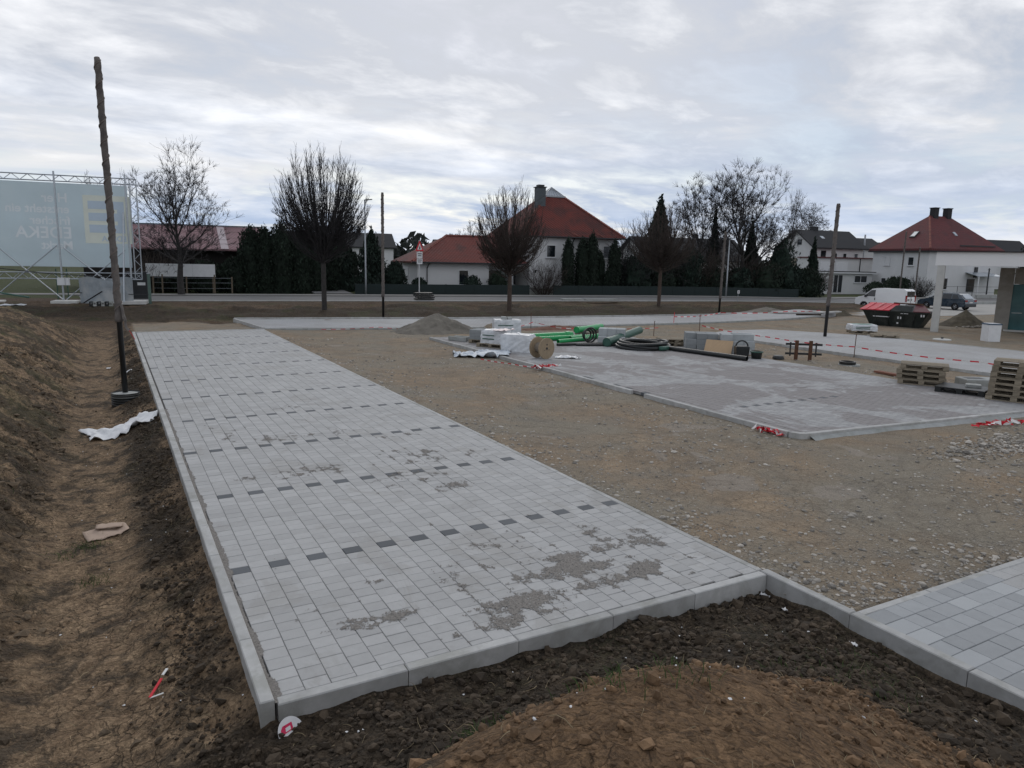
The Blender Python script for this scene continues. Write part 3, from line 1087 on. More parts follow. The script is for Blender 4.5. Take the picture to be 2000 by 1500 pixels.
mb = MB()
mb.prism([(10.74, pad_front(10.74) + .1), (PX1, pad_front(PX1) + .1), (PX1, 20.4), (10.82, 20.4)], -.16, -.012)
pad = part('storage_bay', mb, MAT['joint'])
pad['kind'] = 'structure'
stones = []
i = 0
x = PX0 + .17 + .1
rows = int((PX1 - x) / .2) + 1
for i in range(rows):
    xc = x + .2 * i
    off = 4.1 if i % 2 == 0 else 4.1 + W_LINE
    lo_lim, hi_lim = pad_front(xc) + .12, 20.35
    n0 = math.floor((lo_lim - off) / B_LEN) - 1
    for q in range(n0, n0 + 130):
        yc = off + q * B_LEN
        lo, hi = max(yc - B_LEN / 2, lo_lim), min(yc + B_LEN / 2, hi_lim)
        if hi - lo < .03:
            continue
        kk = (yc - 4.1) / W_LINE
        dark = abs(kk - round(kk)) < 1e-3 and round(kk) == 0 and i % 2 == 0 and 2 < i < 22
        stones.append((xc, (lo + hi) / 2, .2, hi - lo, 1.0 if dark else 0.0))
yy = pad_front(10.8) + .2
while yy < 20.3:                                                 # gutter course along the left kerb
    stones.append((PX0 + .08, yy, .15, .24, 1.0 if random.random() < .10 else 0.0))
    yy += .245
lay(pad, stones, MAT['pad_one'], MAT['pad_many'], MAT['paver_dark'], MAT['paver_dark_many'])
kerb_run(pad, (10.70, pad_front(10.6) + .28), (10.72, 6.3), .11, .30, .012, side=1)
kerb_run(pad, (10.72, 6.85), (10.80, 20.4), .11, .30, .012, side=1)
kerb_run(pad, (10.88, pad_front(10.8) + .0), (PX1, pad_front(PX1)), .11, .30, .006, side=1)
# rounded corner stone and concrete haunching in front of the kerb
mb = MB()
arc_o = [(10.88 - .27 * math.sin(a), pad_front(10.8) + .27 - .27 * math.cos(a)) for a in np.linspace(0, PI / 2, 7)]
arc_i = [(10.88 - .15 * math.sin(a), pad_front(10.8) + .27 - .15 * math.cos(a)) for a in np.linspace(0, PI / 2, 7)]
mb.prism(arc_o + arc_i[::-1], -.28, .009)
part('corner_kerb', mb, MAT['kerb'], pad)
mb = MB()
nn = 60
V, F = [], []
for i in range(nn + 1):
    f = i / nn
    xx = 10.9 + (PX1 - 10.9) * f
    yb = pad_front(xx)
    wv = .10 + .10 * float(fbm(np.array([xx * 1.3]), np.array([3.3]), 3, 5)[0])
    V += [(xx, yb + .002, -.035 - .03 * random.random() * .5), (xx, yb - wv, -.13), (xx, yb - wv - .06, -.24)]
for i in range(nn):
    for j in range(2):
        F.append((i * 3 + j, i * 3 + j + 1, i * 3 + j + 4, i * 3 + j + 3))
mb.add(V, F)
part('haunching', mb, MAT['concrete'], pad)

# ---- the farther bay (x 24..31) and the strip of bays along the far bank
brickm = bpy.data.materials.new('far_paving')
brickm.use_nodes = True
k = NT(brickm.node_tree)
b = brickm.node_tree.nodes['Principled BSDF']
b.inputs['Roughness'].default_value = .85
geo = k.n('ShaderNodeNewGeometry').outputs['Position']
br = k.n('ShaderNodeTexBrick')
br.inputs['Color1'].default_value = (.35, .355, .36, 1)
br.inputs['Color2'].default_value = (.39, .395, .40, 1)
br.inputs['Mortar'].default_value = (.20, .20, .20, 1)
br.inputs['Scale'].default_value = 1.0
br.inputs['Mortar Size'].default_value = .006
br.inputs['Brick Width'].default_value = .2
br.inputs['Row Height'].default_value = .164
k.l(geo, br.inputs['Vector'])
nb = k.ramp(k.noise(geo, .5, 5, .6, .4), [(.40, 0.0), (.62, .5)])
k.l(k.mix(nb, br.outputs[0], (.27, .26, .25)), b.inputs['Base Color'])
MAT['far_paving'] = brickm

mb = MB()
mb.prism([(24.05, 17.75), (23.75, 12), (23.65, 6), (23.8, -3), (31.6, -3.5), (31.75, 6), (31.3, 14.6), (29.0, 18.5), (26.2, 18.7)], -.22, -.005)
far_bay = part('far_parking_bay', mb, MAT['far_paving'])
far_bay['kind'] = 'structure'
for a_, b_ in (((23.98, 17.6), (23.66, 12)), ((23.66, 12), (23.56, 6)), ((23.56, 6), (23.7, -3))):
    kerb_run(far_bay, a_, b_, .1, .3, .012, side=1)
kerb_run(far_bay, (31.75, 6), (31.4, 14.5), .1, .3, .012, side=-1)
strip_far = [(4.55, 31.55), (10.3, 30.35), (16.1, 28.85), (22, 28.15), (28, 27.6), (34, 27.25), (40, 28.4), (46, 30.4)]
strip_near = [(45.8, 26.9), (41.5, 25.0), (36.5, 23.8), (30, 23.15), (22, 23.4), (13.2, 24.35), (7.0, 26.1), (5.05, 26.5)]
mb = MB()
mb.prism((strip_far + strip_near)[::-1], -.3, -.004)
stp = part('far_strip_of_bays', mb, MAT['far_paving'])
stp['kind'] = 'structure'
for a_, b_ in zip(strip_far[:-2], strip_far[1:-1]):
    kerb_run(stp, a_, b_, .12, .4, .075, side=1, mat_=MAT['kerb'])
kerb_run(stp, (4.50, 31.5), (4.98, 26.2), .12, .4, .05, side=1)
for a_, b_ in zip(strip_near[1:-1], strip_near[2:]):
    kerb_run(stp, a_, b_, .14, .4, -.012, side=1, mat_=MAT['concrete'])
# pale hardstanding where the vehicles stand
mb = MB()
mb.prism([(47, 27.6), (52, 24.9), (66, 24.5), (110, 22), (112, 35), (80, 38), (60, 38.0), (50, 35.5), (46.5, 31)], -.8, -.29)
hs = part('vehicle_apron', mb, MAT['path_pale'])
hs['kind'] = 'structure'
# ================================================================== street, verge, path
def ribbon(name, mat_, rows, kind='structure', thick=.25):
    """rows: list of ((x,y,z) near, (x,y,z) far)"""
    mb = MB()
    V, F = [], []
    for a, b in rows:
        V += [a, b, (b[0], b[1], b[2] - thick), (a[0], a[1], a[2] - thick)]
    for i in range(len(rows) - 1):
        o, p = i * 4, i * 4 + 4
        F += [(o, p, p + 1, o + 1), (o + 1, p + 1, p + 2, o + 2), (o + 3, o, p, p + 3)[::-1]]
    mb.add(V, F)
    o = part(name, mb, mat_)
    if kind:
        o['kind'] = kind
    return o


def zst(s):
    return .28 - .38 * float(sstep(36, 70, np.array([s]))[0])


def shs(s):
    return 5.0 * float(sstep(51, 64, np.array([s]))[0])


ss = list(range(-60, 180, 4))
ribbon('street', MAT['tarmac'], [(st(s, 43.2 + shs(s), zst(s) + .02), st(s, 48.6 + shs(s), zst(s) + .03)) for s in ss])
ribbon('pavement', MAT['pavement_grey'], [(st(s, 48.7 + shs(s), zst(s) + .11), st(s, 50.1 + shs(s), zst(s) + .13)) for s in ss], thick=.3)
ribbon('street_edge', MAT['concrete'], [(st(s, 42.75 + shs(s), zst(s) + .05), st(s, 43.15 + shs(s), zst(s) + .05)) for s in ss])
ribbon('driveway', MAT['tarmac'], [(st(4.8, t, .46), st(7.7, t, .46))[::-1] for t in (50.15, 56, 64, 75)], thick=.1)

# ------------------------------------------------------------------ dark green screen fence, panel by panel
def screen_fence(name, s0, s1, t, label, h=.86, step=2.5):
    root = thing(name, label, 'fence', st(s0, t, 0), SA)
    n = max(1, int(round((s1 - s0) / step)))
    L = (s1 - s0) / n
    for i in range(n):
        z = zst(s0 + L * (i + .5))
        part('fence_panel', MB().box((L * (i + .5), 0, z + h / 2 + .06), (L - .07, .04, h)), MAT['fence_green'], root)
    for i in range(n + 1):
        z = zst(s0 + L * i)
        part('fence_post', MB().box((L * i, 0, z + h / 2), (.06, .07, h + .2)), MAT['fence_green'], root)
    return root


screen_fence('screen_fence', 8.0, 22.9, 50.9, 'dark green screen fence in front of the low red-roofed bungalow')
screen_fence('screen_fence', 25.2, 52.0, 50.9, 'long dark green screen fence before the conifers and bare garden trees')

# ------------------------------------------------------------------ wire fence with wooden posts below the bare tree on the left
root = thing('wire_fence', 'wire fence on wooden posts in front of the dark barn', 'fence', st(-6.5, 50.2, .4), SA)
for i, ds in enumerate((0, .6, 2.2, 4.1, 5.3)):
    hh = 1.25 if i % 2 == 0 else 1.4
    part('fence_post', MB().tube([(ds, 0, -.3), (ds + .02, 0, hh)], [.06, .05], 7), MAT['post_wood'], root)
for z in (.4, .8, 1.15):
    part('wire', MB().tube([(0, 0, z), (2.2, 0, z - .02), (5.3, 0, z)], .008, 4), MAT['galv'], root)


# ================================================================== buildings
def facade_window(root, c, w_, h_, ang, frame='frame_white', sill=True, mull=1, shutter=False):
    """window on a wall; c = centre in root space, ang = direction the window faces (root space)"""
    wn = link('window', None, root, c, ang - PI / 2 + PI)
    # local: x along wall, -y outwards
    fr = MB()
    b_ = .07
    for (cx_, cz, sx, sz_) in ((0, h_ / 2 - b_ / 2, w_, b_), (0, -h_ / 2 + b_ / 2, w_, b_), (-w_ / 2 + b_ / 2, 0, b_, h_ - 2 * b_), (w_ / 2 - b_ / 2, 0, b_, h_ - 2 * b_)):
        fr.box((cx_, -.025, cz), (sx, .09, sz_))
    for q in range(1, mull):
        fr.box((-w_ / 2 + w_ * q / mull, -.02, 0), (.06, .07, h_ - 2 * b_))
    me = fr.mesh('frame', MAT[frame])
    link('frame', me, wn)
    part('pane', MB().box((0, .0, 0), (w_ - 2 * b_ + .01, .02, h_ - 2 * b_ + .01)), MAT['white_plaster'] if shutter else MAT['glass_dark'], wn)
    if sill:
        part('sill', MB().box((0, -.08, -h_ / 2 - .03), (w_ + .16, .18, .05)), MAT['frame_white'], wn)
    return wn


def hip_roof(mb, x0, x1, y0, y1, z, ze, ridge, over=.5, th=.12):
    """hip roof over a rectangle; ridge = ((xa,ya),(xb,yb)) at height ze"""
    a = [(x0 - over, y0 - over), (x1 + over, y0 - over), (x1 + over, y1 + over), (x0 - over, y1 + over)]
    V = [(p[0], p[1], z) for p in a] + [(p[0], p[1], z + th) for p in a] + [(ridge[0][0], ridge[0][1], ze), (ridge[1][0], ridge[1][1], ze)]
    F = [(3, 2, 1, 0), (0, 1, 5, 4), (1, 2, 6, 5), (2, 3, 7, 6), (3, 0, 4, 7), (4, 5, 9, 8), (5, 6, 9), (6, 7, 8, 9), (7, 4, 8)]
    if ridge[0] == ridge[1]:
        V = V[:-1]
        F = F[:5] + [(4, 5, 8), (5, 6, 8), (6, 7, 8), (7, 4, 8)]
    mb.add(V, F)


def roof_mat(name, col, col2, pitch_scale=3.3):
    m = mat(name, col, .8, .16, 1.2, 0, col2=col2, f2=.45)
    t = m.node_tree
    k = NT(t)
    b = t.nodes['Principled BSDF']
    tcn = k.n('ShaderNodeTexCoord').outputs['Object']
    s_ = k.n('ShaderNodeSeparateXYZ')
    k.l(tcn, s_.inputs[0])
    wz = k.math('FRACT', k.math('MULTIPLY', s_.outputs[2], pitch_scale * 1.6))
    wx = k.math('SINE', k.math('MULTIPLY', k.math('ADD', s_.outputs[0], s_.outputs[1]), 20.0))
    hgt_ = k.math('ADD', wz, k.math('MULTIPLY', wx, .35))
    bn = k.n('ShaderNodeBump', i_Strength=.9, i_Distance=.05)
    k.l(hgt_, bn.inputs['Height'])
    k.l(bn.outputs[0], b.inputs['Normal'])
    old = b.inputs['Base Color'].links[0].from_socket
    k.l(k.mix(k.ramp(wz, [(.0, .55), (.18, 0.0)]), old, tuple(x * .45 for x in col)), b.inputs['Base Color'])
    MAT[name] = m


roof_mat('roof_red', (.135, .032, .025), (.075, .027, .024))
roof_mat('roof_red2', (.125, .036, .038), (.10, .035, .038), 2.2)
roof_mat('roof_pink', (.22, .13, .14), (.26, .175, .185), 1.2)
mm('ridge_tile', (.20, .075, .06), .85, .2, 3, rnd=.25)


def ridge_tiles(root, a, b, n):
    a, b = Vector(a), Vector(b)
    d = (b - a)
    L = d.length / n
    q = d.to_track_quat('X', 'Z').to_matrix()
    mb = MB()
    V = [(-L / 2, -.13, -.03), (-L / 2, 0, .09), (-L / 2, .13, -.03), (L / 2 * 1.05, -.12, -.03), (L / 2 * 1.05, 0, .07), (L / 2 * 1.05, .12, -.03)]
    mb.add([tuple(q @ Vector(v)) for v in V], [(0, 1, 4, 3), (1, 2, 5, 4), (0, 2, 1), (3, 4, 5)])
    me = mb.mesh('ridge_tile', MAT['ridge_tile'])
    for i in range(n):
        p = a + d * ((i + .5) / n)
        link('ridge_tile', me, root, p + Vector((0, 0, .03)))


def gutter_pipe(root, x, y, z0, z1, lean=.0):
    part('downpipe', MB().tube([(x, y, z0), (x, y, z1 - .45), (x + .15, y - .25, z1)], .045, 6), MAT['frame_dark'], root)


# ---- bungalow
b1 = thing('bungalow', 'low white bungalow with red hipped tile roof behind the dark fence', 'house', st(13.7, 54.0, 0), SA)
wl = MB()
wl.box((3.25, 4.1, 1.6), (6.5, 8.2, 2.9))
wl.box((7.6, 4.9, 1.6), (2.2, 6.0, 2.9))
part('wall', wl, MAT['white_plaster'], b1)
rf = MB()
hip_roof(rf, 0, 9.4, 0, 8.2, 2.93, 5.45, ((3.6, 4.1), (8.2, 4.1)), .62)
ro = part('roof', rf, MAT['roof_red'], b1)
ridge_tiles(ro, (-.55, -.55, 3.08), (3.6, 4.1, 5.45), 19)
ridge_tiles(ro, (3.6, 4.1, 5.45), (8.2, 4.1, 5.45), 15)
part('vent_pipe', MB().tube([(6.2, 4.0, 5.2), (6.2, 4.0, 5.75)], .07, 6), MAT['frame_dark'], ro)
part('gutter', MB().tube([(-.62, -.68, 2.98), (10.0, -.68, 2.98)], .07, 6), MAT['frame_dark'], b1)
facade_window(b1, (4.15, 0, 1.72), .95, 1.35, -PI / 2)
gutter_pipe(b1, .85, -.08, .2, 2.95)
part('garage_door', MB().box((-.02, 5.0, 1.45), (.06, 2.6, 2.2)), MAT['white_plastic'], b1)
part('meter_box', MB().box((.35, -.05, .95), (.45, .1, .35)), MAT['frame_dark'], b1)
dr = part('door', MB().box((7.35, 1.87, 1.25), (1.5, .06, 2.2)), MAT['glass_dark'], b1)
for _q in (6.62, 8.12):
    part('door_jamb', MB().box((_q, 1.84, 1.3), (.1, .1, 2.4)), MAT['frame_white'], dr)
part('porch_post', MB().box((8.6, -.2, 1.55), (.16, .16, 2.75)), MAT['frame_white'], b1)

# ---- two-storey house with the glass pyramid
b2 = thing('two_storey_house', 'white two-storey house with tall red roof topped by a glass pyramid', 'house', st(23.0, 53.2, 0), SA)
wl = MB()
wl.box((3.0, 5.0, 2.9), (4.2, 9.4, 5.4))
wl.box((7.15, 5.2, 2.9), (4.9, 9.0, 5.4))
wl.box((1.0, 6.5, 1.6), (2.6, 5.0, 2.9))
part('wall', wl, MAT['white_plaster'], b2)
part('plinth', MB().box((2.99, .26, .4), (4.26, .1, .9)), MAT['concrete'], b2)
rf = MB()
AP = (4.75, 4.9)
a_ = [(-.35, -.1), (10.3, -.1), (10.3, 10.3), (-.35, 10.3)]
gz, gw = 9.35, .95
V = [(p[0], p[1], 5.42) for p in a_] + [(p[0], p[1], 5.56) for p in a_]
V += [(AP[0] - gw, AP[1] - gw, gz), (AP[0] + gw, AP[1] - gw, gz), (AP[0] + gw, AP[1] + gw, gz), (AP[0] - gw, AP[1] + gw, gz)]
rf.add(V, [(3, 2, 1, 0), (0, 1, 5, 4), (1, 2, 6, 5), (2, 3, 7, 6), (3, 0, 4, 7), (4, 5, 9, 8), (5, 6, 10, 9), (6, 7, 11, 10), (7, 4, 8, 11), (8, 9, 10, 11)])
ro = part('roof', rf, MAT['roof_red'], b2)
ridge_tiles(ro, (-.35, -.1, 5.56), (AP[0] - gw, AP[1] - gw, gz), 24)
ridge_tiles(ro, (10.3, -.1, 5.56), (AP[0] + gw, AP[1] - gw, gz), 24)
gp = MB()
gp.add([(AP[0] - gw, AP[1] - gw, gz + .1), (AP[0] + gw, AP[1] - gw, gz + .1), (AP[0] + gw, AP[1] + gw, gz + .1), (AP[0] - gw, AP[1] + gw, gz + .1), (AP[0], AP[1], gz + .95)],
       [(0, 1, 4), (1, 2, 4), (2, 3, 4), (3, 0, 4), (3, 2, 1, 0)])
gpo = part('glass_pyramid', gp, MAT['glass_roof'], ro)
gb = MB()
for q in range(-3, 4):
    f = q / 3
    gb.beam((AP[0] + f * gw, AP[1] - gw - .02, gz + .1), (AP[0] + f * .02, AP[1], gz + .99), .05)
    gb.beam((AP[0] - gw - .02, AP[1] + f * gw, gz + .1), (AP[0], AP[1] + f * .02, gz + .99), .05)
for sx_ in (-1, 1):
    gb.beam((AP[0] - gw - .08, AP[1] + sx_ * (gw + .05), gz + .04), (AP[0] + gw + .08, AP[1] + sx_ * (gw + .05), gz + .04), .14)
    gb.beam((AP[0] + sx_ * (gw + .05), AP[1] - gw - .08, gz + .045), (AP[0] + sx_ * (gw + .05), AP[1] + gw + .08, gz + .045), .14)
part('glazing_bars', gb, MAT['grey_metal'], ro)
ch = part('chimney', MB().box((2.95, 3.3, 8.6), (.82, .82, 2.9)), mm('chimney_grey', (.085, .10, .11), .8, .1, 3), ro)
part('chimney_cap', MB().box((2.95, 3.3, 10.1), (.98, .98, .08)).box((2.95, 3.3, 10.25), (.6, .6, .14)), MAT['frame_dark'], ro)
# roof folds over the bay
for xx in (5.45, 8.0):
    rp = MB().beam((xx - .9, .75, 6.2), (xx, -.14, 5.60), .14, .08)
    part('roof_fold', rp, MAT['ridge_tile'], ro)
part('gutter', MB().tube([(-.4, -.16, 5.47), (10.35, -.16, 5.47)], .07, 6), MAT['frame_dark'], b2)
facade_window(b2, (2.95, .30, 4.2), .95, 1.15, -PI / 2)
facade_window(b2, (8.85, .70, 4.25), .95, 1.2, -PI / 2)
facade_window(b2, (.9, 4.0, 1.7), .45, 1.4, -PI / 2)
gutter_pipe(b2, 5.0, .2, .3, 5.45)
part('wall_lamp', MB().box((1.45, .2, 2.35), (.12, .14, .24)).box((1.45, .1, 2.47), (.22, .25, .06)), MAT['frame_dark'], b2)

# ---- barn with the pinkish roof
b3 = thing('barn', 'dark timber barn with faded pink sheet roof behind the bare tree', 'barn', st(-13, 58.5, 0), SA)
part('wall', MB().box((7.2, 4.0, 1.9), (13.4, 7.2, 3.8)), MAT['dark_wood_wall'], b3)
rf = MB()
V = [(0, -.5, 3.72), (14.3, -.5, 3.72), (14.3, 4.0, 5.75), (0, 4.0, 5.75), (14.3, 8.5, 3.72), (0, 8.5, 3.72)]
V += [(p[0], p[1], p[2] - .12) for p in V]
rf.add(V, [(0, 1, 2, 3), (3, 2, 4, 5), (6, 9, 8, 7), (9, 11, 10, 8), (0, 6, 7, 1), (1, 7, 8, 2), (2, 8, 10, 4), (0, 3, 9, 6), (3, 5, 11, 9)])
ro = part('roof', rf, MAT['roof_pink'], b3)
mb = MB()
mb.add([(10.9, -.49, 3.76), (11.5, -.49, 3.76), (11.0, 3.97, 5.78), (10.4, 3.97, 5.78)], [(0, 1, 2, 3)])
part('light_strip', mb, mm('rooflight', (.36, .30, .32), .5, .1, 2), ro)
part('verge_board', MB().beam((0, 4.0, 5.80), (14.3, 4.0, 5.80), .2, .08), MAT['roof_dark'], ro)
# white sheet stretched before it
wbd = thing('white_board', 'long white board on posts behind the bare tree, before the barn', 'board', st(-4.8, 52.4, .2), SA)
for _q in range(3):
    part('panel', MB().box((-1.6 + 1.6 * _q, 0, 1.85), (1.59, .05, .95), bev=.01), MAT['white_plastic'], wbd)
for _q in (-2.2, 0, 2.2):
    part('post', MB().box((_q, .07, 1.1), (.08, .08, 2.4)), MAT['post_wood'], wbd)
# dark shrub bulk left of the hedge is built with the plants

# ---- white house with the red hipped roof on the right
b4 = thing('corner_house', 'white two-storey house with big red hipped roof and two dark chimneys', 'house', st(82.4, 62.2, -.3), SA)
Lx, Ly = 12.6, 8.9
part('wall', MB().box((Lx / 2, Ly / 2, 2.8), (Lx, Ly, 6.4)), MAT['white_plaster'], b4)
rf = MB()
hip_roof(rf, 0, Lx, 0, Ly, 5.98, 10.75, ((4.5, 4.45), (8.1, 4.45)), .45, .25)
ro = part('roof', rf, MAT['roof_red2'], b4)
part('eaves_board', MB().box((Lx / 2, Ly / 2, 5.88), (Lx + 1.0, Ly + 1.0, .18)), MAT['roof_dark'], b4)
ridge_tiles(ro, (-.45, -.45, 6.23), (4.5, 4.45, 10.75), 26)
for cx_ in (5.3, 7.7):
    part('chimney', MB().box((cx_, 4.45, 10.9), (.75, .8, 1.7)).box((cx_, 4.45, 11.8), (.9, .95, .1)), MAT['roof_dark'], ro)


def on_roof_left(u, v):   # point on the left hip face (x from eave)
    return u


sk = MB()
# skylight on the face turned to the left
q = Vector((-(10.75 - 6.25), 0, 5.45)).normalized()
px_, pz_ = 1.55, 6.23 + (1.55 + .45) / 4.95 * 4.52
rot = Matrix.Rotation(-math.atan2(4.52, 4.95), 3, 'Y')
sk.box((px_, 3.9, pz_ + .09), (1.15, .85, .12), rot=rot)
so = part('skylight', sk, MAT['frame_dark'], ro)
part('pane', MB().box((px_ - .02, 3.9, pz_ + .16), (.9, .62, .04), rot=rot), MAT['glass_roof'], so)
rot2 = Matrix.Rotation(math.atan2(4.52, 4.9), 3, 'X')
part('skylight', MB().box((6.2, 1.7, 6.23 + (1.7 + .45) / 4.9 * 4.52 + .08), (.4, .7, .1), rot=rot2), MAT['glass_roof'], ro)
part('snow_guard', MB().beam((5.2, -.1, 6.72), (11.6, -.1, 6.72), .08, .16), MAT['frame_dark'], ro)
for yy_, sh in ((6.4, True), (2.6, False)):
    facade_window(b4, (0, yy_, 4.6), .95, 1.15, PI, shutter=sh)
for yy_ in (6.7, 2.8):
    facade_window(b4, (0, yy_, 1.95), .85, .75, PI)
facade_window(b4, (2.9, 0, 1.75), 1.75, 1.55, -PI / 2, mull=2)
part('wall_vent', MB().box((8.6, -.08, 3.3), (.5, .16, 1.4)), MAT['frame_dark'], b4)
po = part('glass_porch', MB().box((9.0, -1.0, 3.05), (4.4, 2.0, .08), rot=Matrix.Rotation(.25, 3, 'X')), MAT['glass_roof'], b4)
for (xx, yy_) in ((6.9, -1.9), (11.1, -1.9)):
    part('porch_post', MB().box((xx, yy_, 1.5), (.12, .12, 2.7)), MAT['frame_white'], po)
part('porch_window', MB().box((7.9, -.06, 1.6), (1.3, .1, 1.7)), MAT['glass_dark'], po)

# ---- white gabled house with the dark roof, its garage and the flat annexe
b5 = thing('gabled_house', 'white gabled house with dark roof and balcony behind the slim birch', 'house', st(79.0, 79, 0), SA)


def gable_house(root, Lx, Ly, ze, zr, over=.5, roofm='roof_dark', zb=-2.0):
    mb = MB()
    V = [(0, 0, zb), (Lx, 0, zb), (Lx, Ly, zb), (0, Ly, zb), (0, 0, ze), (Lx, 0, ze), (Lx, Ly, ze), (0, Ly, ze), (0, Ly / 2, zr), (Lx, Ly / 2, zr)]
    mb.add(V, [(0, 1, 5, 4), (2, 3, 7, 6), (0, 4, 8, 7, 3), (1, 2, 6, 9, 5), (4, 5, 9, 8), (6, 7, 8, 9)])
    part('wall', mb, MAT['white_plaster'], root)
    mb = MB()
    dz = (zr - ze) / (Ly / 2) * over
    a = [(-over, -over, ze - dz), (Lx + over, -over, ze - dz), (Lx + over, Ly / 2, zr), (-over, Ly / 2, zr), (Lx + over, Ly + over, ze - dz), (-over, Ly + over, ze - dz)]
    V = [(p[0], p[1], p[2] + .2) for p in a] + [(p[0], p[1], p[2] + .03) for p in a]
    mb.add(V, [(0, 1, 2, 3), (3, 2, 4, 5), (6, 9, 8, 7), (9, 11, 10, 8), (0, 6, 7, 1), (1, 7, 8, 2), (2, 8, 10, 4), (0, 3, 9, 6), (3, 5, 11, 9), (4, 10, 11, 5)])
    return part('roof', mb, MAT[roofm], root)


ro = gable_house(b5, 9.6, 7.4, 6.3, 8.7)
part('chimney', MB().box((3.4, 4.0, 8.9), (.9, .9, 1.1)), MAT['roof_dark'], ro)
part('skylight', MB().box((3.3, 2.0, 7.75), (.6, .7, .1), rot=Matrix.Rotation(math.atan2(2.4, 3.7), 3, 'X')), MAT['glass_roof'], ro)
facade_window(b5, (0, 3.0, 7.0), .9, .8, PI, 'frame_dark', False)
ba = part('balcony', MB().box((1.6, -.6, 3.65), (3.2, 1.2, .12)), MAT['concrete'], b5)
for q in range(4):
    part('balcony_board', MB().box((1.6, -1.2, 3.85 + q * .22), (3.2, .05, .17)), MAT['wood_dark'], ba)
part('balcony_door', MB().box((1.9, -.03, 4.75), (.9, .06, 2.0)), MAT['glass_dark'], b5)
for xx in (4.2, 6.0, 8.2):
    facade_window(b5, (xx, 0, 4.9), .75, 1.1, -PI / 2)
tr = part('trellis', MB().box((-.1, 4.4, 4.0), (.08, 2.2, 1.3)), MAT['wood_grey'], b5)

b6 = thing('small_gabled_house', 'small white house with dark roof just right of the balcony house', 'house', st(89.8, 80.5, 0), SA)
ro = gable_house(b6, 4.6, 6.0, 6.2, 7.8, .3)
facade_window(b6, (2.9, 0, 5.0), .8, 1.0, -PI / 2)
part('flue', MB().tube([(.3, -.1, 3.5), (.3, -.1, 8.4)], .12, 8), MAT['galv'], b6)

b7 = thing('garage_block', 'long white garage block with red roof edging on the slope', 'garage', st(77.0, 75.5, 0), SA)
part('wall', MB().box((5.4, 2.0, 2.0), (10.8, 4.0, 5.2)), MAT['white_plaster'], b7)
part('roof', MB().box((5.4, 2.0, 4.68), (11.2, 4.5, .16)), MAT['roof_red2'], b7)
for xx in (1.4, 4.2):
    part('garage_door', MB().box((xx, -.03, 3.4), (2.2, .06, 1.4)), MAT['white_plastic'], b7)
part('downpipe', MB().tube([(7.6, -.06, 1.5), (7.6, -.06, 4.6)], .06, 6), MAT['frame_dark'], b7)

b8 = thing('flat_annexe', 'flat-roofed white annexe with glazed door facing the lawn', 'annexe', st(71.0, 70.2, 0), SA)
part('wall', MB().box((5.8, 2.5, .9), (9.8, 5.0, 3.2)), MAT['white_plaster'], b8)
part('roof', MB().box((5.8, 2.3, 2.58), (10.4, 5.6, .18)), MAT['frame_white'], b8)
part('roof_edge', MB().box((5.8, 2.3, 2.73), (10.2, 5.4, .1)), MAT['roof_dark'], b8)
dr = part('glazed_door', MB().box((4.6, -.03, 1.1), (1.5, .06, 2.3)), MAT['glass_dark'], b8)
for _q in (3.82, 4.6, 5.38):
    part('door_jamb', MB().box((_q, -.08, 1.1), (.09, .06, 2.3)), MAT['frame_white'], dr)
facade_window(b8, (8.6, 0, 1.75), 2.3, 1.0, -PI / 2, mull=2)

# ---- house hidden behind the garden trees, and far roofs on the skyline
b9 = thing('screened_house', 'white house with dark roof half hidden behind the big bare tree', 'house', st(43.5, 66, 0), SA)
gable_house(b9, 14.0, 8.0, 3.9, 6.3, .5, 'roof_dark')
facade_window(b9, (9, 0, 2.6), 1.0, 1.1, -PI / 2)
facade_window(b9, (3, 0, 2.6), 1.0, 1.1, -PI / 2)
for i, (s_, t_, L_, D_, ze, zr, rm, lab) in enumerate((
        (14.5, 118, 9, 8, 5.2, 7.4, 'roof_dark', 'distant dark-roofed house between the street lamp and the wrapped pole'),
        (31.5, 116, 8, 8, 4.6, 6.6, 'roof_dark', 'distant low house left of the bungalow ridge'),
        (66.5, 92, 8, 8, 5.4, 7.4, 'roof_dark', 'distant grey-roofed house left of the balcony house'),
        (128, 95, 22, 8, 6.0, 9.3, 'roof_dark', 'distant grey-roofed house at the right edge above the canopy'),
        (105, 96, 10, 8, 5.2, 8.0, 'roof_dark', 'distant dark house between annexe chimney and red roof'))):
    b_ = thing('distant_house', lab, 'house', st(s_, t_, 0), SA)
    ro = gable_house(b_, L_, D_, ze, zr, .5, rm)
    part('chimney', MB().box((L_ * .4, D_ / 2, zr + .3), (.7, .7, 1.0)), MAT['roof_dark'], ro)

# ---- new shop at the right edge: canopy on a concrete column, wall and shop window
DA = math.radians(-64.5)
sh = thing('shop_canopy', 'white canopy fascia on a slim concrete column at the right edge', 'canopy', (38.75, 15.6, -.15), DA)
part('column', MB().box((.1, .2, 1.80), (.36, .36, 3.66), bev=.01), MAT['concrete_light'], sh)
part('fascia', MB().box((5.9, .15, 4.0), (12.2, .3, .72)), MAT['fascia_white'], sh)
part('canopy_roof', MB().box((5.9, 3.3, 3.98), (12.1, 5.98, .60)), MAT['white_plaster'], sh)
part('roof_edge', MB().box((5.9, 3.1, 4.385), (12.3, 6.5, .05)), MAT['roof_dark'], sh)
bw = thing('shop', 'raw plaster shop wall with large green-tinted window under the canopy', 'shop', (38.75, 15.6, -.2), DA)
part('wall', MB().box((3.05, 5.35, 1.82), (.72, .3, 3.64)).box((7.4, 5.35, 3.18), (7.95, .3, .92)), mm('raw_plaster', (.30, .285, .26), .95, .12, 2, .003, 50, col2=(.24, .225, .2), f2=1), bw)
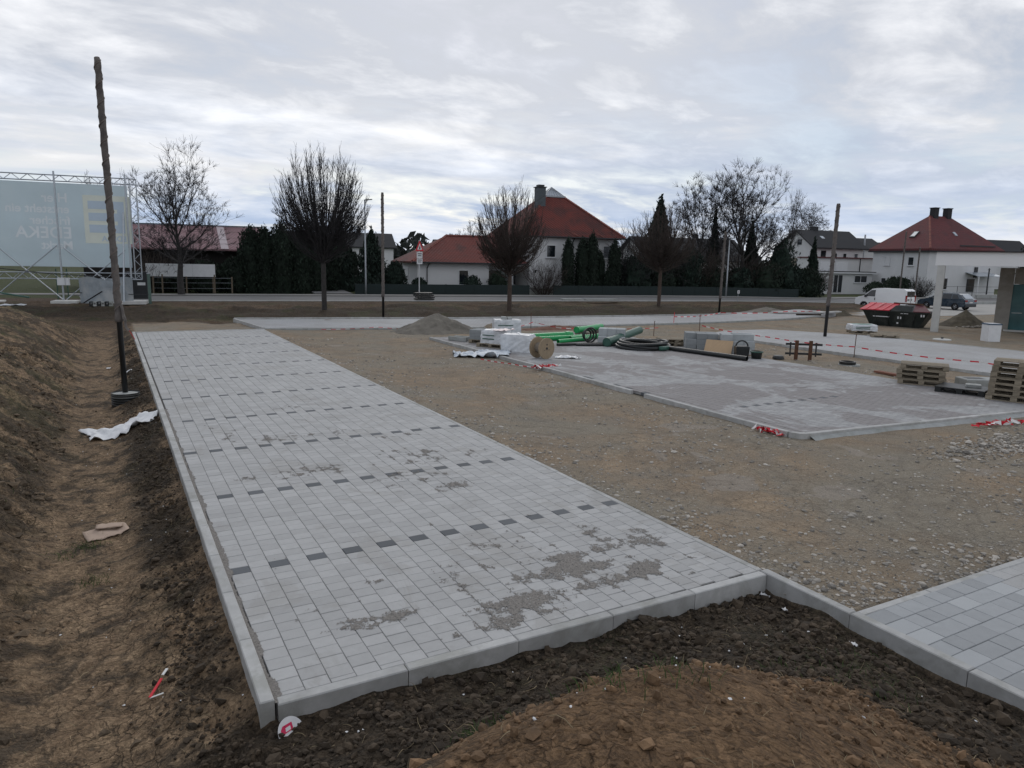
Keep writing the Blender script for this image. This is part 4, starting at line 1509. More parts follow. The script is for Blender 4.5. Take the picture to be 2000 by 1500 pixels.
for q in range(4):
    part('shop_window', MB().box((4.25 + 1.75 * q, 5.32, 1.35), (1.68, .06, 2.7)), MAT['glass_green'], bw)
for q in range(4):
    part('window_bar', MB().box((5.13 + 1.75 * q, 5.28, 1.37), (.07, .1, 2.74)), MAT['frame_dark'], bw)
part('tape_cross', MB().beam((4.75, 5.27, .95), (4.8, 5.27, 2.1), .05, .02).beam((3.5, 5.27, 1.05), (4.0, 5.27, 1.06), .05, .02), MAT['tape_white'], bw)
part('threshold', MB().box((7.0, 5.1, .02), (7.6, .3, .10)), MAT['concrete_light'], bw)
# ================================================================== plants
class TW:
    """fast builder of many thin 3-sided branches"""

    def __init__(s):
        s.V, s.F, s.n = [], [], 0

    def path(s, P, r0, r1, k=3):
        P = np.asarray(P, float)
        m = len(P)
        T = np.gradient(P, axis=0)
        T /= np.linalg.norm(T, axis=1)[:, None] + 1e-9
        up = np.where(np.abs(T[:, 2:3]) < .9, np.array([[0, 0, 1.0]]), np.array([[1.0, 0, 0]]))
        A = np.cross(T, up)
        A /= np.linalg.norm(A, axis=1)[:, None] + 1e-9
        B = np.cross(T, A)
        r = np.linspace(r0, r1, m)[:, None]
        ring = []
        for j in range(k):
            a = 2 * PI * j / k
            ring.append(P + (A * math.cos(a) + B * math.sin(a)) * r)
        V = np.stack(ring, 1).reshape(-1, 3)
        i = np.arange(m - 1)[:, None] * k
        j = np.arange(k)[None, :]
        jn = (j + 1) % k
        F = np.stack([i + j, i + jn, i + k + jn, i + k + j], -1).reshape(-1, 4) + s.n
        s.V.append(V)
        s.F.append(F)
        s.n += len(V)

    def obj(s, name, mat_, parent):
        me = fast_mesh(name, np.concatenate(s.V), np.concatenate(s.F), mat_, smooth=True)
        return link(name, me, parent)


def curve(p, d, L, n, up=.0, wob=.1, rng=RNG):
    """curving path starting at p in direction d, bending upward by up, wobbling"""
    P = [np.array(p, float)]
    d = np.array(d, float)
    d /= np.linalg.norm(d)
    for i in range(n):
        d = d + np.array([0, 0, up / n]) + rng.normal(0, wob / n ** .5, 3)
        d /= np.linalg.norm(d)
        P.append(P[-1] + d * L / n)
    return np.array(P)


def dirv(az, el):
    return np.array([math.cos(az) * math.cos(el), math.sin(az) * math.cos(el), math.sin(el)])


def goblet_tree(label, loc, trunk_h, H_, R_, shoots=85, seed=1, tw='twig', bk='bark', rw=.011, lean=0.0, wrap=False, rt=.13):
    """street tree with one trunk and a dense crown of steep, up-curving shoots"""
    rng = np.random.default_rng(seed)
    root = thing('street_tree', label, 'tree', loc)
    tr = TW()
    top = np.array([lean, 0, trunk_h])
    tp = [(0, 0, -.3), (0, 0, 0), (lean * .4, 0, trunk_h * .5), tuple(top), (lean * 1.2, 0, trunk_h + (H_ - trunk_h) * .35)]
    part('trunk', MB().tube(tp, [rt * 1.25, rt * 1.05, rt, rt * .95, rt * .35], 9), MAT[bk], root, True)
    c = TW()
    for i in range(shoots):
        az = rng.uniform(0, 2 * PI)
        q = rng.uniform(0, 1)
        h0 = trunk_h + (H_ - trunk_h) * .30 * rng.uniform(-.05, 1) ** 1.2 if False else trunk_h + (H_ - trunk_h) * .28 * rng.uniform(0, 1)
        spread = rng.uniform(0.001, 1) ** .42
        el = math.radians(82 - 60 * spread)
        # target end point on an egg-shaped crown
        th_ = math.acos(rng.uniform(-.30, 1.0))
        cz = (H_ - trunk_h) * .52
        kk = rng.uniform(.84, 1.0)
        zt = H_ - cz + cz * math.cos(th_) * kk
        rt_ = R_ * math.sin(th_) * kk
        spread = min(1.0, rt_ / R_)
        p0 = np.array([lean * h0 / trunk_h, 0, h0])
        p2 = np.array([math.cos(az) * rt_ + lean, math.sin(az) * rt_, zt])
        p1 = p0 + (p2 - p0) * .45 + np.array([math.cos(az), math.sin(az), 0]) * R_ * .34 * spread + np.array([0, 0, -.09 * (H_ - trunk_h)]) * spread
        tt = np.linspace(0, 1, 9)[:, None]
        P = (1 - tt) ** 2 * p0 + 2 * tt * (1 - tt) * p1 + tt ** 2 * p2
        P[1:] += rng.normal(0, .035, (8, 3))
        c.path(P, rw * 3.0, rw * .9, 4)
        L = np.linalg.norm(p2 - p0)
        for j in range(10):
            f = rng.uniform(.18, .97)
            k0 = int(f * 8)
            b0 = P[k0] + (P[min(k0 + 1, 8)] - P[k0]) * (f * 8 - k0)
            d = (P[min(k0 + 1, 8)] - P[max(k0 - 1, 0)])
            d /= np.linalg.norm(d)
            d2 = d + rng.normal(0, .36, 3) + np.array([0, 0, .12])
            Ls = L * rng.uniform(.14, .30) * (1.15 - f * .6)
            Q = curve(b0, d2, Ls, 4, .3, .12, rng)
            c.path(Q, rw * 1.1, rw * .55, 3)
            for m in range(3):
                kq = rng.integers(1, 4)
                c.path(curve(Q[kq], (Q[kq] - Q[kq - 1]) / np.linalg.norm(Q[kq] - Q[kq - 1]) + rng.normal(0, .4, 3) + np.array([0, 0, .2]), Ls * rng.uniform(.3, .6), 2, .3, .1, rng),
                       rw * .7, rw * .4, 3)
    c.obj('crown', MAT[tw], root)
    return root


def bare_tree(label, loc, H_, R_, trunk_h, seed=1, limbs=7, levels=4, tw='twig', bk='bark', droop=0.0, rt=.2, rw=.012, nside=6, el=(35, 70), name='bare_tree', ang=.55):
    """spreading bare tree: limbs fork and fork again"""
    rng = np.random.default_rng(seed)
    root = thing(name, label, 'tree', loc)
    t = TW()
    c = TW()
    tpth = curve((0, 0, -.3), (0, 0, 1), trunk_h + .3, 6, 0, .06, rng)
    t.path(tpth, rt * 1.3, rt * .9, 8)
    top = tpth[-1]
    # central leader
    lead = curve(top, (rng.normal(0, .1), rng.normal(0, .1), 1), (H_ - trunk_h) * .62, 8, .2, .22, rng)
    t.path(lead, rt * .85, rt * .25, 6)
    starts = [(lead[-1], lead[-1] - lead[-2], (H_ - trunk_h) * .4, rt * .25)]
    for i in range(limbs):
        f = i / limbs
        base = top if f < .3 else lead[min(int(f * 7), 6)]
        az = i * 2.4 + rng.uniform(-.4, .4)
        e = math.radians(el[0] + (el[1] - el[0]) * f + rng.uniform(-8, 8))
        L = R_ * (1.05 - .25 * f) / max(.5, math.cos(e)) * rng.uniform(.7, .85)
        L = min(L, (H_ - base[2]) * .85 + R_ * .3)
        P = curve(base, dirv(az, e), L, 7, .35, .25, rng)
        t.path(P, rt * .5 * (1 - .4 * f), rt * .14, 5)
        starts.append((P[-1], P[-1] - P[-2], L * .45, rt * .14))
        for kq in range(2, 7):
            starts.append((P[kq], P[kq] - P[kq - 1], L * .5 * rng.uniform(.7, 1.1), rt * .15))

    def grow(p, d, L, r, lev):
        d = d / (np.linalg.norm(d) + 1e-9)
        for q in range(3 if lev > 1 else nside):
            dd = d + rng.normal(0, ang, 3) + np.array([0, 0, .18 - droop])
            l_ = L * rng.uniform(.55, 1.05)
            n = 4 if lev > 1 else 3
            P = curve(p, dd, l_, n, .25 - 1.6 * droop, .22, rng)
            c.path(P, max(r * .75, rw * .8), max(r * .35, rw * .5), 3)
            if lev > 1:
                grow(P[-1], P[-1] - P[-2], l_ * .68, r * .5, lev - 1)
                grow2 = P[n // 2]
                if lev > 2 or rng.uniform() < .6:
                    dd2 = d + rng.normal(0, ang * 1.2, 3)
                    Q = curve(grow2, dd2, l_ * .6, 3, .2 - 1.4 * droop, .2, rng)
                    c.path(Q, max(r * .4, rw * .6), rw * .4, 3)
    for p, d, L, r in starts:
        grow(p, d, L, max(r, rw), levels - 1)
    # fit the grown crown to the wanted height and spread
    allv = np.concatenate(c.V)
    hi = allv[allv[:, 2] > trunk_h]
    cxy = hi[:, :2].mean(0)
    zmax = np.percentile(allv[:, 2], 99.8)
    for arr in (t.V, c.V):
        for a in arr:
            f = np.clip((a[:, 2:3] - .3 * trunk_h) / (zmax * .6), 0, 1.2)
            a[:, :2] -= cxy * f
    rad = np.percentile(np.hypot(*(np.concatenate(c.V)[:, :2].T)), 97)
    kx, kz = R_ / rad, H_ / zmax
    for arr in (t.V, c.V):
        for a in arr:
            fx = 1 + (kx - 1) * np.clip(a[:, 2:3] / trunk_h, 0, 1)
            a[:, :2] *= fx
            a[:, 2] *= kz
    t.obj('trunk', MAT[bk], root)
    c.obj('crown', MAT[tw], root)
    return root


def leaf_cloud(P, size, rng, vert=.5):
    """small ragged quads at points P"""
    n = len(P)
    a = rng.normal(0, 1, (n, 3))
    a[:, 2] += vert * np.sign(a[:, 2])
    a /= np.linalg.norm(a, axis=1)[:, None]
    b = np.cross(a, rng.normal(0, 1, (n, 3)))
    b /= np.linalg.norm(b, axis=1)[:, None] + 1e-9
    L = size * rng.uniform(.6, 1.5, n)[:, None]
    wv = L * rng.uniform(.3, .6, n)[:, None]
    V = np.stack([P - a * L * .5, P + b * wv * .5, P + a * L * .7, P - b * wv * .5], 1).reshape(-1, 3)
    F = np.arange(n * 4).reshape(n, 4)
    return V, F


def conifer_column(label, loc, H_, R_, seed=1, n=2600, name='thuja', matn='thuja', shape='column', cat='conifer', leaf=.2, ragged=.18, parent=None):
    rng = np.random.default_rng(seed)
    root = thing(name, label, cat, loc)
    part('trunk', MB().tube([(0, 0, -.2), (0, 0, H_ * .6)], [.12, .05], 6), MAT['bark'], root)
    z = rng.uniform(0, 1, n) ** .9
    az = rng.uniform(0, 2 * PI, n)
    if shape == 'column':
        prof = np.clip(1.05 - z ** 9 * .95, .05, 1) * (.88 + .12 * np.sin(np.clip(z * 3.2, 0, PI)))
    elif shape == 'cone':
        prof = (1 - z) ** .85 * .98 + .03
    elif shape == 'fir':
        tier = .72 + .28 * ((z * 11 + .35 * np.sin(az * 3)) % 1.0)
        prof = (1 - z) ** .8 * tier + .02
    else:
        prof = np.sqrt(np.clip(1 - (2 * z - .9) ** 2 / 1.25, .05, 1))
    bumps = 1 + ragged * (vnoise(az * 2.2 + seed, z * H_ * 1.1, seed) - .5) * 2 + ragged * .6 * (vnoise(az * 6, z * H_ * 3, seed + 3) - .5) * 2
    rr = R_ * prof * bumps * np.sqrt(rng.uniform(.35, 1, n))
    P = np.stack([rr * np.cos(az), rr * np.sin(az), z * H_ * (1 + .04 * rng.normal(0, 1, n))], 1)
    V, F = leaf_cloud(P, leaf, rng, .9)
    # a dense inner body so that the plant is not see-through
    mb = MB()
    prof2 = []
    for q in np.linspace(0, .96, 9):
        if shape == 'column':
            p_ = min(1, 1.05 - q ** 9 * .95) * (.88 + .12 * math.sin(min(q * 3.2, PI)))
        elif shape in ('cone', 'fir'):
            p_ = (1 - q) ** .85
        else:
            p_ = math.sqrt(max(.05, 1 - (2 * q - .9) ** 2 / 1.25))
        prof2.append((max(.02, R_ * p_ * (.72 if shape != 'fir' else .5)), q * H_ * .97))
    nv = len(V)
    mb.lathe(prof2, 9)
    core_v = np.array(mb.v)
    core_v[:, :2] *= (1 + .25 * (RNG.uniform(0, 1, (len(core_v), 1)) - .5))
    VV = np.concatenate([V, core_v])
    quads = np.array([f for f in mb.f if len(f) == 4]) + nv
    me = fast_mesh('crown', VV, np.concatenate([F, quads]), MAT[matn])
    link('crown', me, root)
    return root


def bare_shrub(label, loc, H_, R_, seed=1, stems=60, tw='twig_brown', name='bare_shrub', rw=.012, fill=0):
    rng = np.random.default_rng(seed)
    root = thing(name, label, 'shrub', loc)
    c = TW()
    for i in range(stems):
        az = rng.uniform(0, 2 * PI)
        sp = math.sqrt(rng.uniform(0, 1))
        d = dirv(az, math.radians(88 - 48 * sp))
        L = H_ * rng.uniform(.75, 1.05) * (1 - .12 * sp)
        p0 = (math.cos(az) * R_ * .35 * sp, math.sin(az) * R_ * .35 * sp, -.1)
        P = curve(p0, d, L, 6, .12, .25, rng)
        c.path(P, rw * 1.5, rw * .6, 3)
        for j in range(7):
            kq = rng.integers(1, 6)
            Q = curve(P[kq], (P[kq] - P[kq - 1]) / (L / 6) + rng.normal(0, .5, 3), L * rng.uniform(.15, .35), 3, .3, .2, rng)
            c.path(Q, rw * .8, rw * .4, 3)
            for m in range(2):
                c.path(curve(Q[rng.integers(1, 3)], Q[-1] - Q[0] + rng.normal(0, .25, 3), L * rng.uniform(.08, .16), 2, .2, .1, rng), rw * .5, rw * .35, 3)
    c.obj('stems', MAT[tw], root)
    return root


# ---- street trees on the bank
goblet_tree('bare round-crowned street tree left of the slim street lamp', st(4.35, 37.7, Hz(*st(4.35, 37.7)[:2])), 2.7, 9.5, 2.85, 230, 3, rw=.0095, rt=.15)
goblet_tree('bare fan-crowned street tree in front of the two-storey house', st(16.35, 37.6, Hz(*st(16.35, 37.6)[:2])), 2.0, 8.2, 2.5, 190, 5, 'twig_brown', 'bark_brown', .0095, rt=.15)
goblet_tree('bare brownish street tree in front of the right garden hedge', st(28.3, 38.4, Hz(*st(28.3, 38.4)[:2])), 2.3, 7.2, 2.6, 160, 9, 'twig_brown', 'bark_brown', .0095, rt=.13)
# ---- bare trees
bare_tree('wide bare tree between the billboard and the hedge', st(-4.6, 49.3, .4), 10.4, 3.35, 2.8, 25, 15, 4, rt=.2, rw=.013, el=(15, 66), nside=7)
bare_tree('big bare tree with arching crown behind the garden fence', st(48.2, 55.5, .3), 13.6, 5.2, 2.6, 33, 14, 4, rt=.30, rw=.018, el=(32, 70), nside=9)
bare_tree('bare tree leaning into the big arching one, on its left', st(44.0, 57.0, .3), 11.8, 3.9, 2.8, 37, 11, 4, rt=.2, rw=.017, el=(38, 72), nside=9)
bare_tree('bare tree with thin weeping twigs right of the arching one', st(51.8, 58, .3), 10.6, 2.8, 5.2, 41, 8, 4, rt=.15, rw=.013, droop=.32, el=(45, 70), nside=5)
bare_tree('slim bare birch in front of the balcony house', st(58.8, 60.5, .1), 12.0, 2.5, 5.2, 43, 9, 3, rt=.13, rw=.014, el=(45, 75), nside=5)
bare_tree('round-headed bare tree with hanging twigs behind the balcony house', st(89.5, 92, 0), 14.8, 3.6, 8.6, 47, 10, 4, rt=.18, rw=.022, droop=.22, el=(25, 60), nside=6, ang=.7)
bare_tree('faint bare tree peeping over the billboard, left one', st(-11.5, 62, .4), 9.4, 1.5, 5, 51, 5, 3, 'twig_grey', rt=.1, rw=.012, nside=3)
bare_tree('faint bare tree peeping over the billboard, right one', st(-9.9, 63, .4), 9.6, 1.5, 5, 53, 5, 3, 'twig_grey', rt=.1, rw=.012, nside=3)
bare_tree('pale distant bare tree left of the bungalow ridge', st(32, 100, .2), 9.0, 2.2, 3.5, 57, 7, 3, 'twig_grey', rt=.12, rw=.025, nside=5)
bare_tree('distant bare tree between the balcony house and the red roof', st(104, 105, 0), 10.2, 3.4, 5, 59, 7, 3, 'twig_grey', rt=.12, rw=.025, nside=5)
# ---- thujas and conifers
for i, (s_, t_, h_, r_, lab) in enumerate((
        (.25, 54.2, 5.05, 1.05, 'leftmost dark thuja of the hedge beside the pink barn roof'),
        (1.30, 54.0, 5.1, 1.05, 'dark thuja of the hedge, second from the barn'),
        (2.55, 53.8, 5.5, 1.2, 'tallest dark thuja of the hedge left of the round street tree'),
        (3.95, 54.0, 5.0, 1.2, 'dark thuja of the hedge directly behind the round tree trunk'),
        (5.05, 54.6, 4.8, 1.15, 'rightmost dark thuja of the hedge beside the driveway'))):
    conifer_column(lab, st(s_, t_, .25), h_, r_, 60 + i, 3000, leaf=.2, ragged=.2)
conifer_column('dark fir with pointed top behind the round street tree', st(7.6, 57.5, .3), 5.9, 1.3, 70, 2600, 'fir_tree', 'conifer', 'cone', leaf=.24, ragged=.35)
conifer_column('broad dark yew behind the wrapped pole, by the driveway', st(9.7, 53.4, .3), 5.0, 1.75, 71, 4200, 'yew', 'conifer', 'cone', leaf=.26, ragged=.5)
conifer_column('rounded dark shrub at the bungalow corner', st(11.6, 53.0, .3), 2.6, 1.0, 72, 1800, 'evergreen_shrub', 'conifer', 'ball', 'shrub', .2)
conifer_column('small dark shrub before the bungalow corner behind the sign post', st(13.5, 52.2, .3), 1.35, .75, 73, 1200, 'evergreen_shrub', 'conifer', 'ball', 'shrub', .15)
conifer_column('little dark conifer before the bungalow window wall', st(18.2, 52.2, .35), 1.5, .72, 74, 900, 'dwarf_conifer', 'conifer', 'ball', 'shrub', .17, .6)
conifer_column('round green shrub in the bungalow doorway', st(20.6, 52.6, .35), 1.9, .85, 75, 1400, 'evergreen_shrub', 'bush_green', 'ball', 'shrub', .16)
for i, (s_, t_, h_, r_, lab) in enumerate((
        (27.0, 52.0, 4.9, .62, 'slim dark thuja nearest the downpipe of the two-storey house'),
        (28.5, 52.1, 5.0, .75, 'dark thuja in the tall group, left of its tallest'),
        (29.35, 52.0, 5.4, .72, 'tallest dark thuja before the two-storey house'),
        (30.3, 52.2, 3.9, .45, 'short slim thuja between the tall ones by the right window'),
        (31.75, 52.1, 4.9, .60, 'rightmost tall thuja at the corner of the two-storey house'),
        (31.05, 51.7, 2.3, .55, 'lowest thuja tucked beside the rightmost tall one'))):
    conifer_column(lab, st(s_, t_, .25), h_, r_, 80 + i, 2600, leaf=.17, ragged=.2)
conifer_column('dark spruce rising above the garden hedge', st(39.6, 57.5, .2), 9.1, 2.8, 90, 6500, 'spruce', 'conifer', 'fir', leaf=.36, ragged=.35)
conifer_column('ivy-clad dark column between the bare trees', st(45.2, 56.0, .2), 8.3, .8, 91, 2600, 'ivy_column', 'conifer', 'cone', leaf=.28, ragged=.5)
conifer_column('pointed dark conifer right of the arching tree trunk', st(50.2, 56.5, .2), 7.2, 1.3, 92, 2800, 'fir_tree', 'conifer', 'cone', leaf=.28, ragged=.4)
conifer_column('ragged dark evergreen beside the weeping tree', st(52.5, 54.4, .2), 5.6, 1.5, 93, 2000, 'evergreen_shrub', 'conifer', 'ball', 'shrub', .26, .7)
conifer_column('ivy-covered stump at the end of the dark fence', st(58.2, 56.0, .0), 6.0, .95, 94, 2400, 'ivy_column', 'conifer', 'cone', leaf=.28, ragged=.6)
for i, (s_, t_, h_, r_, lab) in enumerate((
        (34.6, 53.0, 3.6, 1.9, 'dark garden shrub right of the thujas'),
        (37.6, 53.4, 3.4, 1.9, 'dark garden shrub under the spruce'),
        (40.6, 53.2, 4.4, 1.5, 'tall dark garden shrub between spruce and bare trees'),
        (43.4, 53.4, 2.6, 1.8, 'dark garden shrub under the big bare tree, left of the lamp posts'),
        (46.6, 53.3, 2.7, 1.8, 'dark garden shrub right of the lamp posts'),
        (49.6, 53.0, 3.3, 1.9, 'dark garden shrub near the far end of the fence'),
        (52.4, 52.8, 3.0, 1.6, 'dark garden shrub second last on the fence'),
        (54.6, 52.6, 2.8, 1.5, 'last dark garden shrub at the fence end'))):
    conifer_column(lab, st(s_, t_, .2), h_, r_, 100 + i, 2400, 'garden_shrub', 'thuja' if i % 2 else 'conifer', 'ball', 'shrub', .24, .5)
bare_shrub('bare twiggy shrub before the two-storey house wall', st(24.6, 51.8, .3), 3.5, 1.5, 111, 70)
for i, (s_, t_, h_, r_, lab) in enumerate((
        (34.0, 54.4, 6.6, 2.6, 'tall bare shrub thicket at the roof corner of the two-storey house'),
        (36.6, 54.6, 7.4, 2.4, 'tallest bare shrub thicket beside the spruce'),
        (41.8, 54.2, 5.6, 1.6, 'straw-coloured bare shrub right of the spruce'),
        (48.4, 54.6, 4.6, 1.9, 'bare brown shrub under the arching tree'))):
    bare_shrub(lab, st(s_, t_, .2), h_, r_, 120 + i, 130, 'twig' if i < 2 else 'twig_brown', rw=.016)
bare_shrub('reddish bare shrub before the flat annexe', st(64.5, 63, 0), 3.4, 2.6, 131, 90, rw=.018)
bare_shrub('second reddish bare shrub on the lawn left of the wrapped post', st(60.0, 59, 0), 2.8, 1.8, 132, 60, rw=.016)
bare_shrub('fan of bare twigs before the corner house wall', st(79.9, 60.6, -.2), 2.9, 1.2, 133, 60, 'twig_grey', rw=.016)
conifer_column('round evergreen bush behind the white van', st(75.5, 60.5, -.1), 2.3, 1.9, 134, 2200, 'evergreen_bush', 'bush_green', 'ball', 'shrub', .22, .3)
conifer_column('small evergreen bush left of the round one behind the van', st(71.6, 60.0, -.1), 1.7, 1.1, 135, 1200, 'evergreen_bush', 'bush_green', 'ball', 'shrub', .2, .3)
conifer_column('dark round treetop left of the red hipped roof', st(106, 98, 0), 7.2, 3.2, 136, 2200, 'evergreen_tree', 'conifer', 'ball', leaf=.5)
conifer_column('dark conifer on the skyline at the right edge', st(133, 84, 0), 8.6, 2.0, 137, 1800, 'fir_tree', 'conifer', 'column', leaf=.4)
conifer_column('little fir peeping over the bungalow ridge', st(34.0, 88, .2), 8.0, 1.2, 138, 1200, 'fir_tree', 'conifer', 'cone', leaf=.35)
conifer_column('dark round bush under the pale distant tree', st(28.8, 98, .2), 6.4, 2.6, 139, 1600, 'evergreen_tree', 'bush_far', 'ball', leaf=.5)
for i, (s_, t_, h_, r_, lab) in enumerate((
        (6.3, 55.6, 3.9, 1.2, 'dark shrub filling the gap right of the thuja hedge'),
        (8.4, 58.5, 3.6, 1.3, 'dark shrub at the end of the driveway'))):
    conifer_column(lab, st(s_, t_, .3), h_, r_, 145 + i, 2200, 'driveway_shrub', 'thuja', 'ball', 'shrub', .24, .5)
# dark shrubs before the barn
for i, (s_, t_, h_, r_, lab) in enumerate((
        (-3.2, 54.5, 2.4, 1.7, 'dark hedge shrub before the barn, right of the white board'),
        (-1.0, 54.4, 2.7, 1.4, 'dark hedge shrub between barn and thujas'),
        (-6.0, 55.0, 2.0, 1.8, 'dark hedge shrub behind the white board'))):
    conifer_column(lab, st(s_, t_, .3), h_, r_, 150 + i, 1600, 'hedge_shrub', 'thuja', 'ball', 'shrub', .24, .4)
bare_shrub('brown leafless thicket left of the bare tree trunk', st(-6.9, 54, .3), 4.2, 1.9, 160, 60)

# far wood on the horizon: one mass of crowns
rng = np.random.default_rng(5)
Vs, Fs, nn_ = [], [], 0
for i in range(420):
    s_ = rng.uniform(-160, 420)
    t_ = rng.uniform(170, 320)
    h_ = rng.uniform(6.5, 10.5)
    P = rng.normal(0, 1, (70, 3))
    P /= np.linalg.norm(P, axis=1)[:, None]
    P = P * np.array([4.5, 3, h_ * .5]) * rng.uniform(.6, 1, (70, 1)) + np.array([*st(s_, t_)[:2], h_ * .5])
    V, F = leaf_cloud(P, 2.2, rng, .2)
    Vs.append(V)
    Fs.append(F + nn_)
    nn_ += len(V)
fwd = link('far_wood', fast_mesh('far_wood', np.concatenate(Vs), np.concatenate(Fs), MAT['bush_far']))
fwd['kind'] = 'stuff'
# ================================================================== posts, lamps, signs
def wrapped_post(label, loc, H_, black_h, r=.075, tilt=(0, 0), seed=1, collar=False, flap=False):
    rng = np.random.default_rng(seed)
    root = thing('wrapped_post', label, 'lamp post', loc)
    L = lambda z: (tilt[0] * z, tilt[1] * z, z)
    part('shaft', MB().tube([L(-.4), L(H_ * .5), L(H_ - .05)], [r, r * .92, r * .8], 12), MAT['black_metal'], root, True)
    zz = np.linspace(black_h, H_, max(12, int((H_ - black_h) / .09)))
    pts, rad = [], []
    for i, z in enumerate(zz):
        f = (z - black_h) / (H_ - black_h)
        pts.append((tilt[0] * z + rng.normal(0, .004), tilt[1] * z + rng.normal(0, .004), z))
        rad.append(r * (1.22 - .10 * f) * (1 + .04 * math.sin(i * 1.15) + rng.normal(0, .035)) + (.012 if i == 0 else 0))
    rad[-1] = r * .9
    wp = part('wrapping', MB().tube(pts, rad, 12), MAT['wrap'], root, True)
    # spiral lap of the burlap strip
    sp = []
    nturn = (H_ - black_h) / .42
    for i in range(int(nturn * 14)):
        a = i / 14 * 2 * PI
        z = black_h + .05 + (i / 14) * .42
        if z > H_ - .03:
            break
        rr = r * (1.24 - .10 * (z - black_h) / (H_ - black_h)) + .004
        sp.append((tilt[0] * z + math.cos(a) * rr, tilt[1] * z + math.sin(a) * rr, z))
    part('strip_edge', MB().tube(sp, .012, 5), mm('wrap_edge', (.15, .125, .11), .95, .3, 8) if 'wrap_edge' not in MAT else MAT['wrap_edge'], wp)
    if collar:
        prof = [(.30, -.4)]
        for q in range(5):
            prof += [(.315, -.06 + q * .055), (.315, -.03 + q * .055), (.285, -.022 + q * .055), (.285, -.008 + q * .055)]
        prof += [(.315, .215), (.315, .235)]
        part('corrugated_collar', MB().lathe(prof, 28, close=False), MAT['black_plastic'], root, True)
        part('concrete_fill', MB().lathe([(.30, .14), (.29, .205), (.06, .235)], 24, close=False), MAT['concrete'], root)
    if flap:
        V, F = [], []
        for i in range(9):
            f = i / 8
            z = black_h + .42 - .62 * f
            for j in range(3):
                a = -1.25 + j * .35 + .3 * f
                rr = r * 1.5 + .02 + .11 * f * (1 + .3 * math.sin(i * 1.7)) * (1 if j < 2 else .6)
                V.append((tilt[0] * z + math.cos(a) * rr, tilt[1] * z + math.sin(a) * rr, z))
        for i in range(8):
            for j in range(2):
                F.append((i * 3 + j, i * 3 + j + 1, i * 3 + j + 4, i * 3 + j + 3))
        V2 = [(x * 1.02, y * 1.02 + .006, z) for x, y, z in V]
        mb = MB().add(V, F).add(V2, [f[::-1] for f in F])
        part('loose_flap', mb, MAT['wrap'], root)
        part('tape_end', MB().beam((.16, -.12, black_h - .18), (.28, -.10, black_h - .42), .03, .01), MAT['tape_red'], root)
    return root


zz = Hz(-.80, 12.0)
wrapped_post('tall burlap-wrapped post with black corrugated collar, left by the ditch', (-.80, 12.0, zz), 7.9, 1.95, .064, (-.010, .004), 1, True, True)
wrapped_post('wrapped post right of the slim street lamp, before the yew', (12.35, 30.95, Hz(12.35, 30.95)), 7.0, 1.35, .07, (.002, 0), 2)
wrapped_post('wrapped post before the long fence, beside the second street lamp', (36.3, 29.2, -.2), 5.75, 1.15, .072, (.012, -.006), 3)
wrapped_post('wrapped post standing on the far bay, left of the van', (28.75, 14.85, -.02), 6.2, 1.45, .078, (.008, -.004), 4)
wrapped_post('thin wrapped post before the left wall of the corner house', (*st(73.95, 58.5)[:2], -.3), 8.0, 1.0, .07, (.004, 0), 5)
wrapped_post('thinner wrapped post right of it, before the corner house window', (*st(76.2, 58.3)[:2], -.3), 6.2, 1.0, .07, (.004, 0), 6)


def street_lamp(label, loc, H_, double=False):
    root = thing('street_lamp', label, 'street lamp', loc)
    part('pole', MB().tube([(0, 0, -.2), (0, 0, 1.2), (0, 0, H_)], [.085, .075, .05], 8), MAT['grey_metal'], root, True)
    hd = MB()
    hd.box((.28, 0, H_ + .05), (.62, .2, .07), bev=.02, rot=Matrix.Rotation(-.12, 3, 'Y'))
    if double:
        hd.box((-.28, 0, H_ + .05), (.62, .2, .07), bev=.02, rot=Matrix.Rotation(.12, 3, 'Y'))
    part('lamp_head', hd, MAT['frame_dark'], root)
    return root


street_lamp('slim grey street lamp between the round tree and the wrapped post', st(8.75, 50.4, .4), 7.3)
street_lamp('grey double-headed street lamp before the garden hedge', st(42.3, 49.5, .35), 5.35, True)

# traffic sign with two plates
sg = thing('traffic_sign', 'red-bordered triangular warning sign with two plates before the bungalow', 'sign', st(13.05, 50.3, .45), SA + .55)
part('pole', MB().tube([(0, 0, -.2), (0, 0, 4.3)], .045, 8), mm('sign_pole', (.55, .56, .57), .4, .05, 4), sg)
tri = [(-.45, 3.45), (.45, 3.45), (0, 4.28)]
part('triangle', MB().add([(x, -.06, z) for x, z in tri] + [(x, -.03, z) for x, z in tri], [(0, 1, 2), (5, 4, 3), (0, 3, 4, 1), (1, 4, 5, 2), (2, 5, 3, 0)]), MAT['tape_red'], sg)
tri2 = [(-.27, 3.55), (.27, 3.55), (0, 4.05)]
part('triangle_field', MB().add([(x, -.064, z) for x, z in tri2] + [(x, -.058, z) for x, z in tri2], [(0, 1, 2), (5, 4, 3), (0, 3, 4, 1), (1, 4, 5, 2), (2, 5, 3, 0)]), MAT['tape_white'], sg)
part('symbol', MB().box((0, -.068, 3.68), (.13, .006, .18)).box((0, -.068, 3.83), (.06, .006, .08)), MAT['frame_dark'], sg)
for q, (z, h_) in enumerate(((3.12, .5), (2.62, .44))):
    pl = part('plate', MB().box((0, -.05, z), (.62, .02, h_)), MAT['white_plastic'], sg)
    part('lettering', MB().box((0, -.063, z + .1), (.46, .004, .06)).box((0, -.063, z - .05), (.38, .004, .06)), MAT['frame_dark'], pl)
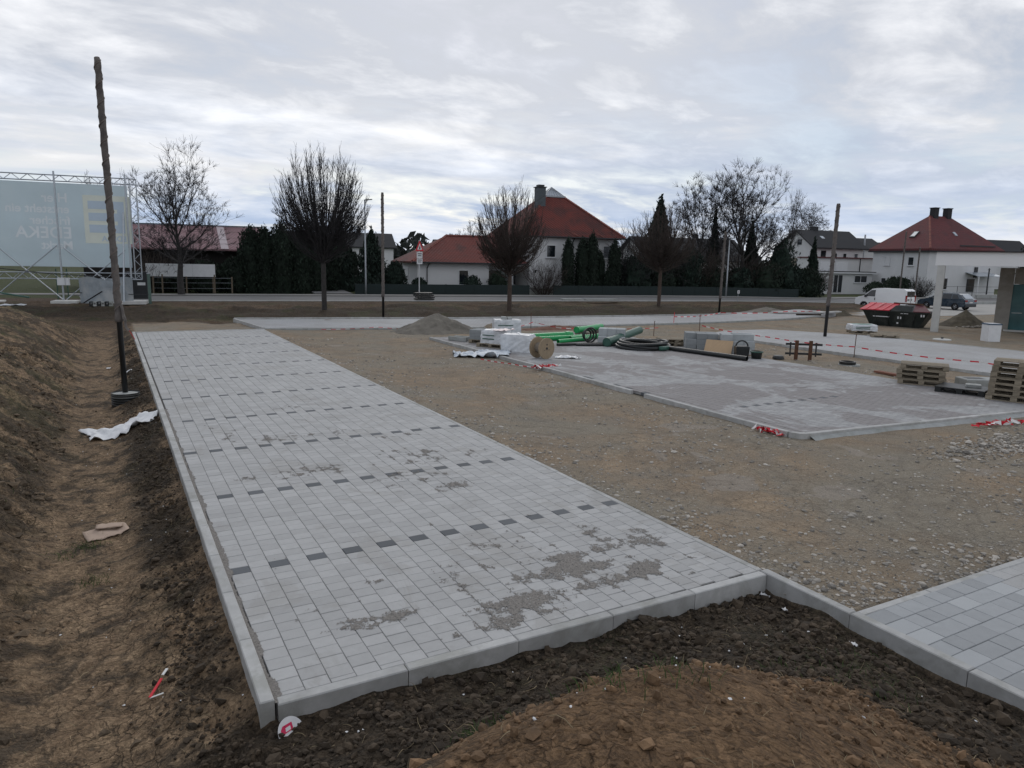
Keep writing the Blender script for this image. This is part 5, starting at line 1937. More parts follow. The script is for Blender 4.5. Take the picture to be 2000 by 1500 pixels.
# little white marker plate on the verge
mk = thing('marker_plate', 'small white marker plate on a short post on the verge', 'sign', st(38.2, 42.3, .35), SA + .4)
part('post', MB().tube([(0, 0, -.2), (0, 0, .8)], .025, 6), MAT['grey_metal'], mk)
part('plate', MB().box((0, -.03, .75), (.32, .02, .26)), MAT['white_plastic'], mk)
part('mark', MB().box((0, -.043, .75), (.12, .004, .1)), MAT['frame_dark'], mk)
# stack of black boards on the verge under the sign
bs = thing('board_stack', 'stack of black kerb forms lying at the foot of the warning sign', 'boards', st(11.9, 43.6, zst(11.9) + .04), SA + .1)
for q in range(4):
    part('board', MB().box((random.uniform(-.08, .08), 0, .08 + q * .14), (1.35 - .08 * (q % 2), .7, .10), random.uniform(-.08, .08)), MAT['black_plastic'], bs)
for i, (s_, t_, lab) in enumerate(((22.6, 41.2, 'low grey slab lying on the verge before the thujas, left'), (24.9, 41.0, 'long low slab on the verge before the thujas, right'))):
    tag(part('verge_slab', MB().box((st(s_, t_)[0], st(s_, t_)[1], .52), (1.7 + i, .6, .12), SA, .01), MAT['concrete']), lab, 'slab')

# ================================================================== billboard seen from behind
bb = thing('billboard', 'truss billboard seen from behind with reversed lettering, at the left edge', 'billboard', st(-14.6, 41.0, 0), SA)
bx = lambda s_: s_ + 14.6
x0, x1, zb, zt = 0.0, bx(-6.0), 2.05, 7.55


def truss(name, a, b, side, n):
    """flat truss of two chords with zigzag lacing"""
    a, b, side = Vector(a), Vector(b), Vector(side)
    mb = MB()
    mb.tube([a, b], .035, 6)
    mb.tube([a + side, b + side], .035, 6)
    d = (b - a) / n
    for i in range(n):
        p, q = a + d * i, a + d * (i + 1)
        if i % 2 == 0:
            mb.tube([p, q + side], .018, 4)
        else:
            mb.tube([p + side, q], .018, 4)
    return part(name, mb, MAT['galv'], bb)


truss('top_truss', (x0, 0, zt), (x1, 0, zt), (0, 0, -.33), 22)
truss('bottom_truss', (x0, 0, zb), (x1, 0, zb), (0, 0, -.36), 22)
truss('side_truss', (x1, 0, zb - .36), (x1, 0, zt), (-.36, 0, 0), 15)
ban = part('banner', MB().box(((x0 + x1 - .5) / 2, .06, (2.42 + 7.1) / 2), (x1 - .5 - x0, .02, 4.75)), MAT['banner'], bb)
for i, s_ in enumerate((-10.15, -6.55, -13.9)):
    part('rear_post', MB().tube([(bx(s_), -.25, .35), (bx(s_), -.2, 7.75)], .05, 8), MAT['galv'], bb)
    part('base_plate', MB().box((bx(s_) + .15, -.5, .36), (1.3, 1.2, .2), bev=.02), MAT['concrete_light'], bb)
part('rear_post', MB().tube([(bx(-6.9), -1.1, .4), (bx(-6.75), -.2, 5.6)], .045, 8), MAT['galv'], bb)
for a, b in (((bx(-13.7), 0, 3.9), (bx(-10.2), -.2, .5)), ((bx(-10.3), -.1, 3.6), (bx(-13.7), -.3, .5)), ((bx(-10.0), -.1, 3.5), (bx(-6.7), -.3, .5)), ((bx(-6.8), -.1, 3.4), (bx(-10.0), -.3, .5))):
    part('cross_brace', MB().tube([a, b], .032, 6), MAT['galv'], bb)
part('handrail', MB().tube([(x0, -.9, 2.45), (bx(-10.6), -.9, 2.0), (bx(-7.6), -.9, 1.85)], .025, 6), MAT['frame_dark'], bb)
part('handrail', MB().tube([(bx(-9.9), -.85, .95), (bx(-5.6), -.85, .82)], .02, 6), MAT['frame_dark'], bb)
jb = part('switch_box', MB().box((bx(-10.05), -.42, 1.55), (.62, .18, .42)), MAT['white_plastic'], bb)
part('hinge_strip', MB().box((bx(-9.95), -.52, 1.55), (.02, .03, .4)), MAT['grey_metal'], jb)


def back_text(txt, s_right, z, size, matn):
    cu = bpy.data.curves.new('t', 'FONT')
    cu.body = txt
    cu.size = size
    cu.extrude = .004
    cu.offset = .012
    ob = bpy.data.objects.new('t', cu)
    COL.objects.link(ob)
    dg = bpy.context.evaluated_depsgraph_get()
    me = bpy.data.meshes.new_from_object(ob.evaluated_get(dg))
    bpy.data.objects.remove(ob)
    co = np.zeros(len(me.vertices) * 3)
    me.vertices.foreach_get('co', co)
    co = co.reshape(-1, 3)
    new = np.stack([bx(s_right) - co[:, 0], .044 + co[:, 2], z + co[:, 1]], 1)      # mirrored: we look at the back
    me.vertices.foreach_set('co', new.ravel())
    me.materials.clear()
    me.materials.append(MAT[matn])
    me.update()
    o = link('lettering', me, ban)
    return o


back_text('Hier', -9.60, 6.06, .72, 'banner_text')
back_text('entsteht ein', -9.55, 5.45, .66, 'banner_text')
back_text('frischer', -9.55, 4.80, .66, 'banner_text')
back_text('EDEKA', -9.50, 4.02, .92, 'banner_text')
back_text('Markt', -9.50, 3.40, .66, 'banner_text')
lg = MB()
lg.box((bx(-7.62), .046, 5.15), (2.45, .006, 2.75))
lgo = part('emblem', lg, MAT['banner_yellow'], ban)
lb = MB()
for z in (5.98, 5.30, 4.62):
    lb.box((bx(-7.85), .041, z), (1.5, .006, .46))
lb.box((bx(-6.92), .0405, 5.30), (.36, .005, 1.82))
part('emblem_bars', lb, MAT['banner_blue'], ban)
back_text('EDEKA', -6.7, 3.92, .42, 'banner_blue')
for (s_, z, r_) in ():
    part('printed_spot', MB().add([(bx(s_) + r_ * math.cos(a), .047, z + r_ * .8 * math.sin(a)) for a in np.linspace(0, 2 * PI, 14)[:-1]], [tuple(range(13))]), MAT['banner_pink'], ban)

# grey tarpaulin panel, sheet and clutter at the foot of the billboard
def crumple(name, label, cat, c, lx, ly, mat_, hmax=.08, n=22, m=14, rz=0.0, seed=1, edge=.12, lift=0.0, ground_=True, top=None):
    rng = np.random.default_rng(seed)
    u, v = np.meshgrid(np.linspace(-.5, .5, n), np.linspace(-.5, .5, m))
    ed = 1 + edge * (fbm(np.arctan2(v, u) * 1.3 + 5, u * 0 + seed, 3, seed) - .5) * 4
    x = u * lx * ed
    y = v * ly * ed
    h = np.abs(fbm(u * 5 + seed, v * 4, 4, seed, .55) - .5) * 2 * hmax * 1.6 + hmax * .5 * np.exp(-((u / .3) ** 2 + (v / .3) ** 2))
    ca, sa = math.cos(rz), math.sin(rz)
    X_, Y_ = c[0] + x * ca - y * sa, c[1] + x * sa + y * ca
    Z_ = (H(X_, Y_) if ground_ else np.full_like(X_, c[2])) + .012 + lift + h
    if top is not None:
        Z_ = np.maximum(Z_, top(X_, Y_))
    V = np.stack([X_.ravel(), Y_.ravel(), Z_.ravel()], 1)
    ii_ = (np.arange(m - 1)[:, None] * n + np.arange(n - 1)[None, :]).ravel()
    F = np.stack([ii_, ii_ + 1, ii_ + n + 1, ii_ + n], 1)
    V2 = V - np.array([0, 0, .006])
    ringi = list(range(n)) + [n * r_ + n - 1 for r_ in range(1, m)] + [n * (m - 1) + q for q in range(n - 2, -1, -1)] + [n * r_ for r_ in range(m - 2, 0, -1)]
    ring = np.array([(ringi[q], ringi[q - 1], ringi[q - 1] + n * m, ringi[q] + n * m) for q in range(len(ringi))])
    me = fast_mesh(name, np.concatenate([V, V2]), np.concatenate([F, F[:, ::-1] + n * m, ring]), mat_, smooth=True)
    return tag(link(name, me), label, cat)


tp_ = thing('tarpaulin', 'grey tarpaulin hung as a curved screen under the billboard', 'tarpaulin', st(-9.2, 40.2, .3), SA)
V, F = [], []
NN = 18
for i in range(NN):
    f = i / (NN - 1)
    for j in range(6):
        g = j / 5
        bul = .35 * math.sin(PI * f) * (1 - g * .7)
        V.append((f * 2.75, -bul + .05 * math.sin(i * 1.9 + j), .02 + g * (1.45 + .1 * math.sin(f * 9)) * (1 - .0 * f)))
for i in range(NN - 1):
    for j in range(5):
        o_ = i * 6 + j
        F.append((o_, o_ + 6, o_ + 7, o_ + 1))
mbq = MB().add(V, F).add([(x, y + .02, z) for x, y, z in V], [f[::-1] for f in F])
part('sheet', mbq, mm('tarp_grey', (.24, .27, .29), .5, .2, 1.5, .02, 6, col2=(.33, .34, .34), f2=.8), tp_, True)
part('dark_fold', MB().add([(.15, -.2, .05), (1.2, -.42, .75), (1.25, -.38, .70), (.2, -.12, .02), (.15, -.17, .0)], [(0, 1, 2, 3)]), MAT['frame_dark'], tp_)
pk = thing('grey_block_pile', 'row of dark hollow blocks lying below the tarpaulin', 'blocks', st(-8.4, 38.8, Hz(*st(-8.4, 38.8)[:2])), SA)
for i in range(6):
    part('hollow_block', MB().box((.2 * i, 0, .12), (.17, .3, .1)).box((.2 * i, 0, .30), (.17, .3, .06)).box((.2 * i - .07, 0, .21), (.03, .3, .1)).box((.2 * i + .07, 0, .21), (.03, .3, .1)), MAT['concrete'] if i % 2 else MAT['black_plastic'], pk)
gt = thing('green_gate_panel', 'green wire gate panel left of the switch box', 'gate', st(-10.75, 42.2, .35), SA)
part('frame', MB().tube([(0, 0, 0), (0, 0, 1.9)], .03, 6).tube([(.55, 0, 0), (.55, 0, 1.9)], .03, 6).tube([(0, 0, 1.0), (.55, 0, 1.0)], .02, 6), MAT['dkgreen_pipe'], gt)
for q in range(6):
    part('wire', MB().tube([(.08 + q * .08, 0, .1), (.08 + q * .08, 0, 1.0)], .006, 4), MAT['dkgreen_pipe'], gt)
gp2 = thing('green_post', 'green metal post at the right end of the billboard', 'post', st(-5.6, 40.6, .1), SA)
part('shaft', MB().box((0, 0, .85), (.16, .1, 2.2)), mm('post_green', (.09, .14, .12), .6, .15, 4), gp2)
part('top_cap', MB().box((0, 0, 1.97), (.2, .14, .05)), MAT['galv'], gp2)
lbx = thing('dark_cabinet', 'dark cabinet with white label between billboard posts', 'cabinet', st(-6.7, 43.5, .4), SA)
part('body', MB().box((0, 0, .85), (1.35, .6, 1.7)), MAT['frame_dark'], lbx)
part('label_plate', MB().box((.35, -.31, .95), (.45, .02, .18)), MAT['white_plastic'], lbx)
crumple('pale_sheet', 'pale plastic sheet lying on the bank below the billboard', 'sheet', (*st(-12.6, 38.4)[:2], 0), 1.9, .5, MAT['white_foil'], .05, 18, 8, SA, 4)
tag(part('green_hose', MB().tube([(*st(-13.4, 38.9)[:2], 1.15), (*st(-12.6, 38.8)[:2], .95), (*st(-11.4, 38.9)[:2], .72)], .05, 6), MAT['dkgreen_pipe']),
    'green hose lying on the bank under the billboard', 'hose')

# ================================================================== heaps
def heap(name, label, c, rx, ry, h_, matn, seed=1, z0=None, n=34, sharp=1.0):
    ns = n
    V, F = [], []
    for i in range(n + 1):
        f = i / n
        for j in range(2 * n):
            a = 2 * PI * j / (2 * n)
            k_ = 1 + .22 * (float(vnoise(np.array([math.cos(a) * 1.7 + seed]), np.array([math.sin(a) * 1.7]), seed)[0]) - .5) * 2
            x, y = rx * f * k_ * math.cos(a), ry * f * k_ * math.sin(a)
            z = h_ * (1 - f) ** sharp
            z = h_ * (math.sqrt((1 - f) ** 2 + .012) - .1) if f < 1 else -.1
            V.append((x, y, z))
    V = np.array(V)
    V[:, 2] += .10 * h_ * (fbm(V[:, 0] * 3, V[:, 1] * 3, 4, seed) - .5) + .06 * (fbm(V[:, 0] * 9, V[:, 1] * 9, 3, seed + 1) - .5)
    for i in range(n):
        for j in range(2 * n):
            k2 = (j + 1) % (2 * n)
            F.append((i * 2 * n + j, (i + 1) * 2 * n + j, (i + 1) * 2 * n + k2, i * 2 * n + k2))
    o = link(name, fast_mesh(name, V, F, MAT[matn], smooth=True), None, (c[0], c[1], (Hz(c[0], c[1]) if z0 is None else z0) - .02))
    return tag(o, label, 'heap')


heap('sand_heap', 'large grey-brown sand heap in front of the far strip', (12.35, 23.4), 2.15, 1.6, 1.0, 'sand', 3)
heap('sand_heap', 'small tan sand heap behind the white wrapped stack', (15.6, 24.0), .7, .6, .36, 'sand_light', 5)
heap('earth_heap', 'brown earth heap with rubble under the canopy, behind the white bin', (46.2, 17.9), 1.9, 1.5, 1.15, 'earth_pile', 7)
heap('gravel_heap', 'flat grey gravel heap on the far strip', (40.3, 28.6), 2.6, 1.2, .42, 'sand', 9, z0=.0)
heap('dark_heap', 'small dark heap of hoses right of the wrapped post on the far bay', (46.8, 27.0), .9, .7, .55, 'earth_pile', 11, z0=-.3)
cx = RNG.normal(45.2, .7, 40)
cy = RNG.normal(16.7, .18, 40)
scatter('pale_rubble', cx, cy, RNG.uniform(.03, .1, 40), MAT['pebble'], .7, .2, .2, zs=np.full(40, -.15))

# ================================================================== pallets
_pal = {}


def pallet(label, loc, rz, matn='wood_pallet', group=None, name='pallet'):
    root = thing(name, label, 'pallet', loc, rz, group)
    if 'm' not in _pal:
        _pal['w'] = MB().box((0, 0, 0), (1.2, .143, .022)).mesh('deck_board', MAT['wood_pallet'])
        _pal['n'] = MB().box((0, 0, 0), (1.2, .1, .022)).mesh('deck_board', MAT['wood_pallet'])
        _pal['c'] = MB().box((0, 0, 0), (.143, .8, .022)).mesh('cross_board', MAT['wood_pallet'])
        _pal['b'] = MB().box((0, 0, 0), (.143, .12, .078)).mesh('block', MAT['wood_pallet'])
        _pal['m'] = 1
    for i, y in enumerate((-.328, -.17, 0, .17, .328)):
        link('deck_board', _pal['w' if i % 2 == 0 else 'n'], root, (0, y, .133 + random.gauss(0, .001)), random.gauss(0, .004))
    for x in (-.528, 0, .528):
        link('cross_board', _pal['c'], root, (x, 0, .111))
        for y in (-.34, 0, .34):
            link('block', _pal['b'], root, (x, y, .061))
    for y in (-.34, 0, .34):
        link('bottom_board', _pal['n'], root, (0, y, .011))
    return root


ranks = ['bottom', 'second', 'third', 'fourth', 'fifth', 'sixth', 'seventh', 'top']
rz0 = math.radians(-62)
for q in range(4):
    nm_ = 'top' if q == 3 else ranks[q]
    pallet(f'{nm_} wooden pallet of the low stack behind the black pallet', (19.25 + random.uniform(-.03, .03) + (.06 if q == 3 else 0), 4.42 + random.uniform(-.03, .03), .002 + q * .146), rz0 + random.uniform(-.03, .03) + (.06 if q == 3 else 0))
for q in range(7):
    nm_ = 'top' if q == 6 else ranks[q]
    pallet(f'{nm_} wooden pallet of the tall stack at the right edge', (19.0 + random.uniform(-.04, .04), 1.75 + random.uniform(-.04, .04), .002 + q * .146), math.radians(-70) + random.uniform(-.04, .04))
pallet('grey flat pallet lying on the far bay beside the wrapped slabs', (31.45, 13.6, .0), math.radians(-52))
pallet('pallet under the concrete slabs near the sand heap', (12.05, 17.75, .0), math.radians(-55))
pallet('pallet carrying the white pack behind the reel', (11.75, 16.45, .0), math.radians(-60))
pallet('lower pallet under brown sheets behind the coiled pipe', (18.85, 14.45, .0), math.radians(-25))
pallet('upper pallet under brown sheets behind the coiled pipe', (18.87, 14.43, .147), math.radians(-22))
# black plastic pallet
bp = thing('plastic_pallet', 'low black plastic pallet with a grey slab on it', 'pallet', (18.95, 3.08, .0), math.radians(-72))
part('deck', MB().box((0, 0, .135), (1.15, .95, .03), bev=.006), MAT['black_plastic'], bp)
for x in (-.5, 0, .5):
    for y in (-.4, 0, .4):
        part('foot', MB().box((x, y, .06), (.14, .13, .12)), MAT['black_plastic'], bp)
part('skid', MB().box((0, -.4, .012), (1.15, .1, .024)).box((0, .4, .012), (1.15, .1, .024)), MAT['black_plastic'], bp)
tag(part('slab', MB().box((19.2, 2.95, .185), (.36, .30, .07), math.radians(-60), .008), MAT['concrete']), 'small grey slab lying on the black pallet', 'slab')
cb = thing('concrete_trough', 'pale concrete trough block behind the black pallet', 'block', (20.6, 3.55, Hz(20.6, 3.55)), math.radians(-30))
part('body', MB().box((0, 0, .13), (1.0, .6, .26), bev=.02), MAT['concrete'], cb)
part('recess', MB().box((-.15, 0, .258), (.5, .3, .01)), MAT['frame_dark'], cb)


# ================================================================== stacks of blocks and packs
def block_stack(label, c, rz, nx_, ny_, nz_, d=(.4, .2, .2), matn='concrete', drop=0, name='block_stack', on=None, z0=.0):
    root = thing(name, label, 'blocks', (c[0], c[1], z0), rz)
    me = MB().box((0, 0, 0), (d[0] - .008, d[1] - .008, d[2] - .004), bev=.008).mesh('block', MAT[matn])
    for k_ in range(nz_):
        for i in range(nx_):
            for j in range(ny_):
                if k_ == nz_ - 1 and random.random() < drop:
                    continue
                link('block', me, root, ((i - (nx_ - 1) / 2) * d[0] + random.gauss(0, .003), (j - (ny_ - 1) / 2) * d[1] + random.gauss(0, .003), d[2] * (k_ + .5)), random.gauss(0, .01))
    return root


mm('block_grey', (.25, .265, .27), .9, .1, 4, .004, 60, rnd=.12)
mm('block_pale', (.36, .38, .385), .9, .1, 4, .004, 60, rnd=.1)
block_stack('low stack of wide grey slabs on the pallet near the sand heap', (12.05, 17.75), math.radians(-55), 2, 2, 3, (.58, .38, .13), 'block_grey', .0, z0=.147)
block_stack('grey block pile behind the dark green pipe end', (16.9, 15.95), math.radians(-40), 3, 3, 2, (.36, .36, .30), 'block_pale', .35)
block_stack('left grey block stack behind the tan plywood', (18.95, 13.0), math.radians(-38), 3, 4, 3, (.40, .25, .22), 'block_grey', .25)
block_stack('right pale block stack beside the black bin', (19.55, 11.75), math.radians(-38), 3, 4, 3, (.40, .25, .24), 'block_pale', .35)
block_stack('single row of grey blocks between coil and pallet', (18.0, 14.85), math.radians(-30), 3, 1, 1, (.36, .25, .24), 'block_grey', .0)
tag(part('loose_kerb_stone', MB().box((11.25, 18.75, .09), (.9, .10, .16), math.radians(-62), .01), MAT['concrete']), 'loose kerb stone nearest the kerb at the far left corner of the storage bay', 'kerb stone')
tag(part('loose_kerb_stone', MB().box((11.6, 18.9, .09), (.9, .10, .16), math.radians(-62), .01), MAT['concrete']), 'loose kerb stone beside it, nearer the slab stack', 'kerb stone')


def wrapped_pack(label, c, rz, d, z0=0.0, seed=1, name='wrapped_pack', lines_=True):
    root = thing(name, label, 'pack', (c[0], c[1], z0), rz)
    nxx, nzz = 9, 6
    mb = MB()
    rng = np.random.default_rng(seed)
    P, F = [], []
    ring = []
    per = []
    for t_ in np.linspace(0, 1, 33)[:-1]:
        q = t_ * 4
        s_ = int(q)
        f = q - s_
        cs = [(-1, -1), (1, -1), (1, 1), (-1, 1), (-1, -1)]
        per.append((cs[s_][0] + (cs[s_ + 1][0] - cs[s_][0]) * f, cs[s_][1] + (cs[s_ + 1][1] - cs[s_][1]) * f))
    for k_ in range(nzz + 1):
        z = d[2] * k_ / nzz
        for (px, py) in per:
            w_ = 1 - .035 * abs(rng.normal(0, 1)) - (.04 if k_ == nzz else 0)
            P.append((px * d[0] / 2 * w_, py * d[1] / 2 * w_, z + rng.normal(0, .008)))
    m = len(per)
    for k_ in range(nzz):
        for j in range(m):
            j2 = (j + 1) % m
            F.append((k_ * m + j, k_ * m + j2, (k_ + 1) * m + j2, (k_ + 1) * m + j))
    F.append(tuple(nzz * m + j for j in range(m)))
    F.append(tuple(range(m - 1, -1, -1)))
    part('foil', mb.add(P, F), MAT['white_foil'], root, False)
    if lines_:
        for z in (.35, .62):
            part('print_strip', MB().box((-.1, -d[1] / 2 - .012, d[2] * z), (d[0] * .55, .01, .035)), MAT['dkgreen_pipe'], root)
    return root


wrapped_pack('tall white foil-wrapped stack with green print behind the storage bay', (14.75, 21.0), math.radians(-22), (1.25, .9, .62), 0, 1)
tag(part('grey_brick', MB().box((14.6, 21.0, .69), (.22, .3, .13), -.3, .01), MAT['concrete']), 'left, larger grey brick on top of the tall white stack', 'brick')
tag(part('grey_brick', MB().box((14.84, 20.95, .68), (.2, .28, .11), -.2, .01), MAT['concrete']), 'right, smaller grey brick on top of the tall white stack', 'brick')
wrapped_pack('white foil-wrapped pack on a pallet left of the crumpled one', (11.80, 16.5), math.radians(-60), (.95, .75, .50), .147, 2)
wrapped_pack('crumpled white foil-wrapped pack right behind the cable reel', (11.95, 15.05), math.radians(-48), (1.15, .8, .62), 0, 3, lines_=False)
tag(part('leaning_board', MB().beam((11.9, 15.0, .68), (12.35, 13.9, .22), .1, .03), MAT['white_plastic']), 'narrow white board leaning across the crumpled pack', 'board')
crumple('red_white_foil', 'pinkish foil lying over the white packs', 'foil', (11.85, 16.0, .66), .7, .5, mm('pink_foil', (.6, .5, .5), .4, .15, 8), .06, 14, 10, .3, 8, ground_=False)
sl_ = wrapped_pack('white-green wrapped slab pile on the far bay left of the skip', (32.2, 15.35), math.radians(-35), (1.25, .9, .30), .15, 5)
part('green_top', MB().box((0, 0, .305), (.9, .6, .012)), mm('green_print', (.12, .24, .19), .5, .2, 3), sl_)
pl_ = pallet('pallet under the white-green wrapped slabs on the far bay', (32.2, 15.35, .0), math.radians(-35))

# cable reel
rl = thing('cable_reel', 'wooden cable reel standing on its rim at the kerb of the storage bay', 'reel', (11.72, 13.02, .36), math.radians(-78))
for x in (-.22, .22):
    mb = MB()
    V, F = [], []
    for xx in (x - .025, x + .025):
        for j in range(28):
            a = 2 * PI * j / 28
            V.append((xx, .36 * math.cos(a), .36 * math.sin(a)))
    F = [tuple(range(27, -1, -1)), tuple(range(28, 56))] + [(j, (j + 1) % 28, 28 + (j + 1) % 28, 28 + j) for j in range(28)]
    fl = part('flange', mb.add(V, F), MAT['wood_reel'], rl)
    for (yy_, zz_, r_) in ((0, 0, .045), (.0, .13, .028), (.1, -.05, .014), (-.1, -.05, .014)):
        part('bore', MB().tube([(x - .032, yy_, zz_), (x + .032, yy_, zz_)], r_, 12), MAT['frame_dark'], fl)
part('drum', MB().tube([(-.2, 0, 0), (.2, 0, 0)], .17, 18), MAT['wood_grey'], rl)

crumple('white_tarp', 'crumpled white-blue tarpaulin lying over the kerb by the sand heap', 'tarpaulin', (10.35, 14.9, 0), 1.9, 1.15, mm('tarp_white', (.52, .57, .62), .5, .2, 5, .01, 14, col2=(.38, .44, .52), f2=3), .20, 30, 20, -.5, 12, .1,
        top=lambda x, y: np.where((x > 10.62), .03 + .16 * np.abs(fbm(x * 3, y * 3, 3, 9) - .5), -9))
crumple('white_scrap', 'white scrap of foil beside the reel', 'scrap', (12.55, 12.75, .005), .75, .3, MAT['white_foil'], .07, 14, 8, -.6, 14, .3, ground_=False)


# ================================================================== pipes
def pipe(name, label, a, b, r, matn, cat='pipe', sock=None, hollow=True, group=None):
    a, b = Vector(a), Vector(b)
    root = thing(name, label, cat, tuple(a), 0, group)
    d = b - a
    n = 18
    t_ = d.normalized()
    sx = t_.cross(Vector((0, 0, 1))).normalized()
    sy = sx.cross(t_)
    V, F = [], []
    rings = [(0, r * .88), (0, r), (d.length, r), (d.length, r * .88), (d.length - .6, r * .88), (.6, r * .88)]
    for u_, rr in rings:
        for j in range(n):
            an = 2 * PI * j / n
            V.append(t_ * u_ + (sx * math.cos(an) + sy * math.sin(an)) * rr)
    R_ = len(rings)
    for i in range(R_ - 2 + 1):
        if i == 4:
            continue
        for j in range(n):
            j2 = (j + 1) % n
            F.append((i * n + j, i * n + j2, (i + 1) * n + j2, (i + 1) * n + j))
    for j in range(n):
        j2 = (j + 1) % n
        F.append((5 * n + j, 5 * n + j2, 0 * n + j2, 0 * n + j))
    part('tube', MB().add(V, F), MAT[matn], root, False)
    part('inner_dark', MB().tube([t_ * .45, t_ * (d.length - .45)], r * .87, 12), MAT['frame_dark'], root)
    if sock is not None:
        p = t_ * sock
        part('socket', MB().tube([p, p + t_ * .22], r * 1.14, 16), MAT[matn], root)
    return root


pipe('green_pipe', 'long bright green pipe lying behind the reel, topmost and thickest', (13.1, 17.75, .155), (16.3, 18.0, .155), .15, 'green_pipe', sock=2.85)
pipe('green_pipe', 'long bright green pipe under the thickest one', (13.3, 17.45, .10), (16.8, 17.7, .10), .10, 'green_pipe', sock=3.2)
pipe('green_pipe', 'bright green pipe with dark open end pointing at the packs', (16.75, 18.3, .33), (18.9, 19.4, .33), .13, 'green_pipe', sock=.0)
for _f, _l in ((.25, 'squared timber under the near end of the raised green pipe'), (.8, 'squared timber under the far end of the raised green pipe')):
    tag(part('timber_bearer', MB().box((16.75 + 2.15 * _f, 18.3 + 1.1 * _f, .10), (.2, .7, .2), math.radians(27), .01), MAT['wood_grey']), _l, 'timber')
pipe('green_pipe', 'short bright green pipe lowest in the heap', (14.7, 16.6, .085), (16.6, 17.1, .085), .08, 'green_pipe', sock=1.55)
pipe('green_pipe', 'thin bright green pipe right of the thickest one', (15.7, 17.2, .11), (17.6, 17.7, .11), .095, 'green_pipe', sock=1.6)
pipe('black_pipe', 'thin black pipe lying before the green pipes', (14.2, 15.9, .055), (17.1, 15.35, .055), .055, 'black_plastic')
pipe('black_pipe', 'second thin black pipe ending at the coil', (14.9, 15.6, .05), (17.6, 14.6, .05), .05, 'black_plastic')
pipe('large_pipe', 'large dark green pipe slanting up over the block pile', (15.95, 15.02, .17), (18.75, 16.45, .44), .16, 'dkgreen_pipe', sock=.0)
# coiled black pipe
cl = thing('pipe_coil', 'coil of thick black pipe with a green joint', 'coil', (17.05, 14.15, 0), 0)
rng = np.random.default_rng(4)
for q in range(5):
    pts = []
    r_ = 1.02 - .05 * q + rng.normal(0, .05)
    ph = rng.uniform(0, 6)
    for j in range(41):
        a = 2 * PI * j / 40
        pts.append((math.cos(a) * r_ * 1.05 + rng.normal(0, .004) + .06 * math.sin(q * 2), math.sin(a) * r_ * .95 + .05 * math.cos(q * 3), .07 + .055 * q * .8 + .03 * math.sin(a * 2 + ph)))
    part('loop', MB().tube(pts, .062, 9), MAT['black_plastic'], cl, True)
part('joint', MB().tube([(-.05, -1.03, .10), (.16, -1.05, .10), (.36, -1.02, .11)], .085, 12), MAT['dkgreen_pipe'], cl, True)
pipe('black_pipe', 'long straight black pipe running from the coil to the plywood', (17.55, 13.25, .085), (18.1, 9.85, .085), .085, 'black_plastic')
rg = thing('cable_ring', 'tangle of black hose rings beside the grey block pile', 'hose', (16.1, 16.35, .0), 0)
for q in range(3):
    pts = [(math.cos(a) * (.3 - .05 * q), .12 * q, .32 + math.sin(a) * (.3 - .05 * q)) for a in np.linspace(0, 2 * PI, 20)]
    part('ring', MB().tube(pts, .035, 7), MAT['black_plastic'], rg, True)
# plywood sheet leaning on the blocks
tag(part('plywood_sheet', MB().add([(18.10, 11.95, .02), (18.62, 11.10, .02), (18.98, 11.35, .50), (18.45, 12.18, .50), (18.13, 11.97, .0), (18.65, 11.12, .0), (19.0, 11.37, .48), (18.47, 12.20, .48)],
                                   [(0, 1, 2, 3), (7, 6, 5, 4), (0, 4, 5, 1), (1, 5, 6, 2), (2, 6, 7, 3), (3, 7, 4, 0)]), MAT['plywood']), 'tan plywood sheet leaning against the block stack', 'plywood')
# black bin with ring on top
bn_ = thing('black_bin', 'black wheeled bin with a hoop standing beside the plywood', 'bin', (18.75, 10.72, 0), math.radians(-35))
part('body', MB().box((0, 0, .2), (.42, .38, .4), top=(1.12, 1.12), bev=.02), MAT['black_plastic'], bn_)
part('hoop', MB().tube([(math.cos(a) * .21, 0, .38 + math.sin(a) * .21) for a in np.linspace(-.2, PI + .2, 16)], .028, 7), MAT['black_plastic'], bn_, True)
bk_ = thing('black_bucket', 'round black bucket right of the black bin', 'bucket', (18.95, 10.2, 0))
part('body', MB().lathe([(.17, 0), (.19, .2), (.2, .23), (.21, .23), (.21, .26), (.18, .26), (.17, .04), (.01, .03)], 20), MAT['black_plastic'], bk_, True)
part('rim', MB().lathe([(.205, .225), (.225, .23), (.225, .265), (.205, .27)], 20, close=False), MAT['dkgreen_pipe'], bk_)
tag(part('black_cover', MB().lathe([(.02, .10), (.16, .09), (.2, .03), (.21, -.02)], 14, (19.85, 10.0, .0)), MAT['black_plastic']), 'flat black cover lying right of the bucket', 'cover')
tag(part('black_ring', MB().lathe([(.25, 0), (.27, .02), (.27, .1), (.24, .11), (.22, .1), (.22, 0)], 22, (21.15, 8.15, Hz(21.15, 8.15) + .04)), MAT['black_plastic']), 'black manhole ring lying on the rubble', 'ring')
tag(part('manhole_base', MB().lathe([(.36, -.05), (.35, .045), (.02, .05)], 22, (21.25, 8.15, Hz(21.25, 8.15))), MAT['concrete']), 'grey concrete ring base under the black manhole ring', 'ring')
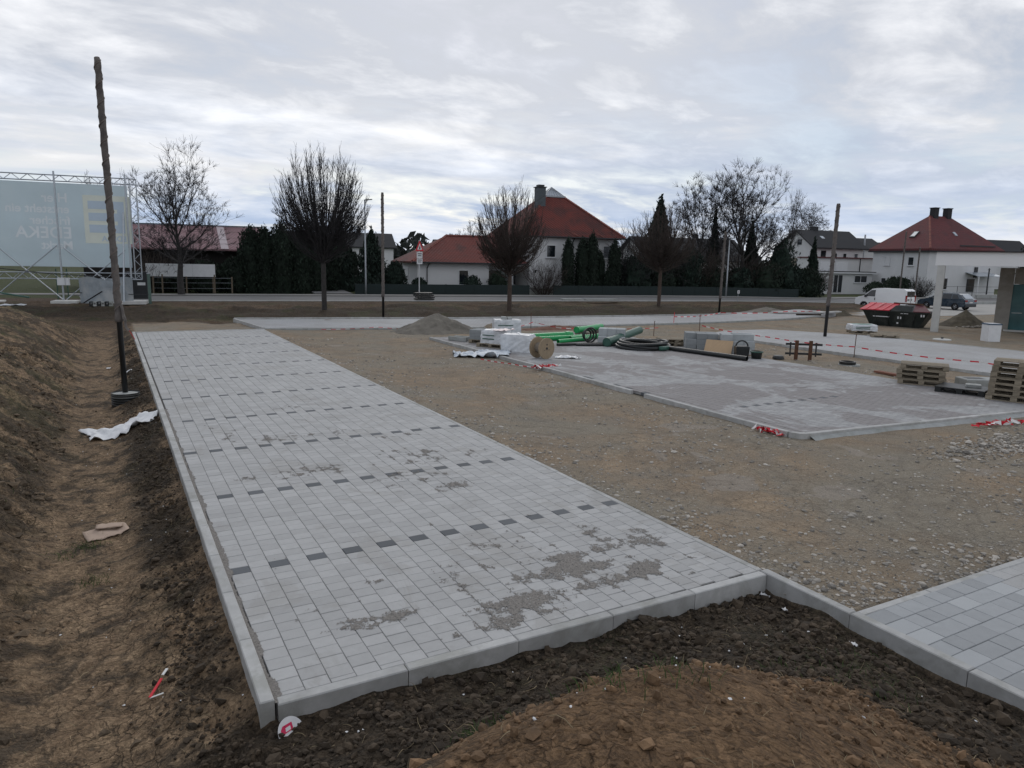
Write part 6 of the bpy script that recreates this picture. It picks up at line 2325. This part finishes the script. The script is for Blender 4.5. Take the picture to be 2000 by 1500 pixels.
# fork carriage
fk = thing('fork_carriage', 'rusty pallet-fork frame standing on the rubble strip', 'fork frame', (20.6, 9.55, Hz(20.6, 9.55) - .02), math.radians(-38))
for z in (.16, .50):
    part('cross_bar', MB().box((0, 0, z + .1), (1.25, .05, .075)), MAT['black_metal'], fk)
for x in (-.26, .22):
    part('fork_upright', MB().box((x, -.05, .36), (.12, .05, .76)), MAT['rust'], fk)
    part('fork_tine', MB().box((x, -.55, .03), (.11, 1.0, .045), top=(.9, 1)), MAT['wood_grey'], fk)
for x in (-.46, .42):
    part('side_strut', MB().box((x, 0, .42), (.045, .045, .5)), MAT['black_metal'], fk)
tag(part('red_plank', MB().beam((20.15, 6.4, .02), (19.95, 5.3, .03), .22, .06), mm('plank_red', (.20, .09, .06), .9, .2, 4)), 'reddish plank lying left of the low pallet stack', 'plank')

# white bin by the shop and round cover plate
wb = thing('white_bin', 'white square bin standing before the shop window', 'bin', (36.2, 11.25, -.14), math.radians(-30))
part('body', MB().box((0, 0, .42), (.58, .58, .84), bev=.02), MAT['white_plastic'], wb)
part('rim', MB().box((0, 0, .855), (.62, .62, .05), bev=.01), mm('bin_rim', (.05, .09, .14), .5, .1, 4), wb)
part('lid', MB().box((0, 0, .885), (.5, .5, .02)), MAT['white_plastic'], wb)
cp = thing('cover_plate', 'round pale cover plate lying before the canopy column', 'cover', (34.1, 12.35, -.12))
part('plate', MB().lathe([(.4, 0), (.4, .05), (.36, .07), (.02, .08)], 22), MAT['concrete_light'], cp)
part('handle', MB().box((0, 0, .11), (.1, .06, .08)), MAT['frame_dark'], cp)
tag(part('steel_form', MB().beam((39.8, 25.5, .06), (41.6, 25.0, .0), .16, .14), MAT['wood_dark']), 'dark formwork beam lying on the near edge of the far strip', 'beam')
tag(part('pale_board', MB().beam((39.5, 27.2, .12), (43.6, 26.3, .1), .5, .1), MAT['concrete_light']), 'long pale board lying beside the flat gravel heap', 'board')
tag(part('pale_board', MB().beam((42.5, 25.9, .1), (45.4, 26.3, .1), .3, .08), MAT['concrete_light']), 'shorter pale board right of the long one by the gravel heap', 'board')

# ================================================================== barrier tape and stakes
def tape_line(label, pts, wv=.075, dash=.55):
    pts = [Vector(p) for p in pts]
    V, F, M_ = [], [], []
    mb = MB()
    k_ = 0
    for a, b in zip(pts[:-1], pts[1:]):
        n = max(2, int((b - a).length / (dash / 2)))
        sag = .10 * (b - a).length / 8
        prev = None
        for i in range(n + 1):
            f = i / n
            p = a.lerp(b, f) - Vector((0, 0, sag * 4 * f * (1 - f)))
            tw_ = Vector((0, .6 * math.sin(k_ * .7), 1)).normalized() * wv / 2
            if prev is not None:
                mb.add([prev[0], prev[1], p + tw_, p - tw_], [(0, 1, 2, 3)], k_ % 2)
                k_ += 1
            prev = (p - tw_, p + tw_)
    return tag(part('barrier_tape', mb, [MAT['tape_red'], MAT['tape_white']]), label, 'barrier tape')


def stake(label, x, y, h_, z=None, matn='rust'):
    z = Hz(x, y) if z is None else z
    root = thing('stake', label, 'stake', (x, y, z))
    part('rod', MB().tube([(0, 0, -.2), (random.uniform(-.02, .02), 0, h_)], .016, 6), MAT[matn], root)
    part('hook', MB().tube([(0, 0, h_), (.03, 0, h_ + .03), (.05, 0, h_)], .012, 5), MAT[matn], root)


stake('iron stake behind the white wrapped stack', 17.6, 23.6, .75)
stake('iron stake behind the coil, before the far strip', 21.3, 18.5, .68)
stake('iron stake at the left corner of the far bay', 24.0, 18.3, .85, 0)
stake('iron stake at the near edge of the far bay, right of the fork frame', 23.55, 9.6, .85)
stake('stake wrapped in red-white tape on the far strip', 26.75, 23.2, .55, 0, 'tape_red')
tape_line('red-white barrier tape strung along the far bay', [(24.05, 18.2, .34), (24.0, 14.0, .20), (23.55, 9.6, .30), (23.7, 5.2, .30), (23.8, 1.0, .3)], .045)
tape_line('red-white barrier tape strung along the far strip by the gravel heap', [(26.75, 23.2, .34), (33.5, 26.3, .22), (40.0, 26.0, .25), (43.5, 26.5, .2)], .05, .9)


def tape_heap(label, c, lx, rz, seed, n=46, z0=None, wv=.05):
    rng = np.random.default_rng(seed)
    mb = MB()
    p = np.array([-lx / 2, 0, .03])
    prev = None
    for i in range(n):
        f = i / (n - 1)
        tgt = np.array([-lx / 2 + lx * f, 0, .03])
        p = tgt + rng.normal(0, 1, 3) * np.array([.05, .07, .025])
        p[2] = max(.012, abs(p[2]) + .03)
        d = rng.normal(0, 1, 3)
        d /= np.linalg.norm(d)
        d *= wv * rng.uniform(.6, 1.2)
        if prev is not None:
            mb.add([prev[0], prev[1], p + d, p - d], [(0, 1, 2, 3)], 0 if rng.uniform() < .68 else 1)
        prev = (p - d, p + d)
    o = part('tape_heap', mb, [MAT['tape_red'], MAT['tape_white']])
    o.location = (c[0], c[1], (Hz(c[0], c[1]) if z0 is None else z0))
    o.rotation_euler = (0, 0, rz)
    return tag(o, label, 'barrier tape')


tape_heap('crumpled red-white tape hanging over the kerb before the reel', (10.85, 11.3), .95, math.radians(8), 3, 70, -.06, .06)
tape_heap('crumpled red-white tape at the near corner of the storage bay', (10.52, 2.25), .55, math.radians(-72), 5, 44)
tape_heap('red-white tape lying before the front kerb, near the right edge', (15.9, .62), 1.6, math.radians(-10), 7, 60)
tape_heap('red tape scrap right of the white bin', (35.0, 8.6), 1.3, math.radians(-35), 9, 20, -.1)
tape_line('trailing red-white tape on the ground from tarpaulin to reel', [(9.9, 14.0, -.06), (10.3, 12.6, -.06), (10.6, 11.6, -.05)], .03, .3)
tape_line('red-white tape lying along the near edge of the far strip', [(7.5, 25.6, -.05), (10.0, 24.9, .05), (11.2, 24.5, -.04)], .022, .4)
tape_line('red-white tape draped on red earth behind the white stack', [(15.9, 22.6, .0), (17.3, 22.9, .28), (18.6, 22.3, .0), (24.0, 21.3, -.04)], .03, .5)
heap('red_earth_heap', 'low ridge of reddish earth behind the pipes', (18.6, 22.9), 2.6, .7, .22, 'red_earth' if 'red_earth' in MAT else mm('red_earth', (.16, .085, .06), .95, .25, 3, .02, 30).name, 13)
# tape strip in the ditch
tag(part('tape_strip', MB().beam((-.93, -1.42, Hz(-.93, -1.42) + .04), (-.83, -1.24, Hz(-.83, -1.24) + .045), .022, .008).beam((-.82, -1.22, Hz(-.82, -1.22) + .05), (-.78, -1.15, Hz(-.78, -1.15) + .05), .022, .006, 1)
         .beam((-.93, -1.42, Hz(-.93, -1.42) + .035), (-.83, -1.45, Hz(-.83, -1.45) + .03), .016, .006, 1), [MAT['tape_red'], MAT['tape_white']]),
    'bent strip of red-white tape in the ditch near the front corner', 'barrier tape')

# ================================================================== litter
crumple('white_sack', 'torn white sack lying in the ditch below the tall wrapped post', 'sack', (-.98, 8.95, 0), 1.25, .95, mm('sack_white', (.70, .71, .72), .7, .08, 6, .004, 60), .10, 26, 16, .05, 22, .16)
crumple('cardboard_sheet', 'torn piece of cardboard lying in the ditch', 'cardboard', (-1.24, 2.98, 0), .50, .34, MAT['cardboard'], .018, 14, 10, .2, 24, .0)
crumple('cardboard_flap', 'smaller folded cardboard flap on the torn piece', 'cardboard', (-1.20, 3.12, Hz(-1.2, 3.12) + .05), .32, .17, MAT['cardboard'], .02, 10, 7, -.1, 26, .0, ground_=False)
for i, (x, y, L_, lab) in enumerate(((4.82, -2.68, .11, 'white paper scrap in the corner of the kerbs'), (4.72, -3.02, .06, 'small white scrap on the dark soil near the kerb corner'),
                                     (4.60, -3.86, .07, 'upright white scrap on the soil beside the walk kerb'), (-.62, 16.5, .16, 'white scrap on the soil behind the tall wrapped post'),
                                     (-1.15, 18.5, .2, 'white scrap in the ditch near the far end'))):
    crumple('paper_scrap', lab, 'scrap', (x, y, 0), L_, L_ * .6, MAT['paper'], .03, 8, 6, i * 1.1, 30 + i, .3, .02)
# half-buried white and pink disc
ds = thing('printed_disc', 'half-buried white disc with pink print before the front kerb', 'disc', (-.06, -2.66, Hz(-.06, -2.66) + .005), math.radians(28))
ds.scale = (1.4, 1.4, 1.4)
rotd = Matrix.Rotation(math.radians(-38), 3, 'X')
pts = [(.075 * math.cos(a), 0, .075 * math.sin(a)) for a in np.linspace(-.15, PI + .15, 22)]
part('plate', MB().add([tuple(rotd @ Vector(p)) for p in pts] + [tuple(rotd @ Vector((p[0], .004, p[2]))) for p in pts], [tuple(range(22)), tuple(range(43, 21, -1))] + [(i, i + 1, i + 23, i + 22) for i in range(21)]), MAT['paper'], ds)
pr = [(-.06, .006), (.015, .006), (.022, .042), (-.035, .045), (-.052, .03)]
part('pink_print', MB().add([tuple(rotd @ Vector((x, -.0015, z))) for x, z in pr], [tuple(range(5))]), MAT['paper_red'], ds)
part('print_gap', MB().add([tuple(rotd @ Vector((x, -.0022, z))) for x, z in ((-.03, .012), (.002, .012), (.006, .03), (-.024, .03))], [(0, 1, 2, 3)]), MAT['paper'], ds)
# ================================================================== vehicles
def shell(profile, wfun, mat_idx=0):
    """closed body from a side outline (x, z) and a half width per height"""
    n = len(profile)
    V = [(x, -wfun(x, z), z) for x, z in profile] + [(x, wfun(x, z), z) for x, z in profile]
    F = [tuple(range(n)), tuple(range(2 * n - 1, n - 1, -1))]
    F += [(i, n + i, n + (i + 1) % n, (i + 1) % n) for i in range(n)]
    return V, F


def wheel(root, x, y, r, side):
    wv = .2
    t_ = link('wheel', None, root, (x, y, r))
    prof = [(r * .62, -wv / 2), (r * .95, -wv / 2), (r, -wv / 3), (r, wv / 3), (r * .95, wv / 2), (r * .62, wv / 2)]
    mb = MB().lathe(prof, 22, close=False)
    mb.v = [(p[0], p[2], p[1]) for p in mb.v]
    part('tyre', mb, MAT['tyre'], t_, True)
    mb = MB().lathe([(r * .64, -.05), (r * .60, .02), (.05, .04)], 20)
    mb.v = [(p[0], side * (p[2] + .04), p[1]) for p in mb.v]
    part('rim', mb, MAT['rim'], t_)
    mb = MB()
    for q in range(5):
        a = 2 * PI * q / 5 + .3
        mb.box((math.cos(a) * r * .4, side * .09, math.sin(a) * r * .4), (.1, .01, .1))
    part('rim_holes', mb, MAT['frame_dark'], t_)


# ---- white van, facing away to the left
van = thing('delivery_van', 'white panel van parked behind the red-lidded skip', 'van', (58.6, 31.6, -.295), math.radians(98))
Wv = lambda x, z: .90 - .10 * max(0, (z - 1.05)) / .8 - (.06 if x > 1.9 else 0)
prof = [(-2.2, .32), (-2.22, .95), (-2.15, 1.72), (-1.95, 1.84), (.35, 1.86), (.75, 1.78), (1.45, 1.16), (1.95, 1.04), (2.18, .82), (2.2, .42), (2.1, .30),
        (1.72, .30), (1.66, .52), (1.48, .66), (1.22, .66), (1.04, .52), (.98, .30), (-1.0, .30), (-1.06, .52), (-1.24, .66), (-1.50, .66), (-1.68, .52), (-1.74, .30)]
V, F = shell(prof, Wv)
part('body', MB().add(V, F), MAT['white_paint'], van)
for sd in (-1, 1):
    wy = lambda x, z: sd * (Wv(x, z) + .006)
    q = [(.42, 1.12), (1.38, 1.14), (.82, 1.66), (.42, 1.70)]
    part('side_window', MB().add([(x, wy(x, z), z) for x, z in q], [(0, 1, 2, 3)]), MAT['glass_dark'], van)
    part('rub_strip', MB().box((-.1, sd * .905, .55), (2.0, .03, .09)), MAT['frame_dark'], van)
    part('wing_mirror', MB().box((1.2, sd * 1.0, 1.16), (.14, .2, .22), bev=.03), MAT['frame_dark'], van)
    part('door_handle', MB().box((.42, sd * .915, .92), (.06, .03, .22)), MAT['frame_dark'], van)
    part('tail_light', MB().box((-2.19, sd * .80, 1.05), (.09, .16, .55)), MAT['lamp_red'], van)
    part('headlight', MB().box((2.06, sd * .66, .86), (.26, .3, .2), bev=.04), MAT['lamp_clear'], van)
    for x in (1.35, -1.37):
        wheel(van, x, sd * .80, .31, sd)
part('windscreen', MB().add([(.80, -.74, 1.745), (1.46, -.80, 1.175), (1.46, .80, 1.175), (.80, .74, 1.745)], [(0, 1, 2, 3)]).add([(x + .01, y, z + .01) for x, y, z in [(.80, -.74, 1.745), (1.46, -.80, 1.175), (1.46, .80, 1.175), (.80, .74, 1.745)]], [(0, 1, 2, 3)]), MAT['glass_dark'], van)
for sd in (-1, 1):
    part('rear_window', MB().box((-2.205, sd * .36, 1.43), (.03, .62, .46)), MAT['glass_dark'], van)
part('door_seam', MB().box((-2.225, 0, 1.1), (.02, .02, 1.3)), MAT['frame_dark'], van)
pt_ = part('plate_recess', MB().box((-2.225, .2, .95), (.02, .8, .16)), MAT['frame_dark'], van)
part('number_plate', MB().box((-2.24, .2, .95), (.01, .5, .1)), MAT['plate'], pt_)
part('rear_bumper', MB().box((-2.22, 0, .46), (.12, 1.72, .22), bev=.03), MAT['frame_dark'], van)
part('front_bumper', MB().box((2.16, 0, .46), (.14, 1.66, .26), bev=.04), MAT['frame_dark'], van)

# ---- dark blue estate car
car = thing('estate_car', 'dark blue estate car parked right of the concrete column', 'car', (66.0, 30.4, -.295), math.radians(88))
Wc = lambda x, z: (.88 - .02 * abs(x) / 2) if z < .95 else .88 - .24 * (z - .95) / .55
prof = [(-2.15, .35), (-2.22, .62), (-2.18, .95), (-2.05, 1.02), (-1.62, 1.40), (-1.40, 1.46), (.05, 1.49), (.40, 1.42), (1.18, .98), (1.95, .84), (2.18, .68), (2.22, .42), (2.1, .28),
        (1.68, .26), (1.62, .50), (1.45, .64), (1.22, .64), (1.05, .50), (.99, .26), (-.97, .26), (-1.03, .50), (-1.20, .64), (-1.43, .64), (-1.60, .50), (-1.66, .26)]
V, F = shell(prof, Wc)
part('body', MB().add(V, F), MAT['car_blue'], car)
for sd in (-1, 1):
    wy = lambda x, z: sd * (Wc(x, z) + .006)
    for nm_, q in (('front_window', [(.02, .98), (.98, .98), (.36, 1.36), (.02, 1.41)]), ('rear_side_window', [(-.92, .98), (-.06, .98), (-.06, 1.41), (-.86, 1.40)]),
                   ('quarter_window', [(-1.62, 1.02), (-1.0, .99), (-.94, 1.38), (-1.36, 1.37)])):
        part(nm_, MB().add([(x, wy(x, z), z) for x, z in q], [(0, 1, 2, 3)]), MAT['glass_dark'], car)
    part('roof_rail', MB().tube([(-1.4, sd * .62, 1.50), (-.5, sd * .63, 1.54), (.1, sd * .62, 1.52)], .02, 6), MAT['galv'], car)
    part('wing_mirror', MB().box((.95, sd * .98, 1.02), (.14, .2, .13), bev=.03), MAT['car_blue'], car)
    part('tail_light', MB().box((-2.14, sd * .68, .86), (.14, .34, .16)), MAT['lamp_red'], car)
    part('headlight', MB().box((2.06, sd * .62, .70), (.22, .36, .13), bev=.03), MAT['lamp_clear'], car)
    part('sill_trim', MB().box((0, sd * .88, .30), (1.9, .02, .06)), MAT['frame_dark'], car)
    for x in (1.34, -1.31):
        wheel(car, x, sd * .78, .32, sd)
part('tailgate_glass', MB().add([(-2.06, -.62, 1.04), (-2.06, .62, 1.04), (-1.64, .56, 1.41), (-1.64, -.56, 1.41)], [(0, 1, 2, 3)]).add([(-2.07, -.62, 1.05), (-2.07, .62, 1.05), (-1.65, .56, 1.42), (-1.65, -.56, 1.42)], [(0, 1, 2, 3)]), MAT['glass_roof'], car)
part('windscreen', MB().add([(1.19, -.74, .995), (1.19, .74, .995), (.42, .62, 1.43), (.42, -.62, 1.43)], [(0, 1, 2, 3)]), MAT['glass_dark'], car)
part('number_plate', MB().box((-2.215, 0, .72), (.02, .5, .11)), MAT['plate'], car)
part('rear_bumper', MB().box((-2.19, 0, .42), (.1, 1.6, .2), bev=.03), MAT['frame_dark'], car)
part('front_bumper', MB().box((2.19, 0, .4), (.1, 1.5, .2), bev=.03), MAT['frame_dark'], car)

# ---- skip with red lids
sk = thing('skip_container', 'black lidded skip with red lids beside the concrete column', 'skip', (40.4, 18.7, -.20), math.radians(-72))
sec = [(-1.30, -.62, 0), (1.30, -.62, 0), (1.30, .62, 0), (-1.30, .62, 0), (-1.78, -.80, .95), (1.82, -.80, .95), (1.82, .80, .95), (-1.78, .80, .95)]
part('tub', MB().add(sec, [(3, 2, 1, 0), (0, 1, 5, 4), (1, 2, 6, 5), (2, 3, 7, 6), (3, 0, 4, 7), (4, 5, 6, 7)]), MAT['skip_black'], sk)
for (xa, xb) in ((-1.4, -.4), (.2, 1.2)):
    pass
for x in (-.95, -.3, .45, 1.0):
    part('side_rib', MB().beam((x, -.66, .05), (x * 1.15, -.815, .93), .07, .05), MAT['skip_black'], sk)
part('rim', MB().beam((-1.8, -.82, .96), (1.84, -.82, .96), .07, .07).beam((-1.8, .82, .96), (1.84, .82, .96), .07, .07).beam((-1.8, -.82, .96), (-1.8, .82, .96), .07, .07).beam((1.84, -.82, .96), (1.84, .82, .96), .07, .07), MAT['skip_black'], sk)
# gable-shaped top: black end plates, red lids left and right
part('hood', MB().add([(-.30, -.80, .97), (.95, -.80, .97), (.85, -.42, 1.30), (-.05, -.42, 1.30), (-.30, .80, .97), (.95, .80, .97), (.85, .42, 1.30), (-.05, .42, 1.30)],
                      [(0, 1, 2, 3), (5, 4, 7, 6), (3, 2, 6, 7), (4, 0, 3, 7), (1, 5, 6, 2)]), MAT['skip_black'], sk)
for (ya, yb) in ((-.86, -.01), (.01, .86)):
    lid = [(-1.90, ya, .99), (-.30, ya, .985), (.02, ya * .9, 1.33), (-1.35, ya * .9, 1.30), (-1.90, yb, .99), (-.30, yb, .985), (.02, yb * .9, 1.33), (-1.35, yb * .9, 1.30)]
lid1 = MB().add([(-1.92, -.88, .98), (-.28, -.88, .98), (.05, .05, 1.36), (-1.60, .05, 1.36), (-1.92, -.88, 1.02), (-.28, -.88, 1.02), (.05, .05, 1.40), (-1.60, .05, 1.40)],
                [(3, 2, 1, 0), (4, 5, 6, 7), (0, 1, 5, 4), (1, 2, 6, 5), (2, 3, 7, 6), (3, 0, 4, 7)])
lo = part('lid', lid1, MAT['red_lid'], sk)
for f in (.2, .47, .5, .53, .8):
    a0 = Vector((-1.92 + 1.64 * f, -.88, 1.03))
    a1 = Vector((-1.60 + 1.65 * f, .05, 1.41))
    part('lid_rib', MB().beam(a0, a1, .035, .03), MAT['red_lid'], lo)
part('lid', MB().add([(-1.92, .88, .98), (-.28, .88, .98), (.05, .05, 1.36), (-1.60, .05, 1.36)], [(0, 1, 2, 3)]).add([(-1.92, .88, 1.02), (-.28, .88, 1.02), (.05, .05, 1.40), (-1.60, .05, 1.40)], [(3, 2, 1, 0)]), MAT['red_lid'], sk)
part('lid', MB().add([(1.0, -.86, .98), (1.92, -.86, .98), (1.35, .05, 1.30), (.9, .05, 1.33), (1.0, -.86, 1.02), (1.92, -.86, 1.02), (1.35, .05, 1.34), (.9, .05, 1.37)],
                     [(3, 2, 1, 0), (4, 5, 6, 7), (0, 1, 5, 4), (1, 2, 6, 5), (2, 3, 7, 6), (3, 0, 4, 7)]), mm('lid_dark', (.10, .012, .02), .45, .2, 3), sk)
part('lifting_bar', MB().tube([(-.3, .05, 1.42), (1.3, .05, 1.40)], .04, 7), MAT['rust'], sk)
for (x, z, w_, h_) in ((-.72, .62, .9, .05), (.22, .60, .07, .14), (.36, .60, .07, .14), (.2, .28, .1, .1), (1.45, .78, .08, .14), (1.58, .78, .08, .14), (.55, .86, .4, .03)):
    part('white_marking', MB().box((x, -.655 - .19 * z - .004, z), (w_, .012, h_), rot=Matrix.Rotation(.19, 3, 'X')), MAT['white_plastic'], sk)

# ---- site fence before the corner house and small street clutter there
sf = thing('mesh_fence', 'thin mesh fence on posts before the corner house', 'fence', st(77, 57.5, -.25), SA)
for q in range(9):
    part('fence_post', MB().tube([(q * 2.6, 0, -.2), (q * 2.6, 0, 1.55)], .035, 6), MAT['frame_dark'], sf)
part('top_wire', MB().tube([(0, 0, 1.5), (20.8, 0, 1.5)], .02, 5).tube([(0, 0, .8), (20.8, 0, .8)], .012, 5), MAT['frame_dark'], sf)
for i, (s_, lab) in enumerate(((84.6, 'dark sign post left of the glass porch of the corner house'), (87.7, 'dark sign post with two plates right of the glass porch'))):
    sp_ = thing('sign_post', lab, 'sign', st(s_, 55.5, -.3), SA + .5)
    part('post', MB().box((0, 0, 1.9), (.13, .13, 3.9)), MAT['frame_dark'], sp_)
    if i:
        for z in (2.2, 1.75):
            part('name_plate', MB().box((0, -.09, z), (1.3, .03, .2)), MAT['frame_dark'], sp_)
    part('cross_arm', MB().box((0, 0, 3.7), (1.6, .06, .06)), MAT['frame_dark'], sp_)
wl_ = thing('garden_wall', 'low grey garden wall before the corner house', 'wall', st(82, 54.8, -.35), SA)
part('wall_body', MB().box((9, 0, .3), (18, .3, .8)), MAT['concrete'], wl_)
part('wall_cap', MB().box((9, 0, .72), (18.1, .4, .06)), MAT['concrete_light'], wl_)
# ================================================================== groups of repeats
GROUPS = {
    'wrapped_post': 'burlap-wrapped lamp posts', 'street_lamp': 'street lamps', 'pallet': 'wooden pallets on the site', 'block_stack': 'stacks of concrete blocks',
    'wrapped_pack': 'foil-wrapped packs', 'green_pipe': 'bright green pipes', 'black_pipe': 'black pipes', 'stake': 'iron stakes', 'barrier_tape': 'strung barrier tapes',
    'tape_heap': 'heaps of barrier tape', 'paper_scrap': 'white scraps in the soil', 'sand_heap': 'sand heaps', 'thuja': 'dark thujas', 'fir_tree': 'firs on the skyline',
    'street_tree': 'bare street trees on the bank', 'bare_tree': 'bare trees', 'bare_shrub': 'bare shrubs', 'garden_shrub': 'dark garden shrubs behind the fence',
    'evergreen_shrub': 'evergreen shrubs', 'evergreen_bush': 'evergreen bushes behind the van', 'evergreen_tree': 'round evergreen trees', 'hedge_shrub': 'hedge shrubs before the barn',
    'driveway_shrub': 'dark shrubs by the driveway', 'ivy_column': 'ivy-clad columns', 'distant_house': 'distant houses', 'screen_fence': 'dark green screen fences',
    'sign_post': 'dark sign posts', 'verge_slab': 'slabs on the verge', 'grey_brick': 'bricks on the white stack', 'loose_kerb_stone': 'loose kerb stones', 'pale_board': 'pale boards', 'timber_bearer': 'timbers under the green pipe'}
for _o in list(COL.objects):
    if _o.parent is None and 'category' in _o:
        _b = _o.name.split('.')[0]
        if _b in GROUPS:
            _o['group'] = GROUPS[_b]
